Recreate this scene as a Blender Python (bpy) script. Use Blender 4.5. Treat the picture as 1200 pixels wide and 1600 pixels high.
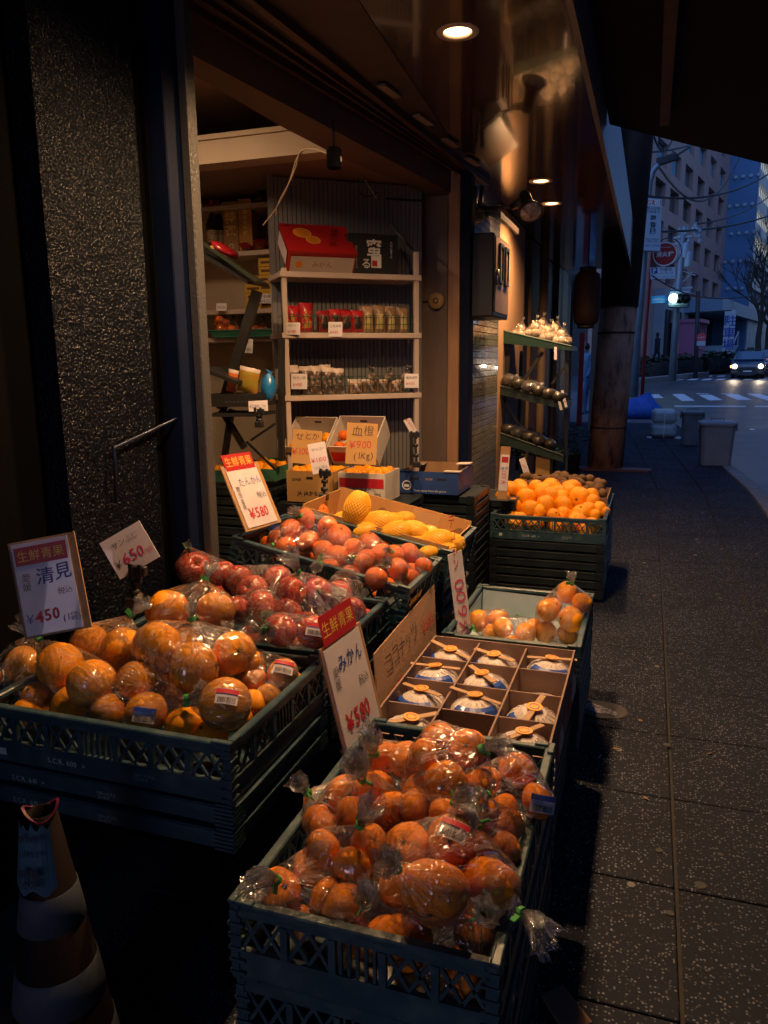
import bpy, bmesh, math, random
from mathutils import Vector, Matrix, Euler, noise
R = math.radians
random.seed(7)
scene = bpy.context.scene
COL = scene.collection
for _o in list(bpy.data.objects): bpy.data.objects.remove(_o)

# ---------------------------------------------------------------- camera
F_PX, CAM_H = 1200.0, 1.55
PITCH, YAW, ROLL = R(11.1), math.atan(420/1223.0), R(0.55)
FW = Vector((-math.sin(YAW)*math.cos(PITCH), math.cos(YAW)*math.cos(PITCH), -math.sin(PITCH)))
_r0 = Vector((math.cos(YAW), math.sin(YAW), 0)); _u0 = _r0.cross(FW)
RT = (_r0*math.cos(ROLL) - _u0*math.sin(ROLL)).normalized(); UP = RT.cross(FW)
CP = Vector((0, 0, CAM_H))
cd = bpy.data.cameras.new('camera'); cam = bpy.data.objects.new('camera', cd); COL.objects.link(cam)
cam.matrix_world = Matrix(((RT.x, UP.x, -FW.x, CP.x), (RT.y, UP.y, -FW.y, CP.y), (RT.z, UP.z, -FW.z, CP.z), (0, 0, 0, 1)))
cd.sensor_fit = 'VERTICAL'; cd.sensor_height = 36.0; cd.lens = 36.0*F_PX/1600.0
cd.clip_start = 0.05; cd.clip_end = 600
cd.dof.use_dof = False
scene.camera = cam

# ---------------------------------------------------------------- sky, sun, exposure
world = bpy.data.worlds.new("World"); scene.world = world; world.use_nodes = True
wn = world.node_tree; wn.nodes.clear()
sky = wn.nodes.new('ShaderNodeTexSky'); sky.sky_type = 'NISHITA'; sky.sun_disc = False
sky.sun_elevation = R(60.0); sky.sun_rotation = R(200); sky.ozone_density = 6.0; sky.air_density = 1.0; sky.dust_density = 0.3
bgn = wn.nodes.new('ShaderNodeBackground'); bgn.inputs['Strength'].default_value = 0.15
hsv = wn.nodes.new('ShaderNodeMix'); hsv.data_type = 'RGBA'; hsv.blend_type = 'MULTIPLY'; hsv.inputs[0].default_value = 1.0
hsv.inputs[7].default_value = (0.58, 0.72, 1.0, 1)
wo = wn.nodes.new('ShaderNodeOutputWorld')
wn.links.new(sky.outputs[0], hsv.inputs[6]); wn.links.new(hsv.outputs[2], bgn.inputs['Color']); wn.links.new(bgn.outputs[0], wo.inputs['Surface'])
sd = bpy.data.lights.new('dusk_sun', 'SUN'); sd.energy = 0.02; sd.angle = R(12); sd.color = (0.75, 0.85, 1.0)
so = bpy.data.objects.new('dusk_sun', sd); COL.objects.link(so); so.rotation_euler = (R(80), 0, R(160)); so.location = (5, 10, 20)
scene.view_settings.view_transform = 'Standard'; scene.view_settings.look = 'None'
scene.view_settings.gamma = 1; scene.view_settings.exposure = 0.66; scene.view_settings.use_curve_mapping = False
cy = scene.cycles
cy.use_denoising = True; cy.max_bounces = 7; cy.transparent_max_bounces = 24; cy.diffuse_bounces = 3; cy.glossy_bounces = 3
cy.caustics_reflective = False; cy.caustics_refractive = False; cy.sample_clamp_indirect = 4.0; cy.sample_clamp_direct = 0.0

# ---------------------------------------------------------------- measuring: where the sight line through a point of the photo meets a plane
def ray(px, py): return FW + RT*((px-600)/F_PX) - UP*((py-800)/F_PX)
def W(px, py, x=None, y=None, z=None, t=None):
    d = ray(px, py)
    if x is not None: t = (x-CP.x)/d.x
    elif y is not None: t = (y-CP.y)/d.y
    elif z is not None: t = (z-CP.z)/d.z
    return CP + d*t
def WP(px, py, o, n):
    d = ray(px, py); return CP + d*((Vector(o)-CP).dot(n)/d.dot(n))
GY, GS = 9.8, 0.03                       # beyond y = 9.8 the street climbs 3 %
def G(px, py):
    d = ray(px, py); t = (-CAM_H-GS*GY)/(d.z-GS*d.y); return CP + d*t
def gz(y): return max(0.0, (y-GY)*GS)

# ---------------------------------------------------------------- materials
MATS = {}
def mat(name, c, rough=0.6, metal=0.0, c2=None, nscale=8.0, bump=0.0, bscale=60.0, emit=None, estr=0.0, spec=0.5, coat=0.0, detail=4.0, mixlo=0.35, mixhi=0.65, stretch=(1,1,1), roughvar=0.0, rnd=0.0, trans=0.0, coords='Object'):
    if name in MATS: return MATS[name]
    m = bpy.data.materials.new(name); m.use_nodes = True; nt = m.node_tree; N = nt.nodes; L = nt.links
    b = N['Principled BSDF']
    b.inputs['Base Color'].default_value = (*c, 1); b.inputs['Roughness'].default_value = rough; b.inputs['Metallic'].default_value = metal
    b.inputs['Specular IOR Level'].default_value = spec; b.inputs['Coat Weight'].default_value = coat
    if trans: b.inputs['Transmission Weight'].default_value = trans
    tc = N.new('ShaderNodeTexCoord'); mp = N.new('ShaderNodeMapping'); L.new(tc.outputs[coords], mp.inputs[0]); mp.inputs['Scale'].default_value = stretch
    col = None
    if c2 is not None:
        n = N.new('ShaderNodeTexNoise'); n.inputs['Scale'].default_value = nscale; n.inputs['Detail'].default_value = detail; L.new(mp.outputs[0], n.inputs['Vector'])
        mr = N.new('ShaderNodeMapRange'); mr.inputs[1].default_value = mixlo; mr.inputs[2].default_value = mixhi; L.new(n.outputs[0], mr.inputs[0])
        mx = N.new('ShaderNodeMix'); mx.data_type = 'RGBA'; mx.inputs[6].default_value = (*c, 1); mx.inputs[7].default_value = (*c2, 1)
        L.new(mr.outputs[0], mx.inputs[0]); col = mx.outputs[2]
        if roughvar:
            m2 = N.new('ShaderNodeMapRange'); m2.inputs[3].default_value = rough-roughvar; m2.inputs[4].default_value = rough+roughvar
            L.new(n.outputs[0], m2.inputs[0]); L.new(m2.outputs[0], b.inputs['Roughness'])
    if rnd:
        oi = N.new('ShaderNodeObjectInfo'); h = N.new('ShaderNodeHueSaturation'); mr = N.new('ShaderNodeMapRange')
        mr.inputs[3].default_value = 1-rnd; mr.inputs[4].default_value = 1+rnd*0.4; L.new(oi.outputs['Random'], mr.inputs[0]); L.new(mr.outputs[0], h.inputs['Value'])
        if col is not None: L.new(col, h.inputs['Color'])
        else: h.inputs['Color'].default_value = (*c, 1)
        col = h.outputs[0]
    if col is not None: L.new(col, b.inputs['Base Color'])
    if bump:
        n = N.new('ShaderNodeTexNoise'); n.inputs['Scale'].default_value = bscale; n.inputs['Detail'].default_value = 3; L.new(mp.outputs[0], n.inputs['Vector'])
        bp = N.new('ShaderNodeBump'); bp.inputs['Strength'].default_value = bump; bp.inputs['Distance'].default_value = 0.01
        L.new(n.outputs[0], bp.inputs['Height']); L.new(bp.outputs[0], b.inputs['Normal'])
    if emit: b.inputs['Emission Color'].default_value = (*emit, 1); b.inputs['Emission Strength'].default_value = estr
    MATS[name] = m; return m

# ---------------------------------------------------------------- mesh builder
class MB:
    def __init__(s): s.v = []; s.f = []; s.mi = []
    def add(s, vs, fs, m=0, M=None):
        b = len(s.v)
        for p in vs:
            p = Vector(p); s.v.append(tuple(M @ p) if M is not None else tuple(p))
        for f in fs: s.f.append(tuple(b+i for i in f)); s.mi.append(m)
        return s
    def box(s, x0, x1, y0, y1, z0, z1, m=0, M=None, ch=0.0):
        if x0 > x1: x0, x1 = x1, x0
        if y0 > y1: y0, y1 = y1, y0
        if z0 > z1: z0, z1 = z1, z0
        if ch <= 0:
            vs = [(x, y, z) for x in (x0, x1) for y in (y0, y1) for z in (z0, z1)]
            return s.add(vs, [(0,1,3,2),(4,6,7,5),(0,4,5,1),(2,3,7,6),(0,2,6,4),(1,5,7,3)], m, M)
        vs = []; idx = {}
        X = (x0, x1); Y = (y0, y1); Z = (z0, z1); sg = (1, -1)
        for i in (0, 1):
            for j in (0, 1):
                for k in (0, 1):
                    for a in range(3):
                        p = [X[i]+sg[i]*ch, Y[j]+sg[j]*ch, Z[k]+sg[k]*ch]; p[a] = (X, Y, Z)[a][(i, j, k)[a]]
                        idx[(i, j, k, a)] = len(vs); vs.append(p)
        fs = []
        cyc = ((0,0),(1,0),(1,1),(0,1))
        for a in range(3):
            for e in (0, 1):
                q = []
                for (p, r) in cyc:
                    t = [0,0,0]; t[a] = e; t[(a+1)%3] = p; t[(a+2)%3] = r; q.append(idx[(*t, a)])
                fs.append(tuple(q if e else q[::-1]))
        for a in range(3):      # edges along axis a
            b_, c_ = (a+1)%3, (a+2)%3
            for (p, r) in cyc:
                q = []
                for e, order in ((0, (b_, c_)), (1, (c_, b_))):
                    for o in order:
                        t = [0,0,0]; t[a] = e; t[b_] = p; t[c_] = r; q.append(idx[(*t, o)])
                fs.append(tuple(q if (p == r) else q[::-1]))
        for i in (0, 1):
            for j in (0, 1):
                for k in (0, 1):
                    q = [idx[(i, j, k, a)] for a in range(3)]
                    fs.append(tuple(q if (i+j+k) % 2 else q[::-1]))
        return s.add(vs, fs, m, M)
    def bar(s, a, b, w, h=None, m=0, up=(0,0,1)):
        a, b = Vector(a), Vector(b); h = h or w; d = b-a; L = d.length
        if L < 1e-6: return s
        z = d.normalized(); u = Vector(up)
        if abs(z.dot(u)) > 0.98: u = Vector((0, 1, 0))
        x = u.cross(z).normalized(); y = z.cross(x)
        M = Matrix(((x.x, y.x, z.x, a.x), (x.y, y.y, z.y, a.y), (x.z, y.z, z.z, a.z), (0,0,0,1)))
        return s.box(-w/2, w/2, -h/2, h/2, 0, L, m, M)
    def tube(s, pts, r, n=8, m=0, cap=True):
        pts = [Vector(p) for p in pts]; rings = []; px = None
        for i, p in enumerate(pts):
            d = (pts[min(i+1, len(pts)-1)]-pts[max(i-1, 0)]).normalized()
            if px is None: u = Vector((0,0,1)) if abs(d.z) < 0.9 else Vector((1,0,0)); px = u.cross(d).normalized()
            x = (px - d*px.dot(d)).normalized(); y = d.cross(x); px = x
            rr = r[i] if isinstance(r, (list, tuple)) else r
            rings.append([p + x*math.cos(2*math.pi*k/n)*rr + y*math.sin(2*math.pi*k/n)*rr for k in range(n)])
        b = len(s.v)
        for q in rings: s.v += [tuple(p) for p in q]
        for i in range(len(rings)-1):
            for k in range(n):
                s.f.append((b+i*n+k, b+i*n+(k+1)%n, b+(i+1)*n+(k+1)%n, b+(i+1)*n+k)); s.mi.append(m)
        if cap:
            s.f.append(tuple(b+k for k in reversed(range(n)))); s.mi.append(m)
            s.f.append(tuple(b+(len(rings)-1)*n+k for k in range(n))); s.mi.append(m)
        return s
    def lathe(s, prof, n=16, m=0, M=None, fn=None, cap=None):
        vs = []; fs = []
        for (r, z) in prof:
            for k in range(n):
                a = 2*math.pi*k/n; p = Vector((r*math.cos(a), r*math.sin(a), z)); vs.append(fn(p) if fn else p)
        for i in range(len(prof)-1):
            for k in range(n): fs.append((i*n+k, i*n+(k+1)%n, (i+1)*n+(k+1)%n, (i+1)*n+k))
        if cap is None: cap = not (prof[0][0] > 1e-6 and prof[-1][0] > 1e-6)
        if cap and prof[0][0] > 1e-6: fs.append(tuple(reversed(range(n))))
        if cap and prof[-1][0] > 1e-6: fs.append(tuple((len(prof)-1)*n+k for k in range(n)))
        return s.add(vs, fs, m, M)
    def quad(s, a, b, c, d, m=0): return s.add([a, b, c, d], [(0,1,2,3)], m)
    def prism(s, pts, a, b, axis='z', m=0):
        n = len(pts)
        f = {'z': lambda p, t: (p[0], p[1], t), 'y': lambda p, t: (p[0], t, p[1]), 'x': lambda p, t: (t, p[0], p[1])}[axis]
        vs = [f(p, a) for p in pts] + [f(p, b) for p in pts]
        fs = [tuple(reversed(range(n))), tuple(range(n, 2*n))] + [(i, (i+1)%n, n+(i+1)%n, n+i) for i in range(n)]
        return s.add(vs, fs, m)
    def mesh(s, name, mats, smooth=False):
        me = bpy.data.meshes.new(name); me.from_pydata(s.v, [], s.f)
        for mm in (mats if isinstance(mats, (list, tuple)) else [mats]): me.materials.append(mm)
        me.polygons.foreach_set('material_index', s.mi)
        if smooth: me.polygons.foreach_set('use_smooth', [True]*len(s.f))
        me.validate(); me.update(); return me
    def build(s, name, mats, parent=None, smooth=False, bevel=0.0, label=None, loc=None, rot=None):
        o = bpy.data.objects.new(name, s.mesh(name, mats, smooth)); COL.objects.link(o)
        if parent is not None: o.parent = parent
        if bevel: md = o.modifiers.new('bevel', 'BEVEL'); md.width = bevel; md.segments = 2; md.limit_method = 'ANGLE'
        if label: o['label'] = label
        if loc is not None: o.location = loc
        if rot is not None: o.rotation_euler = rot
        return o
def fixn(o):
    bm = bmesh.new(); bm.from_mesh(o.data); bmesh.ops.recalc_face_normals(bm, faces=bm.faces); bm.to_mesh(o.data); bm.free(); return o
def ob(name, me, parent=None, loc=(0,0,0), rot=(0,0,0), sc=(1,1,1)):
    o = bpy.data.objects.new(name, me); COL.objects.link(o)
    if parent is not None: o.parent = parent
    o.location = loc; o.rotation_euler = rot; o.scale = sc; return o
def tag(o, label=None, cat=None, group=None, kind=None):
    if label: o['label'] = label
    if cat: o['category'] = cat
    if group: o['group'] = group
    if kind: o['kind'] = kind
    return o
def thing(name, label, cat, loc=(0,0,0), rot=(0,0,0), group=None, sc=(1,1,1)):
    return tag(ob(name, None, None, loc, rot, sc), label, cat, group)
def struct(name, mb, m, parent=None, **k):
    o = mb.build(name, m, parent, **k)
    if parent is None: o['kind'] = 'structure'
    return o
def kids(o): return [c for c in KID.get(o.name, [])]
KID = {}
def copy_tree(o, parent=None, _idx=None):
    top = _idx is None
    if top:
        _idx = {}
        for q in COL.objects:
            if q.parent is not None: _idx.setdefault(q.parent.name, []).append(q)
    c = o.copy(); COL.objects.link(c)
    if parent is not None: c.parent = parent
    for ch in _idx.get(o.name, []): copy_tree(ch, c, _idx)
    return c

# ---------------------------------------------------------------- lettering (flat print), built once per string
TXT = {}
def text_mesh(s, m, jit=0.0, bold=0.0, vert=False, seed=1, res=2):
    key = (s, m.name, jit, bold, vert, seed)
    if key in TXT: return TXT[key]
    mb_v, mb_f = [], []
    rnd = random.Random(seed); pen = 0.0; py = 0.0
    for ch in s:
        if ch in ' \n':
            if ch == '\n': pen = 0.0; py -= 1.05
            elif vert: py -= 0.5
            else: pen += 0.35
            continue
        c = bpy.data.curves.new('glyph', 'FONT'); c.body = ch; c.size = 1; c.resolution_u = res; c.offset = bold
        o = bpy.data.objects.new('glyph', c); me = bpy.data.meshes.new_from_object(o)
        bpy.data.objects.remove(o); bpy.data.curves.remove(c)
        if len(me.vertices):
            xs = [v.co.x for v in me.vertices]; w = max(xs)+0.06
            a = rnd.uniform(-jit, jit); sx = 1+rnd.uniform(-jit, jit)*0.8; dy = rnd.uniform(-jit, jit)*0.25; sh = rnd.uniform(0, jit)*0.8
            b = len(mb_v)
            for v in me.vertices:
                x, y = v.co.x*sx + v.co.y*sh, v.co.y
                x, y = x*math.cos(a)-y*math.sin(a), x*math.sin(a)+y*math.cos(a)
                mb_v.append((pen+x, py+y+dy, 0))
            for p in me.polygons: mb_f.append(tuple(b+i for i in p.vertices))
            if vert: py -= 1.02
            else: pen += w*sx
        bpy.data.meshes.remove(me)
    xs = [v[0] for v in mb_v] or [0, 1]; ys = [v[1] for v in mb_v] or [0, 1]
    cx, cy_ = (min(xs)+max(xs))/2, (min(ys)+max(ys))/2; hw = max(max(xs)-min(xs), 1e-3); hh = max(max(ys)-min(ys), 1e-3)
    me = bpy.data.meshes.new('lettering'); me.from_pydata([((x-cx), (y-cy_), 0) for x, y, z in mb_v], [], mb_f); me.materials.append(m)
    TXT[key] = (me, hw, hh); return TXT[key]
def text(s, m, parent, loc, rot=(0,0,0), w=None, h=None, name='lettering', **k):
    """lettering scaled to width w and/or height h, lying in its local XY plane"""
    me, hw, hh = text_mesh(s, m, **k)
    if w and h: sc = (w/hw, h/hh, 1)
    elif w: sc = (w/hw,)*3
    else: sc = (h/hh,)*3
    return ob(name, me, parent, loc, rot, sc)
# ---------------------------------------------------------------- palette
M_black = mat('black_paint', (0.012,0.012,0.013), 0.55, c2=(0.02,0.02,0.022), nscale=5)
M_soot = mat('matte_black_wall', (0.003,0.003,0.004), 0.95, spec=0.05)
M_blackp = mat('black_plastic', (0.015,0.016,0.018), 0.4)
M_crate = mat('crate_plastic', (0.018,0.048,0.066), 0.40, c2=(0.045,0.085,0.10), nscale=16, bump=0.2, bscale=50, roughvar=0.14, detail=9, mixlo=.45, mixhi=.72)
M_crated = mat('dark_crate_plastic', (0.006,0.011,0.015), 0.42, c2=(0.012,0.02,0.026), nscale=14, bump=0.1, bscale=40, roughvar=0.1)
M_print = mat('white_crate_print', (0.45,0.5,0.5), 0.7)
M_card = mat('cardboard', (0.36,0.20,0.09), 0.85, c2=(0.42,0.24,0.12), nscale=6, bump=0.15, bscale=90, stretch=(1,6,1))
M_cardd = mat('dull_cardboard', (0.24,0.14,0.085), 0.88, c2=(0.29,0.17,0.105), nscale=6, bump=0.15, bscale=90)
M_cardw = mat('white_cardboard', (0.62,0.56,0.50), 0.7, c2=(0.55,0.5,0.45), nscale=5)
M_paper = mat('white_paper', (0.72,0.67,0.71), 0.45, c2=(0.58,0.54,0.58), nscale=5, coat=0.35, bump=0.12, bscale=7)
M_redink = mat('red_ink', (0.50,0.015,0.03), 0.5)
M_redban = mat('red_banner_print', (0.42,0.012,0.015), 0.45)
M_yelink = mat('yellow_ink', (0.85,0.55,0.08), 0.5)
M_blueink = mat('blue_ink', (0.02,0.05,0.28), 0.5)
M_blackink = mat('black_ink', (0.015,0.015,0.03), 0.6)
M_whiteink = mat('white_ink', (0.75,0.75,0.72), 0.6)
M_pinkink = mat('pink_ink', (0.6,0.03,0.15), 0.5)
M_steel = mat('painted_steel', (0.05,0.052,0.06), 0.38, metal=0.5, c2=(0.07,0.07,0.075), nscale=9, bump=0.05, bscale=30)
M_chrome = mat('brushed_metal', (0.5,0.5,0.52), 0.3, metal=1.0)
M_green = mat('green_tape', (0.05,0.28,0.06), 0.5)

def peel_mat(name, c, c2, pores=160.0, bump=0.35, rough=0.36, rnd=0.16):
    m = bpy.data.materials.new(name); m.use_nodes = True; nt = m.node_tree; N = nt.nodes; L = nt.links; b = N['Principled BSDF']
    tc = N.new('ShaderNodeTexCoord'); n = N.new('ShaderNodeTexNoise'); n.inputs['Scale'].default_value = 9; n.inputs['Detail'].default_value = 3
    oi = N.new('ShaderNodeObjectInfo'); ad = N.new('ShaderNodeVectorMath'); ad.operation = 'ADD'; L.new(tc.outputs['Object'], ad.inputs[0]); L.new(oi.outputs['Random'], ad.inputs[1])
    L.new(ad.outputs[0], n.inputs['Vector'])
    mr = N.new('ShaderNodeMapRange'); mr.inputs[1].default_value = 0.4; mr.inputs[2].default_value = 0.62; L.new(n.outputs[0], mr.inputs[0])
    mx = N.new('ShaderNodeMix'); mx.data_type = 'RGBA'; mx.inputs[6].default_value = (*c, 1); mx.inputs[7].default_value = (*c2, 1); L.new(mr.outputs[0], mx.inputs[0])
    h = N.new('ShaderNodeHueSaturation'); m2 = N.new('ShaderNodeMapRange'); m2.inputs[3].default_value = 1-rnd; m2.inputs[4].default_value = 1+rnd*0.5
    L.new(oi.outputs['Random'], m2.inputs[0]); L.new(m2.outputs[0], h.inputs['Value']); L.new(mx.outputs[2], h.inputs['Color'])
    sp = N.new('ShaderNodeTexNoise'); sp.inputs['Scale'].default_value = 70; L.new(ad.outputs[0], sp.inputs['Vector'])   # small scars
    m3 = N.new('ShaderNodeMapRange'); m3.inputs[1].default_value = 0.68; m3.inputs[2].default_value = 0.74; L.new(sp.outputs[0], m3.inputs[0])
    mx2 = N.new('ShaderNodeMix'); mx2.data_type = 'RGBA'; mx2.inputs[7].default_value = (c[0]*0.35, c[1]*0.45, 0.02, 1)
    L.new(m3.outputs[0], mx2.inputs[0]); L.new(h.outputs[0], mx2.inputs[6]); L.new(mx2.outputs[2], b.inputs['Base Color'])
    b.inputs['Roughness'].default_value = rough; b.inputs['Specular IOR Level'].default_value = 0.32
    v = N.new('ShaderNodeTexVoronoi'); v.inputs['Scale'].default_value = pores; L.new(tc.outputs['Object'], v.inputs['Vector'])
    bp = N.new('ShaderNodeBump'); bp.inputs['Strength'].default_value = bump; bp.inputs['Distance'].default_value = 0.004; L.new(v.outputs[0], bp.inputs['Height']); L.new(bp.outputs[0], b.inputs['Normal'])
    MATS[name] = m; return m
M_orange = peel_mat('orange_peel', (0.93,0.31,0.004), (0.97,0.39,0.006))
M_mikan = peel_mat('mandarin_peel', (0.95,0.245,0.003), (0.98,0.31,0.005))
M_tank = peel_mat('red_orange_peel', (0.84,0.14,0.010), (0.90,0.20,0.012))
M_kiwi = mat('kiwi_skin', (0.12,0.06,0.025), 0.85, c2=(0.17,0.09,0.04), nscale=30, bump=0.5, bscale=300, rnd=0.3)
M_mango = mat('mango_skin', (0.80,0.45,0.05), 0.4, c2=(0.78,0.36,0.04), nscale=10)
M_foam = mat('yellow_foam_net', (0.90,0.50,0.03), 0.6, rnd=0.1)
M_calyx = mat('dry_calyx', (0.05,0.06,0.02), 0.8)
def apple_mat():
    m = bpy.data.materials.new('apple_skin'); m.use_nodes = True; nt = m.node_tree; N = nt.nodes; L = nt.links; b = N['Principled BSDF']
    tc = N.new('ShaderNodeTexCoord'); oi = N.new('ShaderNodeObjectInfo')
    mp = N.new('ShaderNodeMapping'); mp.inputs['Scale'].default_value = (1,1,0.18); L.new(tc.outputs['Object'], mp.inputs[0]); L.new(oi.outputs['Random'], mp.inputs['Location'])
    n = N.new('ShaderNodeTexNoise'); n.inputs['Scale'].default_value = 90; n.inputs['Detail'].default_value = 4; L.new(mp.outputs[0], n.inputs['Vector'])
    n2 = N.new('ShaderNodeTexNoise'); n2.inputs['Scale'].default_value = 13; L.new(mp.outputs[0], n2.inputs['Vector'])
    a = N.new('ShaderNodeMath'); a.operation = 'ADD'; L.new(n.outputs[0], a.inputs[0]); L.new(n2.outputs[0], a.inputs[1])
    cr = N.new('ShaderNodeValToRGB'); L.new(a.outputs[0], cr.inputs[0]); e = cr.color_ramp.elements
    mh = N.new('ShaderNodeMath'); mh.operation = 'MULTIPLY'; mh.inputs[1].default_value = 0.5; L.new(a.outputs[0], mh.inputs[0]); L.new(mh.outputs[0], cr.inputs[0])
    e[0].position = 0.38; e[0].color = (0.30,0.006,0.02,1); e[1].position = 0.62; e[1].color = (0.66,0.28,0.06,1)
    k = e.new(0.52); k.color = (0.44,0.04,0.03,1)
    L.new(cr.outputs[0], b.inputs['Base Color']); b.inputs['Roughness'].default_value = 0.25
    MATS['apple_skin'] = m; return m
M_apple = apple_mat()

def film_mat(name='clear_plastic_film', base=0.05, haze=0.35, tint=(0.985,0.985,0.99), cscale=1.0, bumpd=0.006, hmin=0.015, hlo=1.15, hhi=1.85):
    """thin crinkled film: mostly see-through, mirror-like glints, milky where the creases bunch up.  Creases radiate from the bag's knot (local +Z)."""
    m = bpy.data.materials.new(name); m.use_nodes = True; nt = m.node_tree; N = nt.nodes; L = nt.links; N.clear()
    out = N.new('ShaderNodeOutputMaterial'); tr = N.new('ShaderNodeBsdfTransparent'); tr.inputs[0].default_value = (*tint, 1)
    gl = N.new('ShaderNodeBsdfGlossy'); gl.inputs['Roughness'].default_value = 0.15; df0 = N.new('ShaderNodeBsdfDiffuse'); df0.inputs[0].default_value = (0.85,0.85,0.9,1); tl = N.new('ShaderNodeBsdfTranslucent'); tl.inputs[0].default_value = (0.85,0.85,0.9,1); df = N.new('ShaderNodeMixShader'); df.inputs[0].default_value = 0.5; L.new(df0.outputs[0], df.inputs[1]); L.new(tl.outputs[0], df.inputs[2])
    tc = N.new('ShaderNodeTexCoord'); sx = N.new('ShaderNodeSeparateXYZ'); L.new(tc.outputs['Object'], sx.inputs[0])
    at = N.new('ShaderNodeMath'); at.operation = 'ARCTAN2'; L.new(sx.outputs[1], at.inputs[0]); L.new(sx.outputs[0], at.inputs[1])
    cb = N.new('ShaderNodeCombineXYZ'); L.new(at.outputs[0], cb.inputs[0]); L.new(sx.outputs[2], cb.inputs[1])
    oi = N.new('ShaderNodeObjectInfo'); L.new(oi.outputs['Random'], cb.inputs[2])
    def mth(op, x, y=None):
        n = N.new('ShaderNodeMath'); n.operation = op
        for i, v in enumerate((x, y)):
            if v is None: continue
            if isinstance(v, (int, float)): n.inputs[i].default_value = v
            else: L.new(v, n.inputs[i])
        return n.outputs[0]
    def ridge(vec, scale, det, dist, pw):
        n = N.new('ShaderNodeTexNoise'); n.inputs['Scale'].default_value = scale; n.inputs['Detail'].default_value = det; n.inputs['Distortion'].default_value = dist; L.new(vec, n.inputs['Vector'])
        a = mth('ABSOLUTE', mth('SUBTRACT', n.outputs[0], 0.5)); return mth('POWER', mth('SUBTRACT', 1.0, mth('MULTIPLY', a, 3.2)), pw), n.outputs[0]
    mp = N.new('ShaderNodeMapping'); mp.inputs['Scale'].default_value = (2.6*cscale, 7*cscale, 50); L.new(cb.outputs[0], mp.inputs[0])
    r1, b1 = ridge(mp.outputs[0], 1.5, 2.0, 0.35, 9.0)
    r2, b2 = ridge(tc.outputs['Object'], 22*cscale, 1.5, 0.6, 8.0)
    lo = N.new('ShaderNodeTexNoise'); lo.inputs['Scale'].default_value = 13*cscale; lo.inputs['Detail'].default_value = 0.5; L.new(tc.outputs['Object'], lo.inputs['Vector'])
    ht = mth('ADD', mth('ADD', mth('MULTIPLY', r1, 0.28), mth('MULTIPLY', r2, 0.30)), mth('MULTIPLY', lo.outputs[0], 0.9))
    bp = N.new('ShaderNodeBump'); bp.inputs['Strength'].default_value = 1.0; bp.inputs['Distance'].default_value = bumpd; L.new(ht, bp.inputs['Height'])
    L.new(bp.outputs[0], gl.inputs['Normal']); L.new(bp.outputs[0], df0.inputs['Normal']); L.new(bp.outputs[0], tl.inputs['Normal'])
    lw = N.new('ShaderNodeLayerWeight'); lw.inputs['Blend'].default_value = 0.3; L.new(bp.outputs[0], lw.inputs['Normal'])
    mr = N.new('ShaderNodeMapRange'); mr.inputs[3].default_value = base; mr.inputs[4].default_value = 0.65; L.new(lw.outputs['Fresnel'], mr.inputs[0])
    m1 = N.new('ShaderNodeMixShader'); L.new(mr.outputs[0], m1.inputs[0]); L.new(tr.outputs[0], m1.inputs[1]); L.new(gl.outputs[0], m1.inputs[2])
    msk = N.new('ShaderNodeMapRange'); msk.inputs[1].default_value = 0.42; msk.inputs[2].default_value = 0.62; L.new(lo.outputs[0], msk.inputs[0])
    hz = N.new('ShaderNodeMapRange'); hz.inputs[3].default_value = hmin; hz.inputs[4].default_value = haze
    L.new(mth('MULTIPLY', mth('MAXIMUM', r1, mth('MULTIPLY', r2, 0.45)), mth('ADD', mth('MULTIPLY', msk.outputs[0], 0.75), 0.25)), hz.inputs[0])
    m2 = N.new('ShaderNodeMixShader'); L.new(hz.outputs[0], m2.inputs[0]); L.new(m1.outputs[0], m2.inputs[1]); L.new(df.outputs[0], m2.inputs[2])
    L.new(m2.outputs[0], out.inputs['Surface']); MATS[name] = m; return m
M_film = film_mat('clear_plastic_film', 0.09, 0.33, hmin=0.0, bumpd=0.010)
M_frill = film_mat('bunched_plastic_film', 0.13, 0.42, cscale=1.7, bumpd=0.012, tint=(0.99,0.99,1.0), hmin=0.0)

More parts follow.
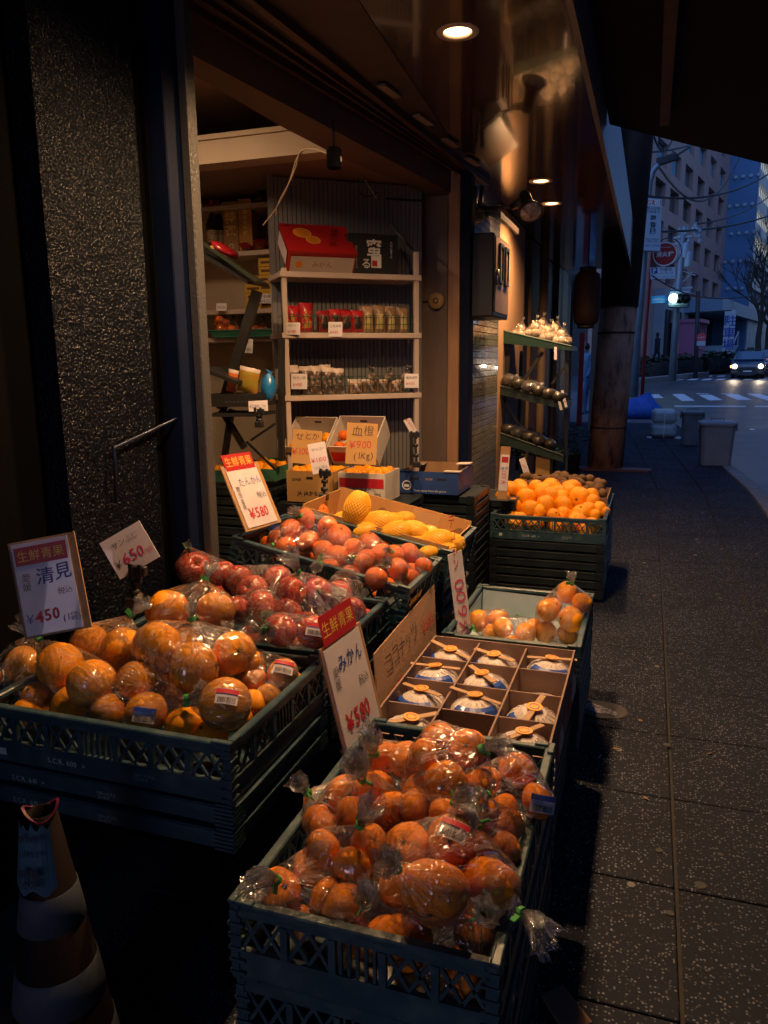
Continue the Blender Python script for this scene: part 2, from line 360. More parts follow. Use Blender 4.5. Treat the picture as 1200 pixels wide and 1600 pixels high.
def slab_mat():
    """exposed-aggregate concrete slab: pale pebbles in a dark matrix"""
    m = bpy.data.materials.new('exposed_aggregate'); m.use_nodes = True; nt = m.node_tree; N = nt.nodes; L = nt.links; b = N['Principled BSDF']
    tc = N.new('ShaderNodeNewGeometry'); v = N.new('ShaderNodeTexVoronoi'); v.inputs['Scale'].default_value = 105; v.inputs['Randomness'].default_value = 1.0; L.new(tc.outputs['Position'], v.inputs['Vector'])
    mr = N.new('ShaderNodeMapRange'); mr.inputs[1].default_value = 0.42; mr.inputs[2].default_value = 0.26; L.new(v.outputs['Distance'], mr.inputs[0])
    sp = N.new('ShaderNodeSeparateColor'); L.new(v.outputs['Color'], sp.inputs[0])
    m4 = N.new('ShaderNodeMapRange'); m4.inputs[1].default_value = 0.35; m4.inputs[2].default_value = 0.9; L.new(sp.outputs[0], m4.inputs[0])
    mu = N.new('ShaderNodeMath'); mu.operation = 'MULTIPLY'; L.new(mr.outputs[0], mu.inputs[0]); L.new(m4.outputs[0], mu.inputs[1]); mu_st = mu
    n = N.new('ShaderNodeTexNoise'); n.inputs['Scale'].default_value = 1.7; n.inputs['Detail'].default_value = 7; L.new(tc.outputs['Position'], n.inputs['Vector']); st = N.new('ShaderNodeMapRange'); st.inputs[1].default_value = 0.36; st.inputs[2].default_value = 0.62; st.inputs[3].default_value = 0.45; L.new(n.outputs[0], st.inputs[0])
    mx0 = N.new('ShaderNodeMix'); mx0.data_type = 'RGBA'; mx0.inputs[6].default_value = (0.010,0.012,0.019,1); mx0.inputs[7].default_value = (0.024,0.028,0.041,1); L.new(n.outputs[0], mx0.inputs[0])
    ms = N.new('ShaderNodeMath'); ms.operation = 'MULTIPLY'; L.new(mu.outputs[0], ms.inputs[0]); L.new(st.outputs[0], ms.inputs[1])
    mx = N.new('ShaderNodeMix'); mx.data_type = 'RGBA'; mx.inputs[7].default_value = (0.17,0.185,0.23,1); L.new(ms.outputs[0], mx.inputs[0]); L.new(mx0.outputs[2], mx.inputs[6])
    L.new(mx.outputs[2], b.inputs['Base Color']); 
    rr = N.new('ShaderNodeMapRange'); rr.inputs[3].default_value = 0.85; rr.inputs[4].default_value = 0.38; L.new(mu.outputs[0], rr.inputs[0]); L.new(rr.outputs[0], b.inputs['Roughness']); r2_ = N.new('ShaderNodeMapRange'); r2_.inputs[3].default_value = 0.12; r2_.inputs[4].default_value = 0.5; L.new(mu.outputs[0], r2_.inputs[0]); L.new(r2_.outputs[0], b.inputs['Specular IOR Level'])
    bp = N.new('ShaderNodeBump'); bp.inputs['Strength'].default_value = 0.6; bp.inputs['Distance'].default_value = 0.004; L.new(mu.outputs[0], bp.inputs['Height']); L.new(bp.outputs[0], b.inputs['Normal'])
    MATS['slab'] = m; return m
M_slab = slab_mat()
def asphalt_mat():
    m = mat('asphalt', (0.045,0.046,0.05), 0.5, c2=(0.075,0.075,0.08), nscale=1.2, bump=0.35, bscale=120, roughvar=0.2, detail=8)
    return m
M_asph = asphalt_mat()
# ================================================================ GROUND
M_grout = mat('dark_joint', (0.02,0.02,0.022), 0.9, c2=(0.03,0.028,0.028), nscale=30)
SH = -0.085                                   # the pavement bends left beyond y = 9.8
def bx(x, y): return x + (SH*(y-GY) if y > GY else 0.0)
rows = [-1.3, 0.2] + [0.2+0.5*i for i in range(1, 35)]
g = MB()
for a, b_ in zip(rows[:-1], rows[1:]):
    g.quad((-3.5+0*a, a, gz(a)-0.012), (bx(1.18, a), a, gz(a)-0.012), (bx(1.18, b_), b_, gz(b_)-0.012), (-3.5, b_, gz(b_)-0.012))
g.quad((-40,-8,-0.02),(-3.5,-8,-0.02),(-3.5,17.2,-0.02),(-40,17.2,-0.02)); g.quad((-3.5,-8,-0.012),(1.18,-8,-0.012),(1.18,-1.3,-0.012),(-3.5,-1.3,-0.012))
pave = struct('pavement', g, M_grout)
joints_x = [-1.35, -0.85, -0.35, 0.155, 0.66, 1.165]
near_me = None
for iy in range(1, len(rows)-1):
    y0, y1 = rows[iy], rows[iy+1]
    if y1 > 17.2: break
    for ix in range(5):
        x0, x1 = joints_x[ix], joints_x[ix+1]
        if y0 >= GY-0.2:
            e = 0.006; s = MB(); P4 = [(bx(x0, y0)+e, y0+e), (bx(x1, y0)-e, y0+e), (bx(x1, y1)-e, y1-e), (bx(x0, y1)+e, y1-e)]
            s.add([(p[0], p[1], gz(p[1])-0.012) for p in P4]+[(p[0], p[1], gz(p[1])) for p in P4], [(4,5,6,7),(0,1,5,4),(1,2,6,5),(2,3,7,6),(3,0,4,7)])
            s.build('paving_slab', M_slab, pave)
        else:
            if near_me is None:
                s = MB(); s.box(-0.2465, 0.2465, -0.2465, 0.2465, -0.012, 0.0, ch=0.003); near_me = s.mesh('paving_slab', M_slab)
            o = ob('paving_slab', near_me, pave, ((x0+x1)/2, (y0+y1)/2, random.uniform(-0.0012, 0.0012)), (random.uniform(-.003,.003), random.uniform(-.003,.003), random.choice((0,1,2,3))*math.pi/2 + random.uniform(-.002,.002)))
# kerb stones and road
M_kerb = mat('kerb_concrete', (0.16,0.155,0.15), 0.8, c2=(0.22,0.21,0.2), nscale=9, bump=0.3, bscale=80)
kerb = thing('kerb', None, None); kerb['kind'] = 'structure'
y = -1.0
while y < 16.6:
    y1 = y+0.58; s = MB()
    P4 = [(bx(1.19, y), y+.004), (bx(1.34, y), y+.004), (bx(1.34, y1), y1-.004), (bx(1.19, y1), y1-.004)]
    s.add([(p[0], p[1], gz(p[1])-0.25) for p in P4]+[(p[0], p[1], gz(p[1])+0.004) for p in P4], [(4,5,6,7),(0,1,5,4),(1,2,6,5),(2,3,7,6),(3,0,4,7)])
    s.build('kerb_stone', M_kerb, kerb, bevel=0.008); y = y1
rd = MB()
def rz(y): return gz(y)-0.12
ys = [-30, 0, GY, 30, 60, 160]
for a, b_ in zip(ys[:-1], ys[1:]):
    rd.quad((-60, a, rz(a)), (120, a, rz(a)), (120, b_, rz(b_)), (-60, b_, rz(b_)))
for k in range(len(rd.v)):
    pass
road = struct('road', rd, M_asph)
# corner apron: the pavement swings left behind the column and stops near the light pole
ap = MB(); pts = [(-9,17.2),(bx(1.18,17.2),17.2),(0.45,19.6),(0.28,22.0),(0.15,23.6),(-0.2,25.0),(-1.2,26.2),(-9,26.8)]
n = len(pts); ap.add([(x, y, gz(y)-0.13) for x, y in pts]+[(x, y, gz(y)) for x, y in pts], [tuple(range(n, 2*n))]+[(i,(i+1)%n,n+(i+1)%n,n+i) for i in range(n)])
struct('corner_pavement', ap, mat('worn_pavement', (0.09,0.085,0.085), 0.75, c2=(0.14,0.13,0.13), nscale=7, bump=0.3, bscale=60))
# painted crossing
M_roadp = mat('road_paint', (0.72,0.74,0.76), 0.6, c2=(0.45,0.46,0.48), nscale=3.5, detail=8, mixlo=0.5, mixhi=0.75)
def flat(name, pxs, m, dz=0.004, parent=None):
    s = MB(); q = []
    for (a, b_) in pxs:
        d = ray(a, b_); t = (-CAM_H-0.12-GS*GY)/(d.z-GS*d.y); p = CP+d*t; q.append((p.x, p.y, rz(p.y)+dz))
    s.add(q, [tuple(reversed(range(len(q))))]); return s.build(name, m, parent)
S1 = 220/1200
def z8(x, y): return (980+x*S1, 480+y*S1)
stripes = [[(180,745),(265,742),(310,775),(200,775)], [(380,742),(480,740),(578,798),(465,800)], [(610,750),(718,748),(815,792),(700,796)],
    [(830,746),(940,742),(1062,790),(945,793)], [(1015,738),(1130,738),(1290,790),(1190,795)], [(590,735),(695,738),(690,744),(592,741)], [(800,735),(905,738),(905,744),(802,741)]]
for q in stripes: o = flat('crossing_stripe', [z8(*p) for p in q], M_roadp, parent=road)
for q in ([(400,840),(1010,842),(1015,851),(405,849)], [(1085,842),(1400,842),(1400,850),(1085,850)], [(1045,1038),(1085,1038),(1085,1047),(1045,1047)]):
    flat('stop_line', [z8(*p) for p in q], M_roadp, parent=road)
for i in range(8):
    x = 420+i*118; flat('crossing_stripe', [z8(x,612), z8(x+75,608), z8(x+50,621), z8(x-30,624)], M_roadp, parent=road)
for i in range(6):
    x = 560+i*110; flat('crossing_stripe', [z8(x,585), z8(x+60,583), z8(x+45,591), z8(x-20,593)], M_roadp, parent=road)

# ================================================================ SHOP SHELL
M_soff = mat('glossy_brown_soffit', (0.05,0.024,0.013), 0.12, c2=(0.07,0.034,0.018), nscale=3, bump=0.22, bscale=2.6, spec=0.8, coat=0.5, stretch=(1,0.35,1))
SZ = 2.75
def sx_in(y): return -1.0 - 0.064*(y-2.7)
# soffit panels with holes left open for the downlights (built as strips round square cut-outs hidden by the trims)
lamp_y = [(-0.745, 2.02), (W(715,50,z=SZ).x, W(715,50,z=SZ).y), (W(845,283,z=SZ).x, W(845,283,z=SZ).y), (W(862,318,z=SZ).x, W(862,318,z=SZ).y)]  # first is an unseen lamp, set out of view to light the front crates
sof = thing('soffit', None, None); sof['kind'] = 'structure'
panel_y = [-1.5, 1.7, 4.05, 6.3, 8.6, 11.2]
for a, b_ in zip(panel_y[:-1], panel_y[1:]):
    s = MB(); holes = sorted([q for q in lamp_y if a < q[1] < b_], key=lambda q: q[1]); a += 0.003; b_ -= 0.003
    xo = -0.335; hw = 0.062; yy = a
    def seg(y0, y1, x0=None, x1=None):
        A0 = sx_in(y0) if x0 is None else x0; A1 = sx_in(y1) if x0 is None else x0; X1 = xo if x1 is None else x1
        s.add([(A0,y0,SZ),(X1,y0,SZ),(X1,y1,SZ),(A1,y1,SZ),(A0,y0,SZ+.02),(X1,y0,SZ+.02),(X1,y1,SZ+.02),(A1,y1,SZ+.02)], [(0,3,2,1),(4,5,6,7),(0,1,5,4),(1,2,6,5),(2,3,7,6),(3,0,4,7)])
    for hx, hy in holes:
        seg(yy, hy-hw); seg(hy-hw, hy+hw, None, hx-hw); seg(hy-hw, hy+hw, hx+hw, None); yy = hy+hw
    seg(yy, b_)
    s.build('soffit_panel', M_soff, sof)
s = MB(); s.box(-0.334, -0.318, -1.5, 11.2, SZ-0.03, SZ+0.55); s.box(-0.318,-0.31,-1.5,11.2,SZ-0.03,SZ+0.0)
struct('fascia', s, mat('grey_fascia', (0.16,0.17,0.2), 0.4, c2=(0.2,0.21,0.24), nscale=5, stretch=(1,8,1)))
# black canopy over the pavement; unseen rear and right edges sized to block sky
A = W(1013,210,z=2.9); B = W(1200,257,z=2.9); d = (B-A)
E1 = B+d*1.6; S0 = A-d*0.27
s = MB(); pts = [(-0.305,-4.0),(4.6,-4.0),(4.6,E1.y+2.2),(E1.x,E1.y),(B.x,B.y),(A.x,A.y),(-0.305,S0.y)]
s.prism(pts, 2.9, 3.02); cp_ = struct('canopy', s, mat('canopy_sheet', (0.005,0.004,0.004), 0.9, spec=.2, c2=(0.007,0.006,0.006), nscale=3))
s = MB(); s.bar((0.0,-1.4,2.86),(0.0,4.9,2.86),0.05,0.06); s.bar((2.2,-1.4,2.86),(2.2,6.6,2.86),0.05,0.06)
s.build('canopy_frame', mat('rusty_dark_steel', (0.03,0.014,0.012), 0.6, c2=(0.05,0.02,0.016), nscale=12), cp_)
s = MB(); s.box(4.55,4.62,-4.0,E1.y+2.1,2.25,2.9)
s.build('canopy_valance', MATS['canopy_sheet'], cp_)  # unseen drop edge added to keep sky light off the shop side

# shutter box / header running from the metal post to the right jamb
PX0 = W(312,0,y=2.62); JB = W(745,290,y=5.5)
pA = Vector((-1.57,2.50)); pB = Vector((-1.18,5.5)); hd = (pB-pA).normalized(); hn = Vector((hd.y,-hd.x))
HZ = 2.735
M_hdr = mat('dark_shutter_box', (0.016,0.010,0.008), 0.5, c2=(0.05,0.03,0.022), nscale=6, stretch=(1,1,6))
s = MB(); q = [(pA.x,pA.y),(sx_in(pA.y)-.002,pA.y),(sx_in(pB.y)-.002,pB.y),(pB.x-.0,pB.y)]
s.prism(q, HZ+0.012, HZ+0.5); hb = struct('shutter_box', s, M_hdr)
for off, w_, dz in ((0.03,0.022,0.03),(0.10,0.012,0.022),(0.16,0.012,0.022),(0.26,0.03,0.035)):
    s = MB(); a = pA+hn*off; b2 = pB+hn*off*0.25; s.bar((a.x,a.y,HZ+0.012-dz/2),(b2.x,b2.y,HZ+0.012-dz/2),w_,dz); s.build('guide_rail', mat('brown_rail', (0.045,0.02,0.012),0.4), hb)
for k in range(4):
    t = 0.36+0.15*k; a = pA.lerp(pB,t)+hn*(0.34-0.22*t); s = MB(); s.box(-0.02,0.02,-0.09,0.09,-0.004,0.006, M=Matrix.Translation((a.x,a.y,HZ))@Matrix.Rotation(-math.atan2(hd.x,hd.y),4,'Z'))
    s.build('vent_slot', mat('pale_vent', (0.22,0.18,0.15),0.5), hb)

# left: plaster pillar with dark reveals, then the blue steel post
def plaster():
    m = bpy.data.materials.new('rough_plaster'); m.use_nodes = True; nt = m.node_tree; N = nt.nodes; L = nt.links; b = N['Principled BSDF']
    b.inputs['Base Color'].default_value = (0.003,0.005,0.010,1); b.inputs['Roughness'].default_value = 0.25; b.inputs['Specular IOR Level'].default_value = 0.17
    tc = N.new('ShaderNodeTexCoord'); n = N.new('ShaderNodeTexNoise'); n.inputs['Scale'].default_value = 105; n.inputs['Detail'].default_value = 2; n.inputs['Distortion'].default_value = 0.2; L.new(tc.outputs['Object'], n.inputs['Vector'])
    n2 = N.new('ShaderNodeTexNoise'); n2.inputs['Scale'].default_value = 34; n2.inputs['Detail'].default_value = 2; L.new(tc.outputs['Object'], n2.inputs['Vector'])
    a = N.new('ShaderNodeMath'); a.operation = 'ADD'; L.new(n.outputs[0], a.inputs[0]); L.new(n2.outputs[0], a.inputs[1])
    bp = N.new('ShaderNodeBump'); bp.inputs['Strength'].default_value = 1.0; bp.inputs['Distance'].default_value = 0.011; L.new(a.outputs[0], bp.inputs['Height']); L.new(bp.outputs[0], b.inputs['Normal'])
    MATS['rough_plaster'] = m; return m
M_plas = plaster()
s = MB(); s.box(-2.0,-1.62,1.83,2.28,0,3.4)
tag(s.build('plaster_pillar', M_plas), 'dark rough plastered pillar at the left, its top glowing orange', 'pillar')
s = MB(); s.box(-2.0,-1.70,-1.5,1.829,0,3.4); tag(s.build('dark_wall', M_soot), 'black wall left of the rough plastered pillar', 'wall')
s = MB(); s.box(-2.0,-1.66,2.281,2.36,0,3.4); s.box(-2.0,-1.64,2.36,2.37,0,3.4)
dr = tag(s.build('door_frame', M_soot), 'black recessed frame between plaster pillar and blue steel post', 'frame')
M_post = mat('blue_black_post', (0.003,0.008,0.030), 0.6, spec=.12, c2=(0.005,0.010,0.036), nscale=7, bump=0.08, bscale=60)
s = MB(); s.box(-1.70,-1.572,2.375,2.50,0,3.4, ch=0.004)
post = tag(s.build('steel_post', M_post), 'tall dark blue steel post beside the shop opening', 'post')
s = MB(); s.box(-1.571,-1.535,2.46,2.515,0,3.4, ch=0.004); s.build('edge_strip', mat('grey_edge_strip', (0.09,0.088,0.088), 0.42, metal=0.3, bump=0.3, bscale=90), post)
s = MB(); s.tube([(-1.62,2.40,3.3),(-1.615,2.40,1.55)], 0.006); s.tube([(-1.612,2.402,1.9),(-1.61,2.402,1.35)], 0.009); s.build('conduit', M_steel, post, smooth=True)
a = W(295,645,x=-1.60); b2 = W(178,700,x=-1.60); c2_ = W(182,785,x=-1.60); t2 = W(292,565,x=-1.60)
s = MB(); s.tube([t2,a+Vector((0,0,.012)),a,a.lerp(b2,0.5),b2,b2-Vector((0,0,.012)),c2_],0.0055); 
tag(s.build('bent_rod', mat('blued_rod',(0.03,0.04,0.07),0.35,metal=0.6), smooth=True), 'thin bent metal rod hooked out from the post over the plaster', 'rod')

# right jamb: wood post, steel post, then tiled wall
M_wood = mat('pale_jamb_wood', (0.42,0.24,0.13), 0.5, c2=(0.36,0.2,0.11), nscale=7, stretch=(8,8,0.6), bump=0.1, bscale=40)
JY = 5.0
def jbox(px0, px1, yy, dep, m, name, label, cat, z1=3.2, z0=0.0):
    a = W(px0,560,y=yy).x; b_ = W(px1,560,y=yy).x
    s = MB(); s.box(a,b_,yy,yy+dep,z0,z1,ch=0.004); return tag(s.build(name,m),label,cat)
jbox(655,699,5.16,0.05, mat('taupe_panel',(0.14,0.10,0.085),0.5,c2=(0.17,0.12,0.1),nscale=4,stretch=(6,6,0.7)), 'wall_panel', 'taupe painted wall panel with a round wooden disc hung on it', 'panel', 2.9)
jbox(699,717,5.10,0.08, M_wood, 'timber_post', 'pale timber post catching warm light right of the shelves', 'post', 2.9)
jbox(718,733,5.08,0.12, M_post, 'door_jamb', 'blue black steel jamb right of the pale timber post', 'jamb', 3.2)
# shop interior
M_cream = mat('cream_plaster', (0.50,0.40,0.30), 0.8, c2=(0.45,0.36,0.27), nscale=3, bump=0.08, bscale=40)
M_ceil = mat('brown_ceiling', (0.26,0.17,0.13), 0.75, c2=(0.3,0.2,0.15), nscale=2.5)
M_floor = mat('shop_floor', (0.05,0.045,0.04), 0.6, c2=(0.08,0.07,0.06), nscale=4)
s = MB(); s.box(-5.2,-1.6,2.4,7.2,-0.01,0.012); struct('shop_floor', s, M_floor)
s = MB(); s.prism([(-5.2,2.4),(-1.58,2.4),(-1.19,5.5),(-1.19,7.2),(-5.2,7.2)], 3.0, 3.1); struct('shop_ceiling', s, M_ceil)
s = MB(); s.box(-5.2,-1.5,6.6,6.68,0.012,2.999); struct('shop_back_wall', s, M_cream)
s = MB(); s.box(-5.28,-5.2,2.4,6.6,0.012,2.999); struct('shop_side_wall', s, M_cream)
s = MB(); s.box(-5.2,-2.01,2.33,2.4,0,2.999); struct('shop_front_wall', s, M_cream)
# beam across, and lowered ceiling triangle
b0 = W(323,213,y=4.0); b1 = W(323,253,y=4.0)
s = MB(); s.box(-4.6,-1.64,4.0,4.14,b1.z-0.01,b0.z); s.box(-4.6,-1.64,3.985,4.0,b0.z-0.02,b0.z+0.005); tag(s.build('ceiling_beam', M_cream), 'cream boxed beam crossing the shop ceiling at the left', 'beam')

s = MB(); s.prism([(-4.9,4.141),(-1.62,4.141),(-1.26,5.5),(-1.26,6.59),(-4.9,6.59)], b1.z+0.01, b1.z+0.05); struct('lower_ceiling', s, M_ceil)
s = MB(); s.prism([(-1.69,2.41),(-1.60,2.41),(-1.235,5.45),(-1.40,5.45),(-1.46,4.9),(-1.60,4.15),(-1.66,3.45)], 2.61, 2.998); struct('bulkhead', s, mat('brown_bulkhead', (0.11,0.07,0.05), 0.6, c2=(0.13,0.085,0.06), nscale=3, bump=0.1, bscale=20))
# ================================================================ DOWNLIGHTS
WARM = (1.0, 0.57, 0.26)
M_bulb = mat('lamp_glow', (1,0.8,0.5), 0.5, emit=(1.0,0.62,0.30), estr=5.0)
M_trim = mat('lamp_trim', (0.55,0.45,0.35), 0.35)
trim = MB(); trim.lathe([(0.052,0.03),(0.052,0.0),(0.056,-0.004),(0.078,-0.004),(0.08,0.0),(0.08,0.0005),(0.058,0.0006),(0.056,0.03)], 28); trim_me = trim.mesh('trim_ring', M_trim, True)
bul = MB(); bul.lathe([(0.0,-0.004),(0.03,-0.003),(0.050,0.004),(0.0515,0.03),(0.0,0.031)], 24); bul_me = bul.mesh('diffuser', M_bulb, True)
DL = ['round downlight in the soffit above the front crates', 'nearest round downlight glowing in the brown soffit', 'middle round downlight glowing in the brown soffit', 'farthest and smallest round downlight in the brown soffit']
for i, (x, y) in enumerate(lamp_y):
    t = thing('downlight', DL[i], 'lamp', (x, y, SZ), group='downlights along the soffit')
    ob('trim_ring', trim_me, t); ob('diffuser', bul_me, t)
    l = bpy.data.lights.new('downlight_beam', 'SPOT'); l.energy = (110, 190, 110, 110)[i]; l.color = WARM; l.spot_size = R(158); l.spot_blend = 0.75; l.shadow_soft_size = 0.06
    o = bpy.data.objects.new('light_source', l); COL.objects.link(o); o.parent = t; o.location = (0, 0, -0.012)
# shop interior: an assumed, unseen tube lamp added on the ceiling and the black track spot in view
def assumed_tube_lamp(loc, rz_, e, label, ln=0.6):
    t = thing('tube_lamp', label, 'lamp', loc, (0,0,rz_))
    s = MB(); s.box(-ln/2,ln/2,-0.04,0.04,0,0.05,ch=0.006); s.build('housing', M_trim, t)
    s = MB(); s.tube([(-ln/2+.02,0,-0.018),(ln/2-.02,0,-0.018)],0.014,10); s.build("tube", mat('tube_glow',(1,.9,.8),0.5,emit=(1.0,0.72,0.45),estr=4), t, True)
    l = bpy.data.lights.new('tube_light', 'AREA'); l.shape = 'RECTANGLE'; l.size = ln; l.size_y = 0.05; l.energy = e; l.color = (1.0,0.62,0.34)
    o = bpy.data.objects.new('light_source', l); COL.objects.link(o); o.parent = t; o.location = (0,0,-0.04)
assumed_tube_lamp((-2.35,3.15,2.95), R(80), 10, 'bare tube lamp on the shop ceiling behind the steel post')  # no such lamp is in view; assumed and added to light the interior
# small track spot hanging near the header, seen from behind
p = W(522,247,y=3.45)
t = thing('track_spot', 'small black cylinder spotlight hanging below the beam end', 'lamp', p)
s = MB(); s.lathe([(0.0,0.045),(0.025,0.045),(0.034,0.036),(0.034,-0.04),(0.030,-0.045),(0.0,-0.04)],18); s.build('lamp_body', M_soot, t, True)
s = MB(); s.tube([(0,0,0.045),(0,0,max(.06,2.612-p.z))],0.006); s.build('stem', M_blackp, t, True)
s = MB(); s.box(0.033,0.0355,-0.008,0.008,-0.018,0.004); s.build('rating_label', mat('grey_label',(0.3,0.3,0.3),0.5), t)
# cable looping from the spot down to the red carton
def wire(name, pts, r, m, label, cat='cable'):
    P3 = [Vector(p) for p in pts]; out = []
    for i in range(len(P3)-1):
        a = P3[max(i-1,0)]; b = P3[i]; c = P3[i+1]; d = P3[min(i+2,len(P3)-1)]
        for k in range(6):
            t = k/6; out.append(0.5*((2*b)+(c-a)*t+(2*a-5*b+4*c-d)*t*t+(3*b-a-3*c+d)*t**3))
    out.append(P3[-1]); s = MB(); s.tube(out, r, 6); return tag(s.build(name, m, None, True), label, cat)
M_cord = mat('beige_cord', (0.5,0.38,0.25), 0.6)
wire('cable', [W(514,241,y=3.47),W(490,233,y=3.6),W(470,237,y=3.85),W(462,262,y=3.95),W(450,290,y=4.02),W(432,325,y=4.2),W(411,352,y=4.25)], 0.0045, M_cord, 'beige cable looping from the black spotlight down behind the red carton')
wire('cable', [W(473,236,y=3.95),W(463,250,y=3.95),W(452,285,y=4.02),W(436,315,y=4.2),W(431,336,y=4.25)], 0.004, M_cord, 'second thinner beige cable hanging straight beside the looping one')
wire('cable', [W(560,278,y=4.5),W(562,300,y=4.52),W(575,307,y=4.55),W(592,300,y=4.6)], 0.003, M_blackp, 'short black cable drooping in front of the ribbed wall top')
wire('cable', [W(570,281,y=4.5),W(585,305,y=4.55),W(588,310,y=4.55)], 0.003, M_cord, 'short pale cable end on the ribbed wall top')

# ---- unlit spotlight on an arm, meter box, hood
ax = -1.0
t = thing('arm_spotlight', 'unlit reflector spotlight on a jointed arm above the meter box', 'spotlight', W(752,325,y=5.1))
o0 = t.location.copy()
def L_(p): return Vector(p)-o0
s = MB(); s.tube([L_(W(741,292,y=5.04)),L_(W(741,345,y=5.06))],0.02,10); s.tube([L_(W(753,292,y=5.12)),L_(W(750,343,y=5.12))],0.013,10); s.bar(L_(W(738,327,y=5.1)),L_(W(758,327,y=5.1)),0.03); s.build('clamp', M_steel, t, True)
e1 = W(800,323,y=4.95); e2 = W(818,312,y=4.88)
s = MB(); s.tube([L_(W(752,326,y=5.1)),L_(e1)],0.012,8); s.tube([L_(e1),L_(e2)],[0.02,0.026],10); s.build('arm', M_steel, t, True)
c0 = W(820,306,y=4.86); c1 = W(835,345,y=4.72); ax_ = (c1-c0).normalized(); q = ax_.to_track_quat('Z','Y').to_matrix().to_4x4()
Mx = Matrix.Translation(L_(c0)) @ q
s = MB(); s.lathe([(0.0,-0.03),(0.028,-0.02),(0.034,0.0),(0.034,0.08),(0.045,0.10),(0.072,0.15),(0.074,0.158),(0.07,0.158),(0.066,0.15)],20,M=Mx); s.build('lamp_body', M_steel, t, True)
s = MB(); s.lathe([(0.0,0.175),(0.03,0.172),(0.055,0.163),(0.069,0.152),(0.03,0.10),(0.0,0.09)],20,M=Mx); s.build('lens', mat('pale_glass_lens',(0.75,0.68,0.6),0.15,metal=0.0,c2=(0.25,0.22,0.2),nscale=40,bump=0.6,bscale=60), t, True)
mz0, mz1 = W(770,494,x=ax).z, W(745,340,x=ax).z
yb0, yb1 = W(771,450,x=ax+0.0).y, W(794,450,x=ax).y
t = thing('meter_box', 'dark grey meter box on the wall with two small framed windows', 'meter box', (ax-0.17, yb0, mz0))
s = MB(); s.box(0,0.17,0,yb1-yb0,0,mz1-mz0,ch=0.008); s.build('box_body', mat('dark_box_paint',(0.02,0.022,0.028),0.45,bump=0.05), t)
s = MB(); s.box(0.1705,0.178,0.03,yb1-yb0-0.03,0.03,mz1-mz0-0.02,ch=0.002); s.build('door', mat('weathered_box_door',(0.16,0.10,0.07),0.5,c2=(0.2,0.13,0.09),nscale=9,metal=0.3), t)
for k in (0,1):
    y0 = 0.12+k*0.20; s = MB(); hh = mz1-mz0
    for (a,b_,c,d) in ((y0,y0+.13,hh*.42,hh*.46),(y0,y0+.13,hh*.86,hh*.90),(y0,y0+.025,hh*.46,hh*.86),(y0+.11,y0+.13,hh*.46,hh*.86)): s.box(0.1785,0.193,a,b_,c,d)
    f = s.build('window_frame', M_blackp, t); s = MB(); s.box(0.1785,0.183,y0+.025,y0+.11,hh*.46,hh*.86); s.build('pane', mat('amber_pane',(0.35,0.2,0.1),0.15), f)
s = MB(); s.tube([(0.185,0.06,0.2),(0.185,0.06,0.3)],0.012,8); s.build('handle', M_chrome, t, True)
h0 = W(768,318,y=5.0); h1 = W(806,372,y=5.05)
s = MB(); s.prism([(-1.20,2.60),(-1.20,2.62),(-0.965,2.47),(-0.965,2.45)], 5.10, 5.80, axis='y'); s.box(-0.966,-0.95,5.10,5.80,2.435,2.475)
tag(s.build('metal_hood', mat('dark_hood',(0.06,0.04,0.03),0.45,metal=0.4)), 'small sloping dark metal hood over the meter box', 'hood')
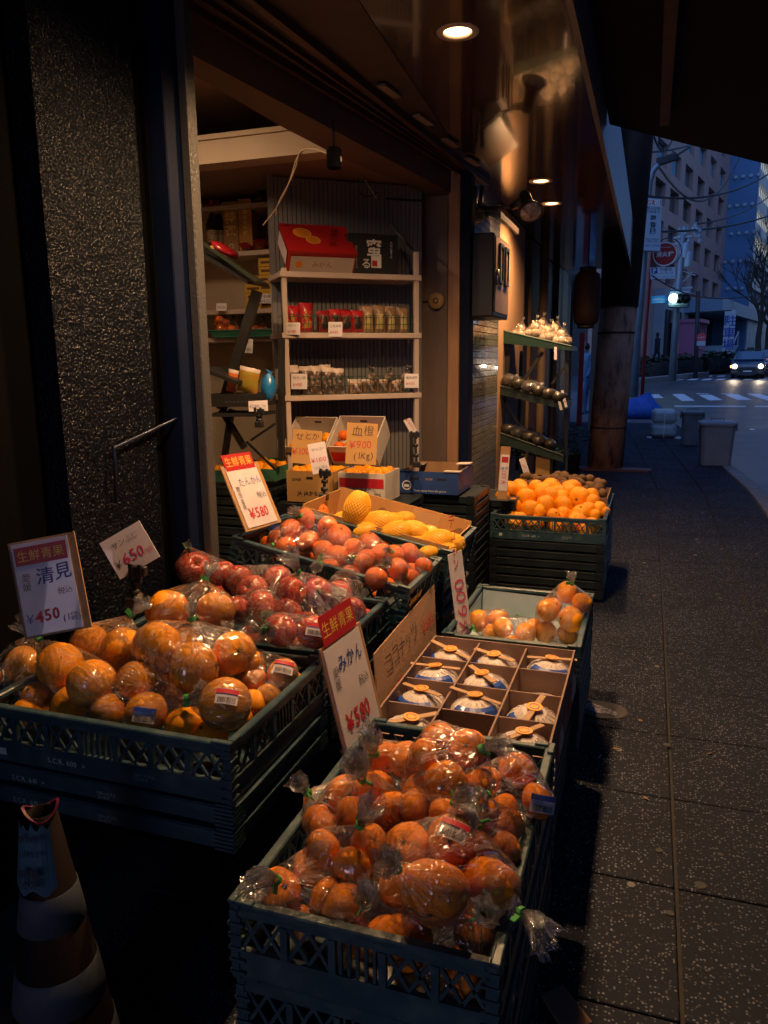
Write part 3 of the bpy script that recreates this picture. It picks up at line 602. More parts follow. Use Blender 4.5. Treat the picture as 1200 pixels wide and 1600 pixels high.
# ================================================================ CRATES  (local: x long, y wide, origin at the bottom centre)
def crate_meshes(L, Wd, H):
    """rim, base, long side, short side, corner post"""
    out = {}
    s = MB(); w = 0.022; th = 0.016
    for y in (-1, 1):
        s.box(-L/2, L/2, y*Wd/2, y*(Wd/2-w), H-th, H, ch=0.003)
    for x in (-1, 1): s.box(x*L/2, x*(L/2-w), -Wd/2+w, Wd/2-w, H-th, H, ch=0.003)
    for x in (-1,1):
        for y in (-1,1):      # raised stacking corners
            s.box(x*(L/2+0.002), x*(L/2-0.05), y*(Wd/2+0.002), y*(Wd/2-0.014), H-0.002, H+0.006, ch=0.002); s.box(x*(L/2+0.0025), x*(L/2-0.014), y*(Wd/2-0.0145), y*(Wd/2-0.05), H-0.002, H+0.0055, ch=0.002)
    out['rim'] = s
    s = MB(); s.box(-L/2+.012, L/2-.012, -Wd/2+.012, Wd/2-.012, 0.0, 0.008)
    for k in range(7): x = -L/2+L*(k+1)/8; s.box(x-.004,x+.004,-Wd/2+.012,Wd/2-.012,-0.004,0.0)
    out['base_panel'] = s
    def side(l, cut):
        s = MB(); t0, t1 = 0.004, 0.013           # panel thickness range measured from the outer face, local y from 0 inward
        hi = H-th
        s.box(-l/2, l/2, t0, t1, 0.0, H*0.36)                       # solid lower band
        s.box(-l/2, l/2, t0-.003, t1, H*0.345, H*0.385)             # ledge
        s.box(-l/2, l/2, t0, t1, hi-0.014, hi)                      # upper band
        nwin = max(2, int(round(l/0.105))); ww = l/nwin
        z0, z1 = H*0.385, hi-0.014
        for i in range(nwin+1):
            x = -l/2+i*ww; x0, x1 = max(-l/2, x-.007), min(l/2, x+.007); s.box(x0, x1, t0-.003, t1, z0, z1)
        for i in range(nwin):
            xa, xb = -l/2+i*ww+.007, -l/2+(i+1)*ww-.007
            if i == nwin//2 and cut:                                # hand hole with vertical ribs instead of a lattice
                for k in range(5): xx = xa+(xb-xa)*(k+0.5)/5; s.box(xx-.003, xx+.003, t0, t1, z0, z1)
            else:
                mx = (xa+xb)/2
                for (a, b_) in (((xa,z0),(mx,z1)),((mx,z1),(xb,z0)),((xa,z1),(mx,z0)),((mx,z0),(xb,z1))):
                    s.bar((a[0],(t0+t1)/2,a[1]),(b_[0],(t0+t1)/2,b_[1]),0.007,0.006, up=(0,1,0))
        return s
    out['long'] = side(L-0.03, True); out['short'] = side(Wd-0.03, True)
    s = MB()
    s.box(0,0.016,0,0.016,0,H-th)
    for k in range(5): z = H*0.06+k*(H-th)*0.18; s.box(-0.003,0.03,-0.003,0.004,z,z+0.006); s.box(-0.003,0.004,0.004,0.03,z,z+0.006)
    out['corner'] = s
    return {k: (v.mesh({'long':'side_panel','short':'side_panel','corner':'corner_post'}.get(k,k), M_crate)) for k, v in out.items()}
CR = {}
def crate(label, cx, cy_, zrim, L=0.74, Wd=0.55, H=0.15, rz_=0.0, tilt=0.0, group=None, text_side=None, m=None):
    """zrim: height of the rim; tilt raises the local -x end"""
    key = (L, Wd, H)
    if key not in CR: CR[key] = crate_meshes(L, Wd, H)
    me = CR[key]; t = thing('plastic_crate', label, 'crate', (0,0,0), group=group)
    Mx = Matrix.Translation((cx,cy_,zrim)) @ Matrix.Rotation(rz_,4,'Z') @ Matrix.Rotation(tilt,4,'Y') @ Matrix.Translation((0,0,-H))
    t.matrix_world = Mx
    ob('rim', me['rim'], t); ob('base_panel', me['base_panel'], t)
    for sgn in (1,-1):
        ob('side_panel', me['long'], t, (0,-sgn*Wd/2,0), (0,0,0 if sgn > 0 else math.pi))
        ob('side_panel', me['short'], t, (sgn*L/2,0,0), (0,0,math.pi/2 if sgn > 0 else -math.pi/2))
    for i,(x,y) in enumerate(((-1,-1),(1,-1),(1,1),(-1,1))): ob('corner_post', me['corner'], t, (x*L/2,y*Wd/2,0), (0,0,i*math.pi/2))
    if text_side is not None:
        text('S.C.R. %s  >' % text_side, M_print, t, (-0.10*L/0.74,-Wd/2+0.0034,H*0.17), (math.pi/2,0,0), h=0.014)
        text('リターナブル\nコンテナ', M_print, t, (0.13,-Wd/2+0.0034,H*0.17), (math.pi/2,0,0), h=0.02)
        s = MB(); s.box(-L*0.42,-L*0.39,-Wd/2+0.0032,-Wd/2+0.004,H*0.11,H*0.23); s.build('label_mark', M_print, t)
    return t
FC = {}
ORD = ['topmost','second from top','third from top','fourth from top','fifth from top','sixth from top','seventh from top','eighth from top','ninth from top','tenth from top','eleventh from top','twelfth from top','thirteenth from top','fourteenth from top','fifteenth from top']
def folded(label, cx, cy_, z0, L=0.74, Wd=0.55, rz_=0.0, tilt=0.0, group=None, txt=None, dark=True):
    """a collapsed crate, 6 cm high"""
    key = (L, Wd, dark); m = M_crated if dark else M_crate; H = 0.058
    if key not in FC:
        a = MB(); a.box(-L/2+.01,L/2-.01,-Wd/2+.01,Wd/2-.01,0.004,H-0.006); 
        b_ = MB()
        for y in (-1,1): b_.box(-L/2+.05,L/2-.05,y*Wd/2,y*(Wd/2-.01),0.008,H-0.004,ch=0.002); b_.box(-L/2+.05,L/2-.05,y*(Wd/2+.003),y*(Wd/2),H-0.014,H-0.006)
        for x in (-1,1): b_.box(x*L/2,x*(L/2-.01),-Wd/2+.05,Wd/2-.05,0.008,H-0.004,ch=0.002); b_.box(x*(L/2+.003),x*(L/2),-Wd/2+.05,Wd/2-.05,H-0.014,H-0.006)
        c = MB()
        for k in range(5): c.box(-0.002,0.05,-0.002,0.012,0.004+k*0.0105,0.010+k*0.0105); c.box(-0.002,0.012,0.012,0.05,0.004+k*0.0105,0.010+k*0.0105)
        c.box(0.003,0.048,0.003,0.048,0,H)
        FC[key] = (a.mesh('deck',m), b_.mesh('frame',m), c.mesh('corner_post',m))
    me = FC[key]; t = thing('folded_crate', label, 'crate', group=group)
    t.matrix_world = Matrix.Translation((cx,cy_,z0)) @ Matrix.Rotation(rz_,4,'Z') @ Matrix.Rotation(tilt,4,'Y')
    ob('deck', me[0], t); ob('frame', me[1], t)
    for i,(x,y) in enumerate(((-1,-1),(1,-1),(1,1),(-1,1))): ob('corner_post', me[2], t, (x*L/2,y*Wd/2,0), (0,0,i*math.pi/2))
    if txt:
        text('S.C.R. %s  >' % txt, M_print, t, (-0.22,-Wd/2-0.0035,0.024), (math.pi/2,0,0), h=0.013); text('リターナブル\nコンテナ', M_print, t, (0.02,-Wd/2-0.0035,0.024), (math.pi/2,0,0), h=0.02)
    return t
def fstack(label, group, cx, cy_, ztop, L, Wd, rz_=0.0, n=None, zmin=0.0, i0=0, **k):
    i = i0; z = ztop-0.06
    while z > zmin-0.001 and (n is None or i-i0 < n):
        folded(label+', '+ORD[i], cx, cy_+random.uniform(-.006,.006), z, L, Wd, rz_+random.uniform(-.008,.008), group=group, **k); z -= 0.06; i += 1
    return z+0.06

HP = math.pi/2
# A: big oranges front left / apples behind
KX, KY, KZ = -1.225, 1.675, 0.70
crate('teal crate of big shiny oranges at the front left', KX, KY, KZ, L=0.74, Wd=0.55, text_side='600')
folded('flattened crate directly under the crate of big oranges', KX, KY, KZ-0.15-0.062, txt='610', dark=False)
folded('lower flattened crate under the crate of big oranges', KX, KY-0.004, KZ-0.15-0.122, txt='619', dark=False)
crate('teal crate of bagged red apples behind the big oranges', KX-0.0, 2.255, KZ+0.005, L=0.74, Wd=0.55)
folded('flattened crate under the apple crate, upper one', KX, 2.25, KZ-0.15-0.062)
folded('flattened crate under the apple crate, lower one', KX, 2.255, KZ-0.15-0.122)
s = MB(); s.box(-1.60,-0.90,1.42,2.52,KZ-0.30,KZ-0.275); t = thing('display_bench', 'low dark bench carrying the orange and apple crates', 'bench'); s.build('bench_top', M_soot, t)
for x in (-1.56,-0.94):
    for y in (1.46,2.48): s = MB(); s.box(x-.02,x+.02,y-.02,y+.02,0,KZ-0.30); s.build('leg', M_soot, t)
# B: tilted crates along the shop front
TT = R(11.5)
def tilted(label, xr, yc, zr, Wd, m=None, **k):
    L = 0.74; c = Vector((xr-math.cos(TT)*L/2, yc, zr+math.sin(TT)*L/2)); 
    return crate(label, c.x, c.y, c.z, L=L, Wd=Wd, tilt=TT, **k)
C_tank = tilted('tilted teal crate of bagged red oranges in the middle', -0.785, 2.80, 0.735, 0.46)
C_mango = tilted('tilted teal crate holding the carton of mangoes', -0.755, 3.32, 0.755, 0.50)
for (lab, yc, xr, zr, Wd, gr) in (('dark crate stacked under the bagged red oranges', 2.80, -0.80, 0.735, 0.46, 'crates under the red oranges'), ('dark crate stacked under the mango carton', 3.32, -0.77, 0.755, 0.50, 'crates under the mango carton')):
    for i in range(3):
        L = 0.74; z = zr-0.15-0.065*(i+1)+0.004
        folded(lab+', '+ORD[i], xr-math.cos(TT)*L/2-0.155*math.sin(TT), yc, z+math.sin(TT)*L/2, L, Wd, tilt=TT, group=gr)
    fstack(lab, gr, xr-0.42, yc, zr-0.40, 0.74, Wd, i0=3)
for yc, xr, lab in ((2.80,-0.785,'orange'),(3.32,-0.755,'mango')):
    # yellow tag hanging from the crate end
    Mx = (C_tank if lab == 'orange' else C_mango).matrix_world
    s = MB(); s.box(0.371,0.3745,-0.20,-0.05,0.02,0.10,ch=0.001); s.box(0.3746,0.3755,-0.15,-0.12,0.05,0.07,m=1)
    o = s.build('yellow_tag', [mat('yellow_tag_plastic',(0.62,0.33,0.02),0.5,c2=(0.5,0.26,0.02),nscale=20), M_blackink]); o.matrix_world = Mx
    tag(o, 'yellow handling tag on the end of the %s crate' % ('red orange' if lab == 'orange' else 'mango'), 'tag')
# C: front mandarins, coconuts, dekopon
MX, MZ = -0.44, 0.56
crate('teal crate of bagged mandarins at the very front', MX, 1.50, MZ, L=0.79, Wd=0.51, H=0.16, rz_=HP)
crate('second teal crate right under the mandarins', MX+0.004, 1.505, MZ-0.165, L=0.79, Wd=0.51, H=0.16, rz_=HP)
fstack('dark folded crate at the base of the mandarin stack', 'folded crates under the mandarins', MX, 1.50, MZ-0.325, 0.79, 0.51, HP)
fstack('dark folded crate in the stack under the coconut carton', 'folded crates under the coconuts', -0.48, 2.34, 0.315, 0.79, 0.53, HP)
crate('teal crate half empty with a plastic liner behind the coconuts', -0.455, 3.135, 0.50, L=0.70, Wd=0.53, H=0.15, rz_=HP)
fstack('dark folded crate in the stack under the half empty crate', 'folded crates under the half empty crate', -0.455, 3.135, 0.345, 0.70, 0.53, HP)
s = MB(); s.box(-0.25,0.25,-0.33,0.33,0.009,0.011)
for x in (-1,1): s.add([(x*.2505,-0.33,0.011),(x*.2505,0.33,0.011),(x*.245,0.33,0.125),(x*.245,-0.33,0.12)],[(0,1,2,3)])
s.add([(-.25,.331,0.011),(.25,.331,0.011),(.24,.325,0.12),(-.24,.325,0.135)],[(0,1,2,3)])
o = s.build('crate_liner', mat('milky_blue_liner',(0.30,0.42,0.50),0.3,c2=(0.42,0.50,0.55),nscale=3,bump=0.3,bscale=14), loc=(-0.455,3.135,0.35)); tag(o,'milky blue plastic liner sheet inside the half empty crate','liner')
# D: loose oranges and kiwis by the second rack
OX = -0.585
crate('teal crate heaped with loose oranges on the far stack', OX, 5.20, 0.55, L=0.74, Wd=0.50, H=0.16, text_side='610')
crate('teal crate with the kiwi carton, behind the loose oranges', OX, 5.72, 0.55, L=0.74, Wd=0.50, H=0.16)
for yc in (5.20,5.72):
    fstack('dark folded crate under the %s crate' % ('loose orange' if yc < 5.5 else 'kiwi'), 'folded crates under the oranges and kiwis', OX, yc, 0.385, 0.74, 0.50)
# E: black crates under blue carton
b_l = W(622,770,y=4.5); b_r = W(738,770,y=4.5)
fstack('black crate under the blue carton', 'black crates under the blue carton', (b_l.x+b_r.x)/2-0.02, 4.78, W(630,772,y=4.5).z, 0.52, 0.46, dark=True)
fstack('black crate stacked beside the timber post', 'black crates beside the timber post', -1.02, 5.35, 0.62, 0.46, 0.40, HP)
# ================================================================ FRUIT
def fruit_mesh(name, m, flat=0.88, dim=0.10, n=26, rings=17, lob=0.02, seed=0, stem=True):
    """unit-radius fruit, stem dimple at +Z"""
    s = MB(); prof = []
    for i in range(rings+1):
        a = math.pi*i/rings; r = math.sin(a); z = -math.cos(a)*flat
        z -= dim*math.exp(-(r/0.22)**2) if i > rings/2 else -dim*0.5*math.exp(-(r/0.2)**2)
        prof.append((max(r, 0.0), z))
    off = Vector((seed*3.7, seed*1.3, 0))
    def fn(p):
        k = 1+lob*2*noise.noise(p*1.3+off)+lob*0.6*math.cos(5*math.atan2(p.y, p.x)+seed)*(1 if p.z > 0 else 0.3)
        return p*k
    s.lathe(prof, n, 0, fn=fn)
    if stem:
        zt = flat-dim*0.85
        for k in range(5):
            a = 2*math.pi*k/5; s.add([(0,0,zt+.05),(0.10*math.cos(a-.35),0.10*math.sin(a-.35),zt+.03),(0.17*math.cos(a),0.17*math.sin(a),zt+.05),(0.10*math.cos(a+.35),0.10*math.sin(a+.35),zt+.03)],[(0,1,2,3)],1)
        s.lathe([(0.05,zt),(0.045,zt+.075),(0,zt+.08)],6,1)
    return s.mesh(name, [m, M_calyx], True)
FM = {'orange': [fruit_mesh('orange', M_orange, 0.90, 0.06, seed=i) for i in range(3)], 'mandarin': [fruit_mesh('mandarin', M_mikan, 0.78, 0.10, seed=i, lob=0.03) for i in range(3)],
      'red_orange': [fruit_mesh('red_orange', M_tank, 0.9, 0.06, seed=i) for i in range(3)], 'apple': [fruit_mesh('apple', M_apple, 0.88, 0.30, seed=i, lob=0.03) for i in range(3)],
      'kiwi': [fruit_mesh('kiwi', M_kiwi, 1.0, 0.0, 14, 10, seed=i, stem=False) for i in range(2)]}
def rrot(tilt=1.2): return (random.uniform(-tilt, tilt), random.uniform(-tilt, tilt), random.uniform(0, 6.28))
def bag_film(fr, knot, seed=0, res=3):
    """taut skin round the fruit: hull of inflated fruit drawn in to the knot, in the bag's own frame (knot on +Z)"""
    rnd = random.Random(seed); bm = bmesh.new(); gold = math.pi*(3-math.sqrt(5))
    for (p, r) in fr:
        for k in range(60):
            z = 1-2*(k+.5)/60; q = math.sqrt(1-z*z); a = gold*k+seed
            bm.verts.new(p+Vector((q*math.cos(a), q*math.sin(a), z))*(r*1.055))
    for k in range(8): a = k*math.pi/4; bm.verts.new(Vector((0.009*math.cos(a), 0.009*math.sin(a), knot)))
    h = bmesh.ops.convex_hull(bm, input=bm.verts)
    bmesh.ops.delete(bm, geom=[v for v in bm.verts if not v.link_faces], context='VERTS')
    for it in range(2):
        lim = 0.03 if it == 0 else 0.022
        es = [e for e in bm.edges if e.calc_length() > lim]
        bmesh.ops.subdivide_edges(bm, edges=es, cuts=2 if it == 0 else 1, use_grid_fill=True)
        bmesh.ops.triangulate(bm, faces=bm.faces)
    bmesh.ops.smooth_vert(bm, verts=bm.verts, factor=0.4, use_axis_x=True, use_axis_y=True, use_axis_z=True)
    bm.normal_update()
    for v in bm.verts:
        a = math.atan2(v.co.y, v.co.x); near = 1/(1+((v.co-Vector((0,0,knot))).length/0.05)**2)
        w = abs(noise.noise(Vector((a*5+seed, v.co.z*9, seed))))*0.008*(0.5+1.6*near) + abs(noise.noise(v.co*38+Vector((seed,0,0))))*0.006
        nv = v.co - v.normal*w
        for (p, r) in fr:
            d = nv-p
            if d.length < r*1.012: nv = p+d.normalized()*r*1.012
        v.co = nv
    me = bpy.data.meshes.new('plastic_bag'); bm.to_mesh(me); bm.free(); me.materials.append(M_film)
    me.polygons.foreach_set('use_smooth', [True]*len(me.polygons)); return me
def frill_mesh(seed, size=0.045, H=0.07):
    """the bunched, crumpled bag mouth above the knot"""
    rnd = random.Random(seed); s = MB(); n = 40; R_ = 7; pl = rnd.randint(5, 8); ph = rnd.uniform(0, 6)
    vs = []; fs = []
    for layer in range(3):
        b = len(vs); sz = size*(1-0.28*layer); hh = H*(1-0.18*layer); ph += 1.3
        for i in range(R_+1):
            t = i/R_
            for k in range(n):
                a = 2*math.pi*k/n; r = 0.006+sz*t**1.1*(0.66+0.07*math.sin(2*pl*a+ph+2.5*t)+0.45*noise.noise(Vector((math.cos(a)*1.6, math.sin(a)*1.6+t*2, seed+layer)))+0.16*noise.noise(Vector((math.cos(a)*7, math.sin(a)*7, t*3+seed))))
                x = r*math.cos(a+0.5*t); y = r*math.sin(a+0.5*t); z = hh*(t**0.8)*(1+0.5*noise.noise(Vector((math.cos(a)*1.7, math.sin(a)*1.7, seed+layer*3))))-0.004+0.006*noise.noise(Vector((math.cos(a)*6,math.sin(a)*6,t*6+seed)))
                x += 0.02*t*t*math.sin(seed*2.1); y += 0.02*t*t*math.cos(seed*1.7); z -= 0.03*t**3*noise.noise(Vector((math.cos(a)*2,math.sin(a)*2,seed)))
                vs.append((x, y, z))
        for i in range(R_):
            for k in range(n): fs.append((b+i*n+k, b+i*n+(k+1)%n, b+(i+1)*n+(k+1)%n, b+(i+1)*n+k))
    s.add(vs, fs); return s.mesh('bag_mouth', M_frill, True)
FR = [frill_mesh(i, 0.034, 0.062) for i in range(7)]
s = MB(); s.lathe([(0.0065,-0.006),(0.0095,-0.006),(0.0095,0.005),(0.0065,0.005)],10); s.box(0.006,0.024,-0.0015,0.0015,-0.007,0.007); TIE = s.mesh('tie', M_green)
LBL = {}
def sticker(parent, fr, p, up, seed, style):
    """a price label stuck on one fruit, facing p"""
    key = style
    if key not in LBL:
        s = MB(); w, h = 0.055, 0.038; n = 6
        for i in range(n):
            x0, x1 = -w/2+w*i/n, -w/2+w*(i+1)/n
            c = lambda x, y: (x, y, -(x*x)*7.0-(y*y)*5)
            s.add([c(x0,-h/2),c(x1,-h/2),c(x1,h/2),c(x0,h/2)],[(0,1,2,3)],0)
            s.add([tuple(Vector(c(x0+.0*i,h*0.18))+Vector((0,0,.0006))),tuple(Vector(c(x1,h*.18))+Vector((0,0,.0006))),tuple(Vector(c(x1,h*.47))+Vector((0,0,.0006))),tuple(Vector(c(x0,h*.47))+Vector((0,0,.0006)))],[(0,1,2,3)],1)
        rr = random.Random(5); x = -w*0.40
        while x < w*0.40:
            ww = rr.choice((.0008,.0014,.002)); q = [(x,-h*.42),(x+ww,-h*.42),(x+ww,-h*.08),(x,-h*.08)]
            s.add([(a,b_,-(a*a)*7-(b_*b_)*5+.0006) for a,b_ in q],[(0,1,2,3)],2); x += ww+rr.choice((.001,.0015))
        LBL[key] = s.mesh('price_label', [M_paper, M_redink if style else M_blueink, M_blackink])
    d = p.normalized(); z = d; x = up.cross(z).normalized(); y = z.cross(x)
    o = ob('price_label', LBL[key], parent); c = fr+p
    o.matrix_local = Matrix(((x.x,y.x,z.x,c.x),(x.y,y.y,z.y,c.y),(x.z,y.z,z.z,c.z),(0,0,0,1))); return o
def bag(kind, label, fruits, knot, group, name=None, frill=True, frs=1.0, lab=None, tie=True, seed=None, knot_out=0.035):
    """fruits: [(world centre, radius)], knot: world point.  One bag = film, fruit, tie, bunched mouth"""
    seed = seed if seed is not None else random.randint(0, 999)
    c = sum((p for p, r in fruits), Vector())/len(fruits); k = Vector(knot)
    z = (k-c).normalized(); up = Vector((0,0,1)); x = up.cross(z)
    if x.length < .05: x = Vector((1,0,0))
    x.normalize(); y = z.cross(x)
    Mx = Matrix(((x.x,y.x,z.x,c.x),(x.y,y.y,z.y,c.y),(x.z,y.z,z.z,c.z),(0,0,0,1))); Mi = Mx.inverted()
    t = thing(name or 'bag_of_%ss' % kind, label, 'fruit bag', group=group); t.matrix_world = Mx
    loc = [(Mi@p, r) for p, r in fruits]; kd = (Mi@k).z
    kd = max(kd, max(p.z+0.25*r for p, r in loc)+0.012)
    for p, r in loc:
        o = ob(kind, random.choice(FM[kind]), t, p, rrot(1.5), (r*random.uniform(.97,1.03),)*3)
    ob('plastic_bag', bag_film(loc, kd, seed), t)
    if frill: o = ob('bag_mouth', FR[seed % 7], t, (0,0,kd+0.004), (0,0,seed), (frs*.86,)*3)
    if tie: ob('tie', TIE, t, (0,0,kd+0.002), (0,0,seed*1.3))
    if lab is not None:
        i, px_dir, st = lab; p, r = loc[i]; dv = (Mi.to_3x3()@((CP-(Mx@p)).normalized()*0.9+Vector(px_dir))).normalized(); sticker(t, p, dv*r*1.075, Mi.to_3x3()@Vector((0.25,0,1)), seed, st)
    return t
def FW_(lst, z=None, r=None, pl=None):
    """fruit from photo points: (px, py, diameter px [, z])"""
    out = []
    for q in lst:
        px_, py_, d = q[:3]; zz = q[3] if len(q) > 3 else z
        p = W(px_, py_, z=zz) if pl is None else WP(px_, py_, pl[0]+pl[1]*zz, pl[1])
        depth = (p-CP).dot(FW); rr = max(0.5*d/F_PX*depth, 0.02) if r is None else r
        out.append((p, rr))
    # relax overlaps, then keep every fruit inside the walls of its crate
    for it in range(30):
        for i in range(len(out)):
            for j in range(i+1, len(out)):
                a, ra = out[i]; b_, rb = out[j]; d = b_-a; m = (ra+rb)*0.985
                if d.length < m:
                    k = (m-d.length)/2; u = d.normalized() if d.length > 1e-5 else Vector((0,0,1)); out[i] = (a-u*k*0.9, ra); out[j] = (b_+u*k*0.9, rb)
        if pl is None:
            for i, (p, r_) in enumerate(out):
                for (x0, x1, y0, y1, zr) in ((-.683,-.197,1.118,1.882,.56),(-1.583,-.867,1.412,1.938,.70),(-1.583,-.867,1.992,2.518,.705),(-.708,-.202,2.797,3.473,.50)):
                    if x0-.06 < p.x < x1+.06 and y0-.06 < p.y < y1+.06 and p.z < zr+.6*r_:
                        q_ = r_*1.06 if p.z < zr else math.sqrt(max(0.0, (r_*1.06)**2-(p.z-zr)**2)); p.x = min(max(p.x, x0+q_), x1-q_); p.y = min(max(p.y, y0+q_), y1-q_); break
    return out
# ---- A big oranges
KF = KZ-0.15+0.01
g = 'bags of big oranges in the front left crate'
bag('orange', 'three orange bag heaped highest on the big orange pile', FW_([(252,1012,80,.79),(302,1040,84,.76),(362,1022,70,.76)]), W(300,968,z=.87), g, seed=3, frs=0.8)
bag('orange', 'bag of oranges at the back top of the pile with an upright twist', FW_([(270,962,66,.80),(332,958,62,.80),(300,990,60,.74)]), W(322,905,z=.90), g, seed=11)
bag('orange', 'bag at the near middle of the pile with a price label on its side', FW_([(168,1110,58,.67),(228,1112,68,.67),(212,1066,62,.72)]), W(292,1090,z=.72), g, seed=8, lab=(1,(-.1,0,-.1),0), frs=1.1, knot_out=.05)
bag('orange', 'single big orange in film with a red and white price label', FW_([(352,1100,82,.71)]), W(296,1100,z=.72), g, seed=5, lab=(0,(.1,0,.35),1), tie=False, frill=False)
bag('orange', 'left orange bag with two fruits under the white price board', FW_([(143,1068,78,.73),(95,1042,74,.73)]), W(62,1000,z=.80), g, seed=16, frs=1.25)
bag('orange', 'orange bag between the price board and the top bag', FW_([(190,1012,66,.76),(140,1005,60,.76)]), W(205,962,z=.84), g, seed=20, frs=1.1)
bag('orange', 'orange bag at the left end of the front left crate', FW_([(28,1040,56,.70),(45,1088,52,.66),(-20,1060,60,.68)]), W(52,990,z=.78), g, seed=23)
bag('orange', 'small orange bag at the right back corner with a price label', FW_([(398,1062,44,.69),(440,1052,50,.70),(418,1088,44,.66)]), W(385,1010,z=.76), g, seed=29, lab=(1,(.1,0,.5),1))
bag('orange', 'low orange bag behind the single labelled orange', FW_([(385,1040,50,.72),(352,1050,50,.70)]), W(360,995,z=.79), g, seed=31, frs=.8)
LO = ['just left of the large labelled one','under the large labelled one at the rim','right of the large labelled one','below the three orange bag','at the left below the second bag','behind the large labelled one','nearest the left frame edge','between the left bag and the rim','at the right end near the rim','under the bag next to the price board','under the leftmost bag','nearest the rim at the middle','at the rim corner on the right']
gl = 'loose oranges low in the front left crate'
for i, (a, b_, d, z) in enumerate(((290,1130,62,.64),(330,1150,56,.63),(395,1100,46,.65),(262,1082,56,.66),(110,1100,60,.65),(330,1075,60,.66),(15,1110,50,.63),(70,1105,50,.63),(455,1070,44,.66),(200,1040,60,.68),(60,1050,50,.66),(165,1135,46,.62),(375,1120,42,.63))):
    p, r = FW_([(a,b_,d,z)])[0]; tag(ob('orange', random.choice(FM['orange']), None, p, rrot(), (r,r,r)), 'loose big orange low in the left crate, '+LO[i], 'orange', gl)
# ---- apples
g = 'bags of apples behind the big oranges'
bag('apple', 'bag of two apples at the far left with its twist straight up', FW_([(302,888,56,.80),(345,900,50,.79)]), W(294,856,z=.92), g, seed=2, frs=.6)
bag('apple', 'bag of pale apples right of the far left apple bag', FW_([(395,922,50,.78),(432,905,46,.80),(372,905,44,.79)]), W(412,960,z=.78), g, seed=9, frs=.9)
bag('apple', 'large clear apple bag with a tall pink glinting mouth', FW_([(460,928,48,.80),(490,925,46,.79),(480,978,52,.74),(450,960,46,.76),(520,985,48,.70),(560,958,44,.71)], r=.052), W(466,893,z=.90), g, seed=12, frs=1.3)
bag('apple', 'apple bag lying flat in front with a barcode label', FW_([(438,985,56,.78),(490,988,54,.78)]), W(412,985,z=.80), g, seed=15, lab=(1,(.15,0,.2),1), frs=.8)
bag('apple', 'apple bag at the right end with a round label on top', FW_([(528,930,50,.75),(560,962,42,.71),(545,905,30,.74)], r=.052), W(498,925,z=.80), g, seed=18, lab=(0,(.1,0,.5),1), frill=False)
bag('apple', 'apple bag tucked behind the big oranges heap', FW_([(400,962,56,.76),(388,992,46,.72),(372,955,46,.76)]), W(418,978,z=.80), g, seed=21, frs=1.0)
for i, (a, b_, d, z) in enumerate(((437,948,44,.73),(570,965,36,.67),(345,935,46,.72),(310,925,46,.71),(500,950,40,.70),(465,1005,42,.69),(530,1000,40,.67),(380,940,40,.70))):
    p, r = FW_([(a,b_,d,z)])[0]; tag(ob('apple', random.choice(FM['apple']), None, p, (random.uniform(-.9,.2), random.uniform(-.5,.5), 0), (r,r,r)), 'loose red apple between the apple bags', 'apple', 'loose apples in the apple crate')
# ---- red oranges on the tilted crate
def plane_of(c, zl):
    M_ = c.matrix_world; return (M_.translation.copy(), (M_.to_3x3()@Vector((0,0,1))).normalized())
PT = plane_of(C_tank, 0)
g = 'bags of red oranges in the middle tilted crate'
def tf(l): return FW_(l, pl=PT)
def tk(px_, py_, h): return WP(px_, py_, PT[0]+PT[1]*h, PT[1])
bag('red_orange', 'red orange bag at the left with its mouth spread toward the price board', tf([(454,829,36,.16),(474,849,36,.14),(452,852,34,.12),(432,842,30,.10)]), tk(425,852,.14), g, seed=4, frs=1.1)
bag('red_orange', 'red orange bag at the upper left, its mouth standing up', tf([(482,816,36,.19),(504,825,34,.18),(488,838,34,.14)]), tk(470,806,.22), g, seed=13, frs=1.0)
bag('red_orange', 'red orange bag in the crate middle, knotted at the left', tf([(530,837,38,.18),(527,868,36,.15),(552,858,36,.16),(505,860,34,.14)]), tk(499,880,.19), g, seed=6, frs=.9)
bag('red_orange', 'red orange bag right of middle with a pale shining film', tf([(577,848,34,.18),(573,873,34,.15),(594,866,34,.16)]), tk(550,872,.2), g, seed=10, frs=.7)
bag('red_orange', 'red orange bag at the right front with a high fan mouth', tf([(588,904,38,.15),(621,893,36,.16),(606,915,34,.11),(640,903,32,.13)]), tk(606,884,.22), g, seed=17, frs=.9)
bag('red_orange', 'red orange bag at the right back corner of its crate', tf([(638,866,32,.17),(660,886,30,.15),(618,868,34,.17),(644,890,28,.12)]), tk(612,862,.23), g, seed=22, frs=.6)
bag('red_orange', 'low red orange bag along the near edge of its crate', tf([(518,890,34,.11),(547,893,32,.11),(562,884,34,.13)]), tk(500,872,.15), g, seed=25, frill=False)
for i, (a, b_, d, h) in enumerate(((600,850,30,.12),(480,868,32,.07),(455,872,30,.06),(640,918,26,.07),(570,905,30,.07),(500,800,28,.12),(418,850,26,.07),(432,868,28,.05),(545,830,30,.12),(520,905,28,.06),(590,930,24,.05))):
    p, r = tf([(a,b_,d,h)])[0]; tag(ob('red_orange', random.choice(FM['red_orange']), None, p, rrot(), (r,r,r)), 'loose red orange low among the bags in the tilted crate', 'orange', 'loose red oranges in the tilted crate')
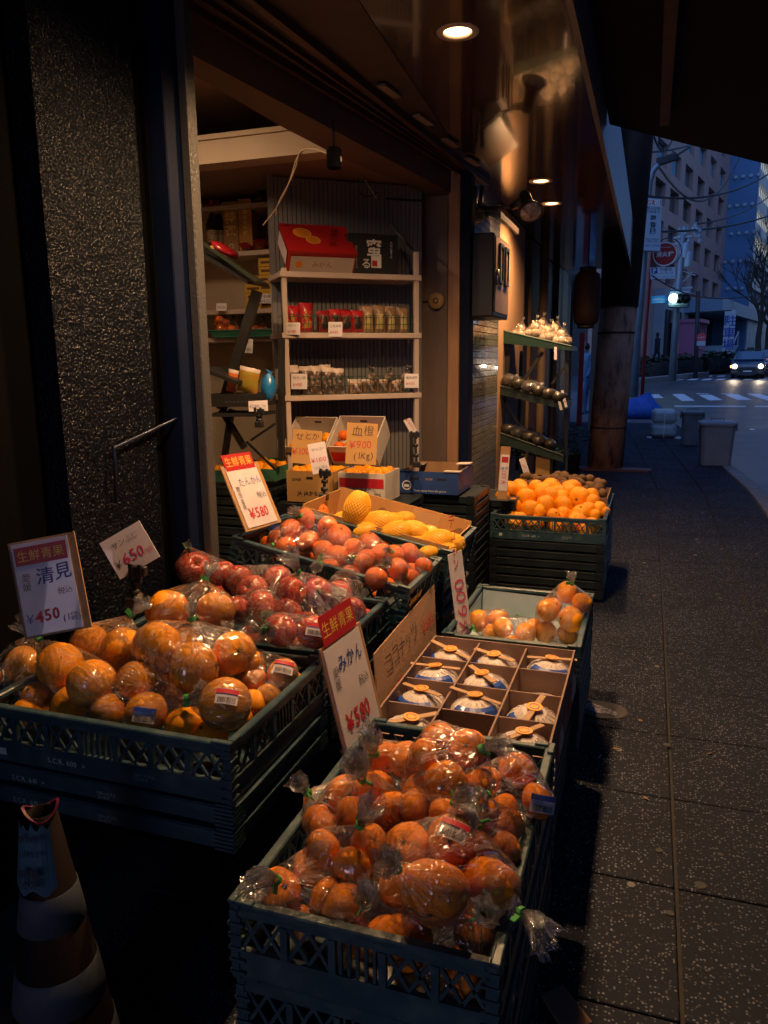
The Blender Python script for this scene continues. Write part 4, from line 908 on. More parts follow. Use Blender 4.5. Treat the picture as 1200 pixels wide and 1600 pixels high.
# ---- mandarins in the front crate
g = 'bags of mandarins in the front crate'
def mf(l, **k): return FW_([(q[0],q[1],q[2]*1.2)+tuple(q[3:]) for q in l], **k)
mik = [
 ('mandarin bag at the near left corner, its mouth over the crate rim', [(452,1400,60,.55),(505,1408,60,.55),(478,1366,54,.56),(470,1438,46,.50)], (432,1375,.62), 4, 1.2, None),
 ('mandarin bag at the near edge of the crate, middle', [(545,1424,64,.54),(612,1412,66,.55),(598,1466,70,.53),(560,1458,50,.49)], (572,1412,.64), 8, .9, None),
 ('mandarin bag at the near right corner with a clear mouth outside the rim', [(662,1462,56,.52),(706,1455,66,.54),(762,1478,62,.53),(738,1506,52,.50)], (752,1432,.63), 12, 1.0, None),
 ('mandarin bag with the biggest fruit in front and a pink glinting mouth', [(645,1322,60,.62),(702,1318,66,.64),(682,1388,92,.63),(762,1376,78,.60),(738,1330,60,.58)], (620,1357,.70), 16, 1.1, (1,(.1,0,.6),1)),
 ('mandarin bag in the left middle with a green tie on top', [(508,1330,54,.60),(547,1352,50,.60),(577,1318,50,.60)], (562,1290,.67), 20, 1.1, None),
 ('small mandarin bag by the left wall of the front crate', [(470,1270,48,.57),(508,1290,48,.58),(530,1250,50,.60)], (480,1238,.66), 24, .9, None),
 ('mandarin bag heaped highest at the back with tightly packed fruit', [(667,1196,46,.68),(692,1166,42,.69),(702,1218,58,.67),(727,1180,48,.69),(732,1216,50,.66),(655,1222,46,.64),(690,1190,50,.65)], (752,1170,.72), 28, 1.1, None),
 ('mandarin bag at the back left beside the price board', [(600,1184,46,.62),(628,1204,50,.63),(608,1226,50,.60),(640,1236,46,.58)], (586,1178,.70), 32, 1.2, None),
 ('mandarin bag at the back right with a crumpled milky mouth', [(802,1216,50,.61),(828,1250,46,.59),(790,1254,48,.58),(772,1226,44,.60)], (760,1242,.66), 36, 1.1, (1,(.3,0,-.1),0)),
 ('mandarin bag in the crate centre, green tie in its middle', [(655,1268,52,.61),(703,1275,52,.63),(738,1272,50,.61),(688,1300,48,.57)], (710,1254,.69), 40, 1.0, None),
 ('mandarin bag along the right wall of the front crate', [(768,1302,50,.60),(802,1330,46,.58),(762,1338,50,.57),(812,1296,44,.57)], (748,1288,.66), 44, 1.1, None),
 ('mandarin bag in the left back half under a crinkled mouth', [(558,1272,50,.61),(596,1262,52,.61),(575,1236,48,.62)], (566,1218,.71), 48, 1.3, None)]
for lab, fl, (kx, ky, kz), sd, fs, st in mik:
    bag('mandarin', lab, mf(fl), W(kx, ky, z=kz), g, seed=sd, frs=fs, lab=st)
bag('mandarin', 'mandarin bag on the right edge, its mouth hanging over the rim', mf([(800,1380,54,.57),(775,1420,56,.56)]), W(815,1425,z=.60), g, seed=51, frs=1.2)
for i, (a, b_, d, z) in enumerate(((640,1300,50,.52),(525,1370,48,.50),(590,1350,50,.50),(430,1410,44,.48),(645,1420,54,.49),(810,1440,46,.49),(540,1300,46,.52),(620,1280,46,.52),(660,1340,50,.53),(780,1460,44,.47),(720,1490,46,.46),(505,1440,44,.47),(600,1300,48,.53),(750,1400,54,.51),(560,1250,44,.52),(770,1270,44,.52),(640,1500,50,.46))):
    p, r = FW_([(a,b_,d,z)])[0]; tag(ob('mandarin', random.choice(FM['mandarin']), None, p, rrot(), (r,r,r)), 'loose mandarin low among the bags in the front crate', 'mandarin', 'loose mandarins in the front crate')
# ---- half empty crate
g = 'orange bags in the half empty crate'
bag('orange', 'upright bag of seven oranges in the half empty crate', FW_([(880,932,36,.55),(862,962,36,.49),(900,966,40,.49),(907,948,32,.53),(857,980,36,.44),(888,985,34,.43),(868,945,30,.52)]), W(893,912,z=.64), g, seed=7, frs=.9)
bag('orange', 'orange bag at the left of the half empty crate', FW_([(752,972,34,.44),(779,968,34,.44),(768,988,32,.41)]), W(738,980,z=.45), g, seed=14, frs=.7)
bag('orange', 'flat orange bag at the near wall of the half empty crate', FW_([(790,985,34,.43),(818,990,32,.42),(833,980,26,.43),(800,1000,30,.40)]), W(808,962,z=.44), g, seed=19, frill=False)
# ---- loose oranges far
pts = [(797,766,30),(822,778,32),(848,767,32),(872,772,30),(800,792,30),(828,796,32),(852,790,34),(880,790,32),(905,778,36),(815,766,26),(838,762,26),(862,762,32),(890,770,30),(845,772,30),(918,797,28),(935,795,26),(925,785,28),(908,803,32),(880,803,24),(785,778,26),(812,760,26),(895,764,30),(790,797,26),(865,805,22),(930,805,20),(860,776,32),(888,764,26),(792,766,24),(925,775,26),(945,800,18),(842,800,26),(878,778,28)]
for (a, b_, d) in pts:
    h = 0.515+0.15*max(0,(803-b_))/45; p = W(a, b_, z=h); r = 0.5*d/F_PX*(p-CP).dot(FW)
    tag(ob('orange', random.choice(FM['orange']), None, p, rrot(1.6), (r,r,r)), 'loose orange in the open heap on the far crate stack', 'orange', 'loose oranges heaped on the far stack')
for i in range(22):
    p = Vector((OX+random.uniform(-.3,.3), 5.20+random.uniform(-.19,.19), random.uniform(.45,.50))); r = .058
    tag(ob('orange', random.choice(FM['orange']), None, p, rrot(1.6), (r,r,r)), 'loose orange in the open heap on the far crate stack', 'orange', 'loose oranges heaped on the far stack')
# kiwis in their own open carton
s = MB()
for (a,b_,c,d) in ((-.35,.35,-.23,-.224),(-.35,.35,.224,.23),(-.35,-.344,-.224,.224),(.344,.35,-.224,.224)): s.box(a,b_,c,d,0,0.155)
s.box(-.344,.344,-.224,.224,0,.006)
k = s.build('kiwi_carton', M_cardd, loc=(OX,5.72,0.445)); tag(k,'open cardboard carton full of brown kiwis behind the loose oranges','carton')
for i in range(70):
    u, v = random.uniform(-.31,.31), random.uniform(-.19,.19); z = 0.445+0.165+0.06*(i/70)+0.03*(1-abs(u)/.31); q = .034
    tag(ob('kiwi', random.choice(FM['kiwi']), None, (OX+u,5.72+v,z), (HP+random.uniform(-.5,.5),random.uniform(-1,1),random.uniform(0,6)), (q,q,q*1.25)), 'brown kiwi in the carton behind the loose oranges', 'kiwi', 'kiwis in the carton')
# ================================================================ COCONUT CARTON
cx0, cx1, cy0, cy1 = -0.735, -0.205, 1.955, 2.735; cz0, cz1 = 0.320, 0.507
t = thing('coconut_carton', 'open cardboard tray with twelve cells of coconuts', 'carton', (0,0,0))
M_cell = mat('grey_cardboard', (0.20,0.125,0.10), 0.85, c2=(0.24,0.15,0.12), nscale=5, bump=0.12, bscale=90)
s = MB(); s.box(cx0,cx1,cy0,cy1,cz0,cz0+.005); s.build('carton_base', M_cell, t)
s = MB(); s.box(cx0,cx1,cy1-.006,cy1,cz0+.005,cz1); s.build('carton_wall', M_cell, t)
s = MB(); s.box(cx0,cx1,cy0,cy0+.006,cz0+.005,cz1-.02); s.build('carton_wall', M_cell, t)
s = MB(); s.box(cx1-.006,cx1,cy0+.006,cy1-.006,cz0+.005,cz1+.004); s.build('carton_wall', M_cell, t)
s = MB(); s.box(cx0,cx0+.006,cy0+.006,cy1-.006,cz0+.005,cz1); s.build('carton_wall', M_cell, t)
for k in range(4): s = MB(); s.box(cx1+.0005,cx1+.002,cy0+.05+k*.17,cy0+.15+k*.17,cz0+.03,cz0+.12); s.build('print_patch', mat('carton_print_red',(0.35,0.02,0.03),0.6), t)
NX, NY = 3, 4; wx = (cx1-cx0)/NX; wy = (cy1-cy0)/NY
for i in (1,2): s = MB(); s.box(cx0+i*wx-.003,cx0+i*wx+.003,cy0+.007,cy1-.007,cz0+.006,cz1-.008); s.build('divider', M_cell, t)
for j in (1,2,3):
    for i in range(3): s = MB(); s.box(cx0+i*wx+.004,cx0+(i+1)*wx-.004,cy0+j*wy-.003,cy0+j*wy+.003,cz0+.006,cz1-.012); s.build('divider', M_cell, t)
# standing flap with the hand written price
fa = W(584,1022,y=1.99); 
FL = [Vector((cx0-.004,1.97,cz1-.03)), Vector((cx0-.004,2.74,cz1-.03))]
f0 = W(590,1118,x=-.75); f1 = W(680,1000,x=-.75); f2 = W(677,913,x=-.79); f3 = W(583,1022,x=-.79)
s = MB(); nrm = (f1-f0).cross(f3-f0).normalized()*.005
s.add([f0,f1,f2,f3]+[p+nrm for p in (f0,f1,f2,f3)], [(3,2,1,0),(4,5,6,7),(0,1,5,4),(1,2,6,5),(2,3,7,6),(3,0,4,7)])
flap = fixn(s.build('flap', M_cardd, t))
ux = ((f1-f0)+(f2-f3)).normalized(); uy = ((f3-f0)+(f2-f1)); uy = (uy-ux*uy.dot(ux)).normalized(); uz = ux.cross(uy)
fc = (f0+f1+f2+f3)/4
def on_plane(s_, m, u, v, parent, w=None, h=None, rot=0.0, **k):
    o = text(s_, m, parent, (0,0,0), w=w, h=h, **k); sc = o.scale.copy(); sg = 1 if uz.dot(CP-fc) > 0 else -1
    p = fc+ux*u+uy*v+uz*(sg*.009); M_ = Matrix(((ux.x,uy.x,uz.x,p.x),(ux.y,uy.y,uz.y,p.y),(ux.z,uy.z,uz.z,p.z),(0,0,0,1)))
    o.matrix_world = M_ @ Matrix.Rotation(rot,4,'Z') @ Matrix.Diagonal((*sc,1)); return o
on_plane('ココナッツ', M_blackink, -.08, .02, t, w=.36, jit=.12, bold=-.012)
on_plane('¥400', M_redink, .23, .0, t, w=.15, jit=.1, bold=-.012)
on_plane('(3コ)', M_blackink, .335, -.02, t, w=.07, jit=.1, bold=-.012)
on_plane('¥330', M_redink, -.22, -.085, t, w=.17, jit=.1, bold=-.012)
on_plane('(1コ)/1', M_blackink, -.02, -.085, t, w=.15, jit=.1, bold=-.012)
# coconuts: white trimmed husk in net film, blue band label, wooden pick with an orange disc
M_coco = mat('trimmed_husk', (0.62,0.55,0.55), 0.5, c2=(0.5,0.44,0.43), nscale=20, bump=0.25, bscale=70, coat=0.3)
M_net = mat('clear_net', (0.75,0.7,0.72), 0.35, coat=0.4)
M_blab = mat('blue_label_print', (0.02,0.07,0.36), 0.4, coat=0.3)
M_olab = mat('orange_label_print', (0.80,0.33,0.02), 0.45)
M_stick = mat('wood_pick', (0.40,0.25,0.14), 0.6, c2=(0.33,0.19,0.1), nscale=30, stretch=(1,6,1))
def coco_meshes():
    s = MB(); prof = [(0,0),(0.055,0.002),(0.075,0.02),(0.082,0.055),(0.078,0.09),(0.06,0.118),(0.03,0.134),(0,0.14)]; s.lathe(prof, 28, fn=lambda p: p*(1+.012*noise.noise(p*30))); husk = s.mesh('husk', M_coco, True)
    s = MB(); n = 18
    P = [(0.0766,0.10),(0.0817,0.085),(0.0835,0.07),(0.0842,0.055),(0.083,0.04),(0.081,0.025)]; P = [(0.0625,0.1185)]+[(0.0800,0.093)]+P[1:]
    for k in range(n):
        for sg in (1,-1):
            pts = [(r*math.cos(sg*(6.283*k/n+i*.17)), r*math.sin(sg*(6.283*k/n+i*.17)), z) for i, (r, z) in enumerate([(0.033,0.1345),(0.0625,0.1185),(0.0800,0.093),(0.0842,0.058),(0.079,0.025)])]
            s.tube(pts, 0.0009, 3, cap=False)
    net = s.mesh('net_wrap', M_net)
    s = MB()
    def patch(a0, a1, zz, m, off, s=s):
        n = 8
        for i in range(n):
            b0, b1 = a0+(a1-a0)*i/n, a0+(a1-a0)*(i+1)/n
            for (r0, z0), (r1, z1) in zip(zz[:-1], zz[1:]):
                s.add([((r0+off)*math.cos(b0),(r0+off)*math.sin(b0),z0),((r0+off)*math.cos(b1),(r0+off)*math.sin(b1),z0),((r1+off)*math.cos(b1),(r1+off)*math.sin(b1),z1),((r1+off)*math.cos(b0),(r1+off)*math.sin(b0),z1)],[(0,1,2,3)],m)
    L1 = [(0.0835,0.06),(0.0800,0.09),(0.0635,0.118)]
    patch(-1.15,1.0,L1,0,.0025); patch(-1.15,1.0,[(0.0635,0.118),(0.052,0.1255)],0,.0026)
    rq = random.Random(4); a_ = -.95
    while a_ < .85:
        w_ = rq.uniform(.04,.11); lo_ = rq.choice(((0.0822,0.073),(0.0812,0.08))); hi_ = rq.choice(((0.0775,0.097),(0.0765,0.099))); patch(a_,a_+w_,[lo_,(0.0800,0.09),hi_],1,.0034); a_ += w_+rq.uniform(.03,.12)
    patch(-.2,.3,[(0.0700,0.109),(0.0635,0.118)],1,.0034)
    lab = s.mesh('band_label', [M_blab, M_whiteink])
    s = MB(); s.box(-0.078,0.078,-0.009,0.009,0,0.003,ch=0.001); st = s.mesh('wood_pick', M_stick)
    s = MB(); s.lathe([(0,0.0),(0.022,0.0),(0.022,0.0022),(0,0.0022)],18); s.lathe([(0.012,0.0023),(0.014,0.0023),(0.014,0.003),(0.012,0.003)],18,1); ds = s.mesh('round_sticker', [M_olab, M_blab])
    return husk, net, lab, st, ds
CM = coco_meshes()
cocos = {(0,3):(-.6,-20),(1,3):(-.5,-25),(2,3):(.1,10),(0,2):(.1,10),(1,2):(.4,-50),(0,1):(-.3,-30),(1,1):(.3,-10),(2,1):(-.3,80),(0,0):(.5,40),(2,0):(.4,60),(2,2):(1.0,None)}
rw = ['nearest row','second row','third row','back row']; cn = ['left','middle','right']
for (i, j), (rz_, st) in cocos.items():
    low = (i,j) == (2,2)
    c = thing('coconut', 'net wrapped white coconut in the %s, %s cell of its carton' % (rw[j], cn[i]), 'coconut', (cx0+(i+.5)*wx, cy0+(j+.5)*wy+.008, cz0+.006), (random.uniform(-.12,.12), random.uniform(-.12,.12), rz_-HP), 'coconuts in the divided carton', (1.13,1.13,0.82 if low else 1.2))
    ob('husk', CM[0], c); ob('net_wrap', CM[1], c); ob('band_label', CM[2], c)
    if st is not None:
        q = R(st)-rz_+HP; ob('wood_pick', CM[3], c, (0,0,0.1415), (random.uniform(-.05,.05), random.uniform(-.16,.16), q)); ob('round_sticker', CM[4], c, (0,0,0.1455), (0,0,q))
# ================================================================ MANGO CARTON in its tilted crate
def mango_meshes():
    s = MB(); rings, n = 16, 24
    prof = [(math.sin(math.pi*i/rings)**0.9, -math.cos(math.pi*i/rings)*1.35) for i in range(rings+1)]
    fn = lambda p: Vector((p.x*(1+.08*p.z), p.y*0.86, p.z)); s.lathe(prof, n, fn=fn); fr = s.mesh('mango_fruit', M_mango, True)
    s = MB(); n = 24; Rr = 23; vs = []; 
    def pt(i, k):
        a = math.pi*(0.1+0.8*i/Rr); r = math.sin(a)**0.9*1.04; b = 2*math.pi*(k+(0.5 if i % 2 else 0))/n; return fn(Vector((r*math.cos(b), r*math.sin(b), -math.cos(a)*1.37)))
    for i in range(Rr):
        for k in range(n):
            s.tube([pt(i,k), pt(i+1, k if i % 2 == 0 else k+1)], 0.024, 4, cap=False); s.tube([pt(i,k), pt(i+1, k-1 if i % 2 == 0 else k)], 0.024, 4, cap=False)
    return fr, s.mesh('foam_net', M_foam)
MM = mango_meshes()
PM = plane_of(C_mango, 0); Mc = C_mango.matrix_world
s = MB(); LX, LY = 0.345, 0.225
for (a,b_,c,d,h) in ((-LX,LX,-LY,-LY+.005,.165),(-LX,LX,LY-.005,LY,.185),(-LX,-LX+.005,-LY+.005,LY-.005,.175),(LX-.005,LX,-LY+.005,LY-.005,.165)): s.box(a,b_,c,d,.012,h)
s.box(-LX+.005,LX-.005,-LY+.005,LY-.005,.010,.014)
M_mcard = mat('orange_brown_cardboard', (0.44,0.24,0.09), 0.8, c2=(0.5,0.28,0.11), nscale=5, bump=0.1, bscale=90)
mc = thing('mango_carton', 'open brown carton of yellow netted mangoes on the tilted crate', 'carton'); mc.matrix_world = Mc
s.build('carton_body', M_mcard, mc); s = MB(); s.box(.05,.19,LY-.0065,LY-.0052,.03,.17); s.build('tape_strip', mat('pale_tape',(0.5,0.33,0.18),0.4), mc)
for x in (-.1,.3):
    s = MB(); s.lathe([(0,0),(.028,0),(.028,.0008),(0,.0008)],20,M=Matrix.Translation((x,LY-.0066,.11))@Matrix.Rotation(HP,4,'X')); s.build('round_print', mat('faded_print',(0.22,0.13,0.07),0.8), mc)
mg = [(557,797,46,.20,0),(590,818,40,.16,.2),(619,832,36,.15,.5),(608,816,30,.15,.4),(642,832,38,.15,-.3),(682,846,38,.15,.3),(700,850,36,.14,-.2),(668,864,22,.13,.6),(690,862,32,.12,.2),(665,838,34,.13,1.2),(540,815,34,.12,.4),(573,830,30,.13,.8),(630,812,26,.13,0),(600,838,30,.12,1.0),(650,852,28,.12,.4)]
MLB = ['','','third from the left in the middle of the heap','at the back beside the tallest one','in the middle of the heap','right of the bare one at the far wall','at the right end by the far wall','just below the bare one','at the near right corner','','at the left end behind the standing one','low at the near left','at the back wall centre','at the near wall left of centre','at the near wall under the bare one']
mlab = ['largest netted mango standing at the left of the carton','netted mango just right of the standing one']
for i, (a, b_, d, h, rz_) in enumerate(mg):
    q, r = FW_([(a,b_,d,h)], pl=(PM[0],PM[1]))[0]; q = q+PM[1]*0.0; r *= (1.0 if i == 0 else 1.1)
    m_ = thing('mango', mlab[i] if i < 2 else 'netted mango '+MLB[i]+' in the carton', 'mango', q, (0,0,0), 'netted mangoes in the carton', (r,r,r))
    m_.rotation_euler = (R(15) if i == 0 else R(80), 0.2, rz_+HP)
    ob('mango_fruit', MM[0], m_); 
    if i != 9: ob('foam_net', MM[1], m_)
    else: m_['label'] = 'bare mango half slipped out of its net mid carton'
# ================================================================ SIGNS, standing or clipped
def board(name, label, c4, t, content, cat='price sign', m=None, th=0.003, backing=None, group=None, push=0.0, flip=0.0):
    """c4: photo corners TL TR BR BL, t: distance along the view; content: (text, u, v, width, ink, rot, kw), u v from the centre in board widths"""
    ts = t if isinstance(t, (list, tuple)) else (t,)*4
    P4 = [CP+ray(*p)*tt for p, tt in zip(c4, ts)]
    if flip:            # board turned away to one side: bottom edge level, leaning back by whatever angle squares it up
        BL_ = P4[3]; BR_ = W(*c4[2], z=BL_.z); X_ = (BR_-BL_).normalized(); N_ = X_.cross(Vector((0,0,1))); best = None
        if N_.dot(CP-BL_) < 0: N_ = -N_
        for dg in range(-10, 60):
            Yv = Vector((0,0,1))*math.cos(R(dg))-N_*math.sin(R(dg)); pn = X_.cross(Yv); tl = WP(*c4[0], BL_, pn); c_ = abs((tl-BL_).normalized().dot(X_))
            if best is None or c_ < best[0]: best = (c_, tl, WP(*c4[1], BL_, pn))
        P4 = [best[1], best[2], BR_, BL_]
    ctr = sum(P4, Vector())/4; X = ((P4[1]-P4[0])+(P4[2]-P4[3]))/2; Y = ((P4[0]-P4[3])+(P4[1]-P4[2]))/2
    w = X.length; x = X.normalized(); Y = Y-x*Y.dot(x); h = Y.length; y = Y.normalized(); z = x.cross(y)
    Mx = Matrix(((x.x,y.x,z.x,ctr.x),(x.y,y.y,z.y,ctr.y),(x.z,y.z,z.z,ctr.z),(0,0,0,1)))
    o = thing(name, label, cat, group=group); o.matrix_world = Mx
    s = MB(); s.box(-w/2,w/2,-h/2,h/2,-th,0); s.build('card', m or M_paper, o, bevel=0.0)
    if backing:
        bw, bh = backing[:2]; s = MB(); s.box(-w/2*bw+w*backing[2],w/2*bw+w*backing[2],-h/2*bh,h/2*bh,-th-.006,-th-.0005); s.build('backing_board', M_card, o)
        s = MB(); s.box(-w/2*bw+w*backing[2]-.002,w/2*bw+w*backing[2]+.002,h/2*bh-.004,h/2*bh+.004,-th-.008,.001); 
    for it in content:
        if it[0] == 'BAN':
            _, u0, u1, v0, v1, mm = it; s = MB(); s.box(w*u0,w*u1,w*v0,w*v1,0.0004,0.0008); s.build('banner', mm, o); continue
        st, u, v, wd, ink, rot = it[:6]; kw = it[6] if len(it) > 6 else {}
        kw = dict(kw); hh = kw.pop('hh', None)
        text(st, ink, o, (w*u, w*v, 0.0014), (0,0,R(rot)), w=w*wd, h=(w*hh if hh else None), **kw)
    return o, w, h
HAND = dict(jit=.13, bold=-.008); HB = dict(jit=.12, bold=.012)
BAN = ('BAN',-.46,.46,.47,.76,M_redban)
def clip(label, a, b_, t, m=None):
    """black sign clip: jaws, post, foot"""
    p, q = CP+ray(*a)*t, CP+ray(*b_)*t; o = thing('sign_clip', label, 'sign clip', p); d = q-p
    s = MB(); s.bar((0,0,0), d, .014, .010); s.build('stem', M_blackp, o, bevel=.002)
    s = MB(); s.box(-.03,.03,-.012,.008,-.012,.018,ch=.003); s.box(-.022,-.010,-.018,-.012,-.02,.026); s.box(.010,.022,-.018,-.012,-.02,.026); s.build('jaw', M_blackp, o)
    s = MB(); s.tube([d*.35+Vector((-.014,0,0)),d*.35+Vector((.014,0,0))],.011,8); s.tube([d*.7+Vector((-.014,0,0)),d*.7+Vector((.014,0,0))],.011,8); s.build('hinge', M_blackp, o, True)
    s = MB(); s.box(-.022,.022,-.014,.014,-.02,.012,ch=.003,M=Matrix.Translation(d)); s.build('foot_clamp', M_blackp, o); return o
board('price_sign', 'white price board with red banner at the far left over big oranges', [(20,848),(103,840),(131,975),(38,1000)], 1.98,
  [('BAN',-.46,.46,.42,.74,M_redban),('生鮮青果',0,.58,.82,M_yelink,0,dict(bold=-.004)),('清見',.16,.2,.62,M_blueink,4,HB),('愛\n媛',-.33,.12,.16,M_blackink,0,HAND),('税込',.30,-.12,.26,M_blackink,0,HAND),('¥',-.38,-.52,.14,M_blueink,0,HAND),('450',-.08,-.5,.44,M_redink,4,dict(jit=.1,bold=.03)),('(1袋)',.34,-.60,.3,M_blueink,0,HAND)], backing=(1.18,1.05,.04))
board('price_sign', 'small tilted white price card above the apple bags', [(160,846),(222,811),(245,872),(183,909)], 2.35,
  [('サンふじ',.0,.24,.62,M_blackink,0,HAND),('650',.02,-.12,.5,M_pinkink,0,dict(jit=.12,bold=.004)),('¥',-.36,-.16,.15,M_blackink,0,HAND),('/1袋',.36,-.2,.22,M_pinkink,0,HAND)])
clip('black clip holding the small tilted card by the apples', (216,893), (208,940), 2.34)
board('price_sign', 'leaning white price board with red banner over the red oranges', [(350,731),(392,727),(440,810),(390,827)], 2.98,
  [('BAN',-.48,.48,.56,.9,M_redban),('生鮮青果',0,.74,.86,M_yelink,0,dict(bold=-.004)),('たんかん',.10,.30,.74,M_blueink,0,HAND),('鹿\n児\n島\n県',-.36,-.02,.13,M_blackink,0,HAND),('税込',.30,-.02,.3,M_blackink,0,HAND),('¥580',.0,-.36,.62,M_redink,0,dict(jit=.1,bold=.012)),('(1袋)',.28,-.74,.34,M_blueink,0,HAND)], backing=(1.22,1.08,.02), flip=1)
board('price_sign', 'large white price board with red banner between apples and mandarins', [(505,1018),(562,978),(592,1120),(543,1172)], 2.0,
  [('BAN',-.46,.46,.66,1.04,M_redban),('生鮮青果',0,.85,.84,M_yelink,0,dict(bold=-.004)),('みかん',.08,.36,.66,M_blueink,0,HB),('愛\n媛',-.34,.22,.15,M_blackink,0,HAND),('税込',.30,.0,.28,M_blackink,0,HAND),('¥580',-.05,-.36,.66,M_redink,0,dict(jit=.12,bold=.02)),('(1袋)',.22,-.78,.44,M_blueink,0,HAND)], backing=(1.14,1.06,0.03), flip=1)
board('price_sign', 'narrow white price card standing beside the half empty crate', [(703,866),(724,858),(733,978),(712,990)], (3.15,3.25,3.25,3.15),
  [('デコポン',.0,1.7,.5,M_redink,0,dict(vert=True,jit=.1)),('¥600',0,-.6,2.0,M_pinkink,90,HAND),('(1袋)',0,-2.1,1.1,M_blackink,90,HAND)])
board('price_sign', 'small card on a clip in front of the lower cartons', [(475,695),(503,691),(520,735),(494,741)], 3.75,
  [('マンゴー',.05,.5,.75,M_blackink,0,HAND),('¥1100',-.02,-.1,.85,M_redink,0,HAND),('(1コ) 税込',.05,-.55,.7,M_blueink,0,HAND)])
clip('black clip stand holding the mango card', (508,740), (506,775), 3.72)
board('price_sign', 'small card on a tall clip above the blue carton', [(631,656),(641,653),(654,676),(644,682)], (4.5,4.6,4.6,4.5),
  [('¥300',0,.2,.8,M_redink,-60,HAND)])
clip('tall black clip holding the small card above the blue carton', (648,680), (651,725), 4.5)
o, w, h = board('price_sign', 'narrow white board with red stamp left of the loose oranges', [(779,709),(793,711),(795,767),(783,767)], 4.95,
  [('BAN',-.4,.4,1.2,1.9,M_redban),('清見',0,.5,.9,M_blueink,0,HAND),('¥100',0,-.6,1.6,M_redink,90,HAND)], backing=(1.15,1.45,0))
board('price_sign', 'dim tilted price card hanging behind the loose oranges', [(808,718),(818,716),(830,738),(822,742)], 6.1, [('¥150',0,0,.8,M_redink,-60,HAND)])
# ================================================================ SHOP INTERIOR
# diagonal ribbed wall behind the white shelf
wR = Vector((-1.451,5.028)); wd = Vector((-math.cos(R(38)),-math.sin(R(38)))); wn2 = Vector((-wd.y, wd.x))
if wn2.dot(-wR) < 0: wn2 = -wn2
M_rib = mat('grey_ribbed_panel', (0.17,0.17,0.18), 0.5, c2=(0.20,0.198,0.208), nscale=4, stretch=(3,3,0.5))
LW = 0.965; top = b1.z-0.0
wall = thing('ribbed_wall', 'grey ribbed wall panel standing behind the white shelf', 'wall')
ang = math.atan2(wd.y, wd.x)
wall.matrix_world = Matrix.Translation((wR.x, wR.y, 0)) @ Matrix.Rotation(ang,4,'Z')
sgn = 1 if (Vector((-math.sin(ang), math.cos(ang))).dot(wn2) > 0) else -1
s = MB(); s.box(0,LW,-0.03*sgn,0,0,top); s.build('backing', mat('dark_gap',(0.03,0.03,0.032),0.7), wall)
nr = 34; me = None
for i in range(nr):
    if me is None: q = MB(); w_ = LW/nr; q.box(0.002,w_-.002,0.0005*sgn,0.010*sgn,0,top-.002,ch=0.002); me = q.mesh('rib', M_rib)
    ob('rib', me, wall, (i*LW/nr,0,0))
s = MB(); s.box(LW,LW+.03,-.03*sgn,.014*sgn,0,top+.01); s.build('edge_trim', M_rib, wall)
s = MB(); s.box(0.0,.25,.011*sgn,.02*sgn,2.55,2.562); s.build('cable_strip', M_blackp, wall)
# white shelf unit, three boards plus top, seen square to the wall
M_shelf = mat('cream_shelf_paint', (0.50,0.41,0.36), 0.4, c2=(0.55,0.45,0.4), nscale=8, stretch=(1,1,1))
sA = W(440,424,y=4.18); sB = W(655,429,y=4.72)
sa = math.atan2(sB.y-sA.y, sB.x-sA.x); SLn = (sB-sA).to_2d().length
shelf = thing('white_shelf', 'tall white metal shelf unit with goods on three boards', 'shelf'); shelf.matrix_world = Matrix.Translation((sA.x, sA.y, 0)) @ Matrix.Rotation(sa,4,'Z')
SM = shelf.matrix_world; SMi = SM.inverted()
def onS(px_, py_, dy=0.0):     # where the sight line crosses the shelf's front plane (moved dy back)
    o = SM @ Vector((0,dy,0)); n = (SM.to_3x3() @ Vector((0,1,0))); p = WP(px_, py_, o, n); return SMi @ p
zs = [onS(547,427).z, onS(550,520).z, onS(552,616).z]
for x in (0, SLn-.03):
    for y in (0.0, 0.30): s = MB(); s.box(x,x+.03,y,y+.03,0,(zs[0]+0.14 if x > 0 else zs[0]+.02),ch=.003); s.build('upright', M_shelf, shelf)
for z in zs+[0.62]: s = MB(); s.box(-.012,SLn+.012,-.012,.33,z-.032,z,ch=.003); s.build('shelf_board', M_shelf, shelf)
s = MB(); s.bar((SLn-.01,.02,zs[0]+.13),(SLn-.09,.25,zs[0]+.33),.012); s.build('bracket', M_chrome, shelf)
def onshelf(name, label, cat, x, y, z, rz_=0.0, group=None, rx=0.0, ry=0.0):
    t = thing(name, label, cat, group=group); t.matrix_world = SM @ Matrix.Translation((x,y,z)) @ Euler((rx,ry,rz_)).to_matrix().to_4x4(); return t
# red gift carton tipped on the top board
M_redbox = mat('red_carton', (0.40,0.012,0.015), 0.38, coat=0.35, c2=(0.34,0.01,0.012), nscale=4)
TL, TR_, BR, BL = [onS(*p) for p in ((420,343),(517,348),(540,412),(452,410))]
bw = 0.40; bd = 0.30; bh = 0.13; 
x0 = onS(449,424).x; rb = onshelf('red_carton', 'red gift carton printed with two orange slices, tipped forward on the shelf top', 'carton', x0, 0.0, zs[0]+.001, 0.0, rx=R(38))
s = MB(); s.box(0,bw,0,bd,0,bh-.02,m=0); s.box(-.004,bw+.004,-.004,bd+.004,bh-.02,bh,m=0); s.build('box_body', M_redbox, rb)
s = MB(); s.box(.01,bw-.01,-.0062,-.0045,-.002,bh-.03); s.build('white_side', M_cardw, rb)
s = MB(); s.box(-.0062,-.0045,.04,bd-.03,.02,bh-.03); s.build('side_label', M_paper, rb)
M_slice = mat('orange_slice_print', (0.80,0.27,0.01), 0.45, coat=0.3); M_rind = mat('slice_rind_print', (0.85,0.62,0.2), 0.45)
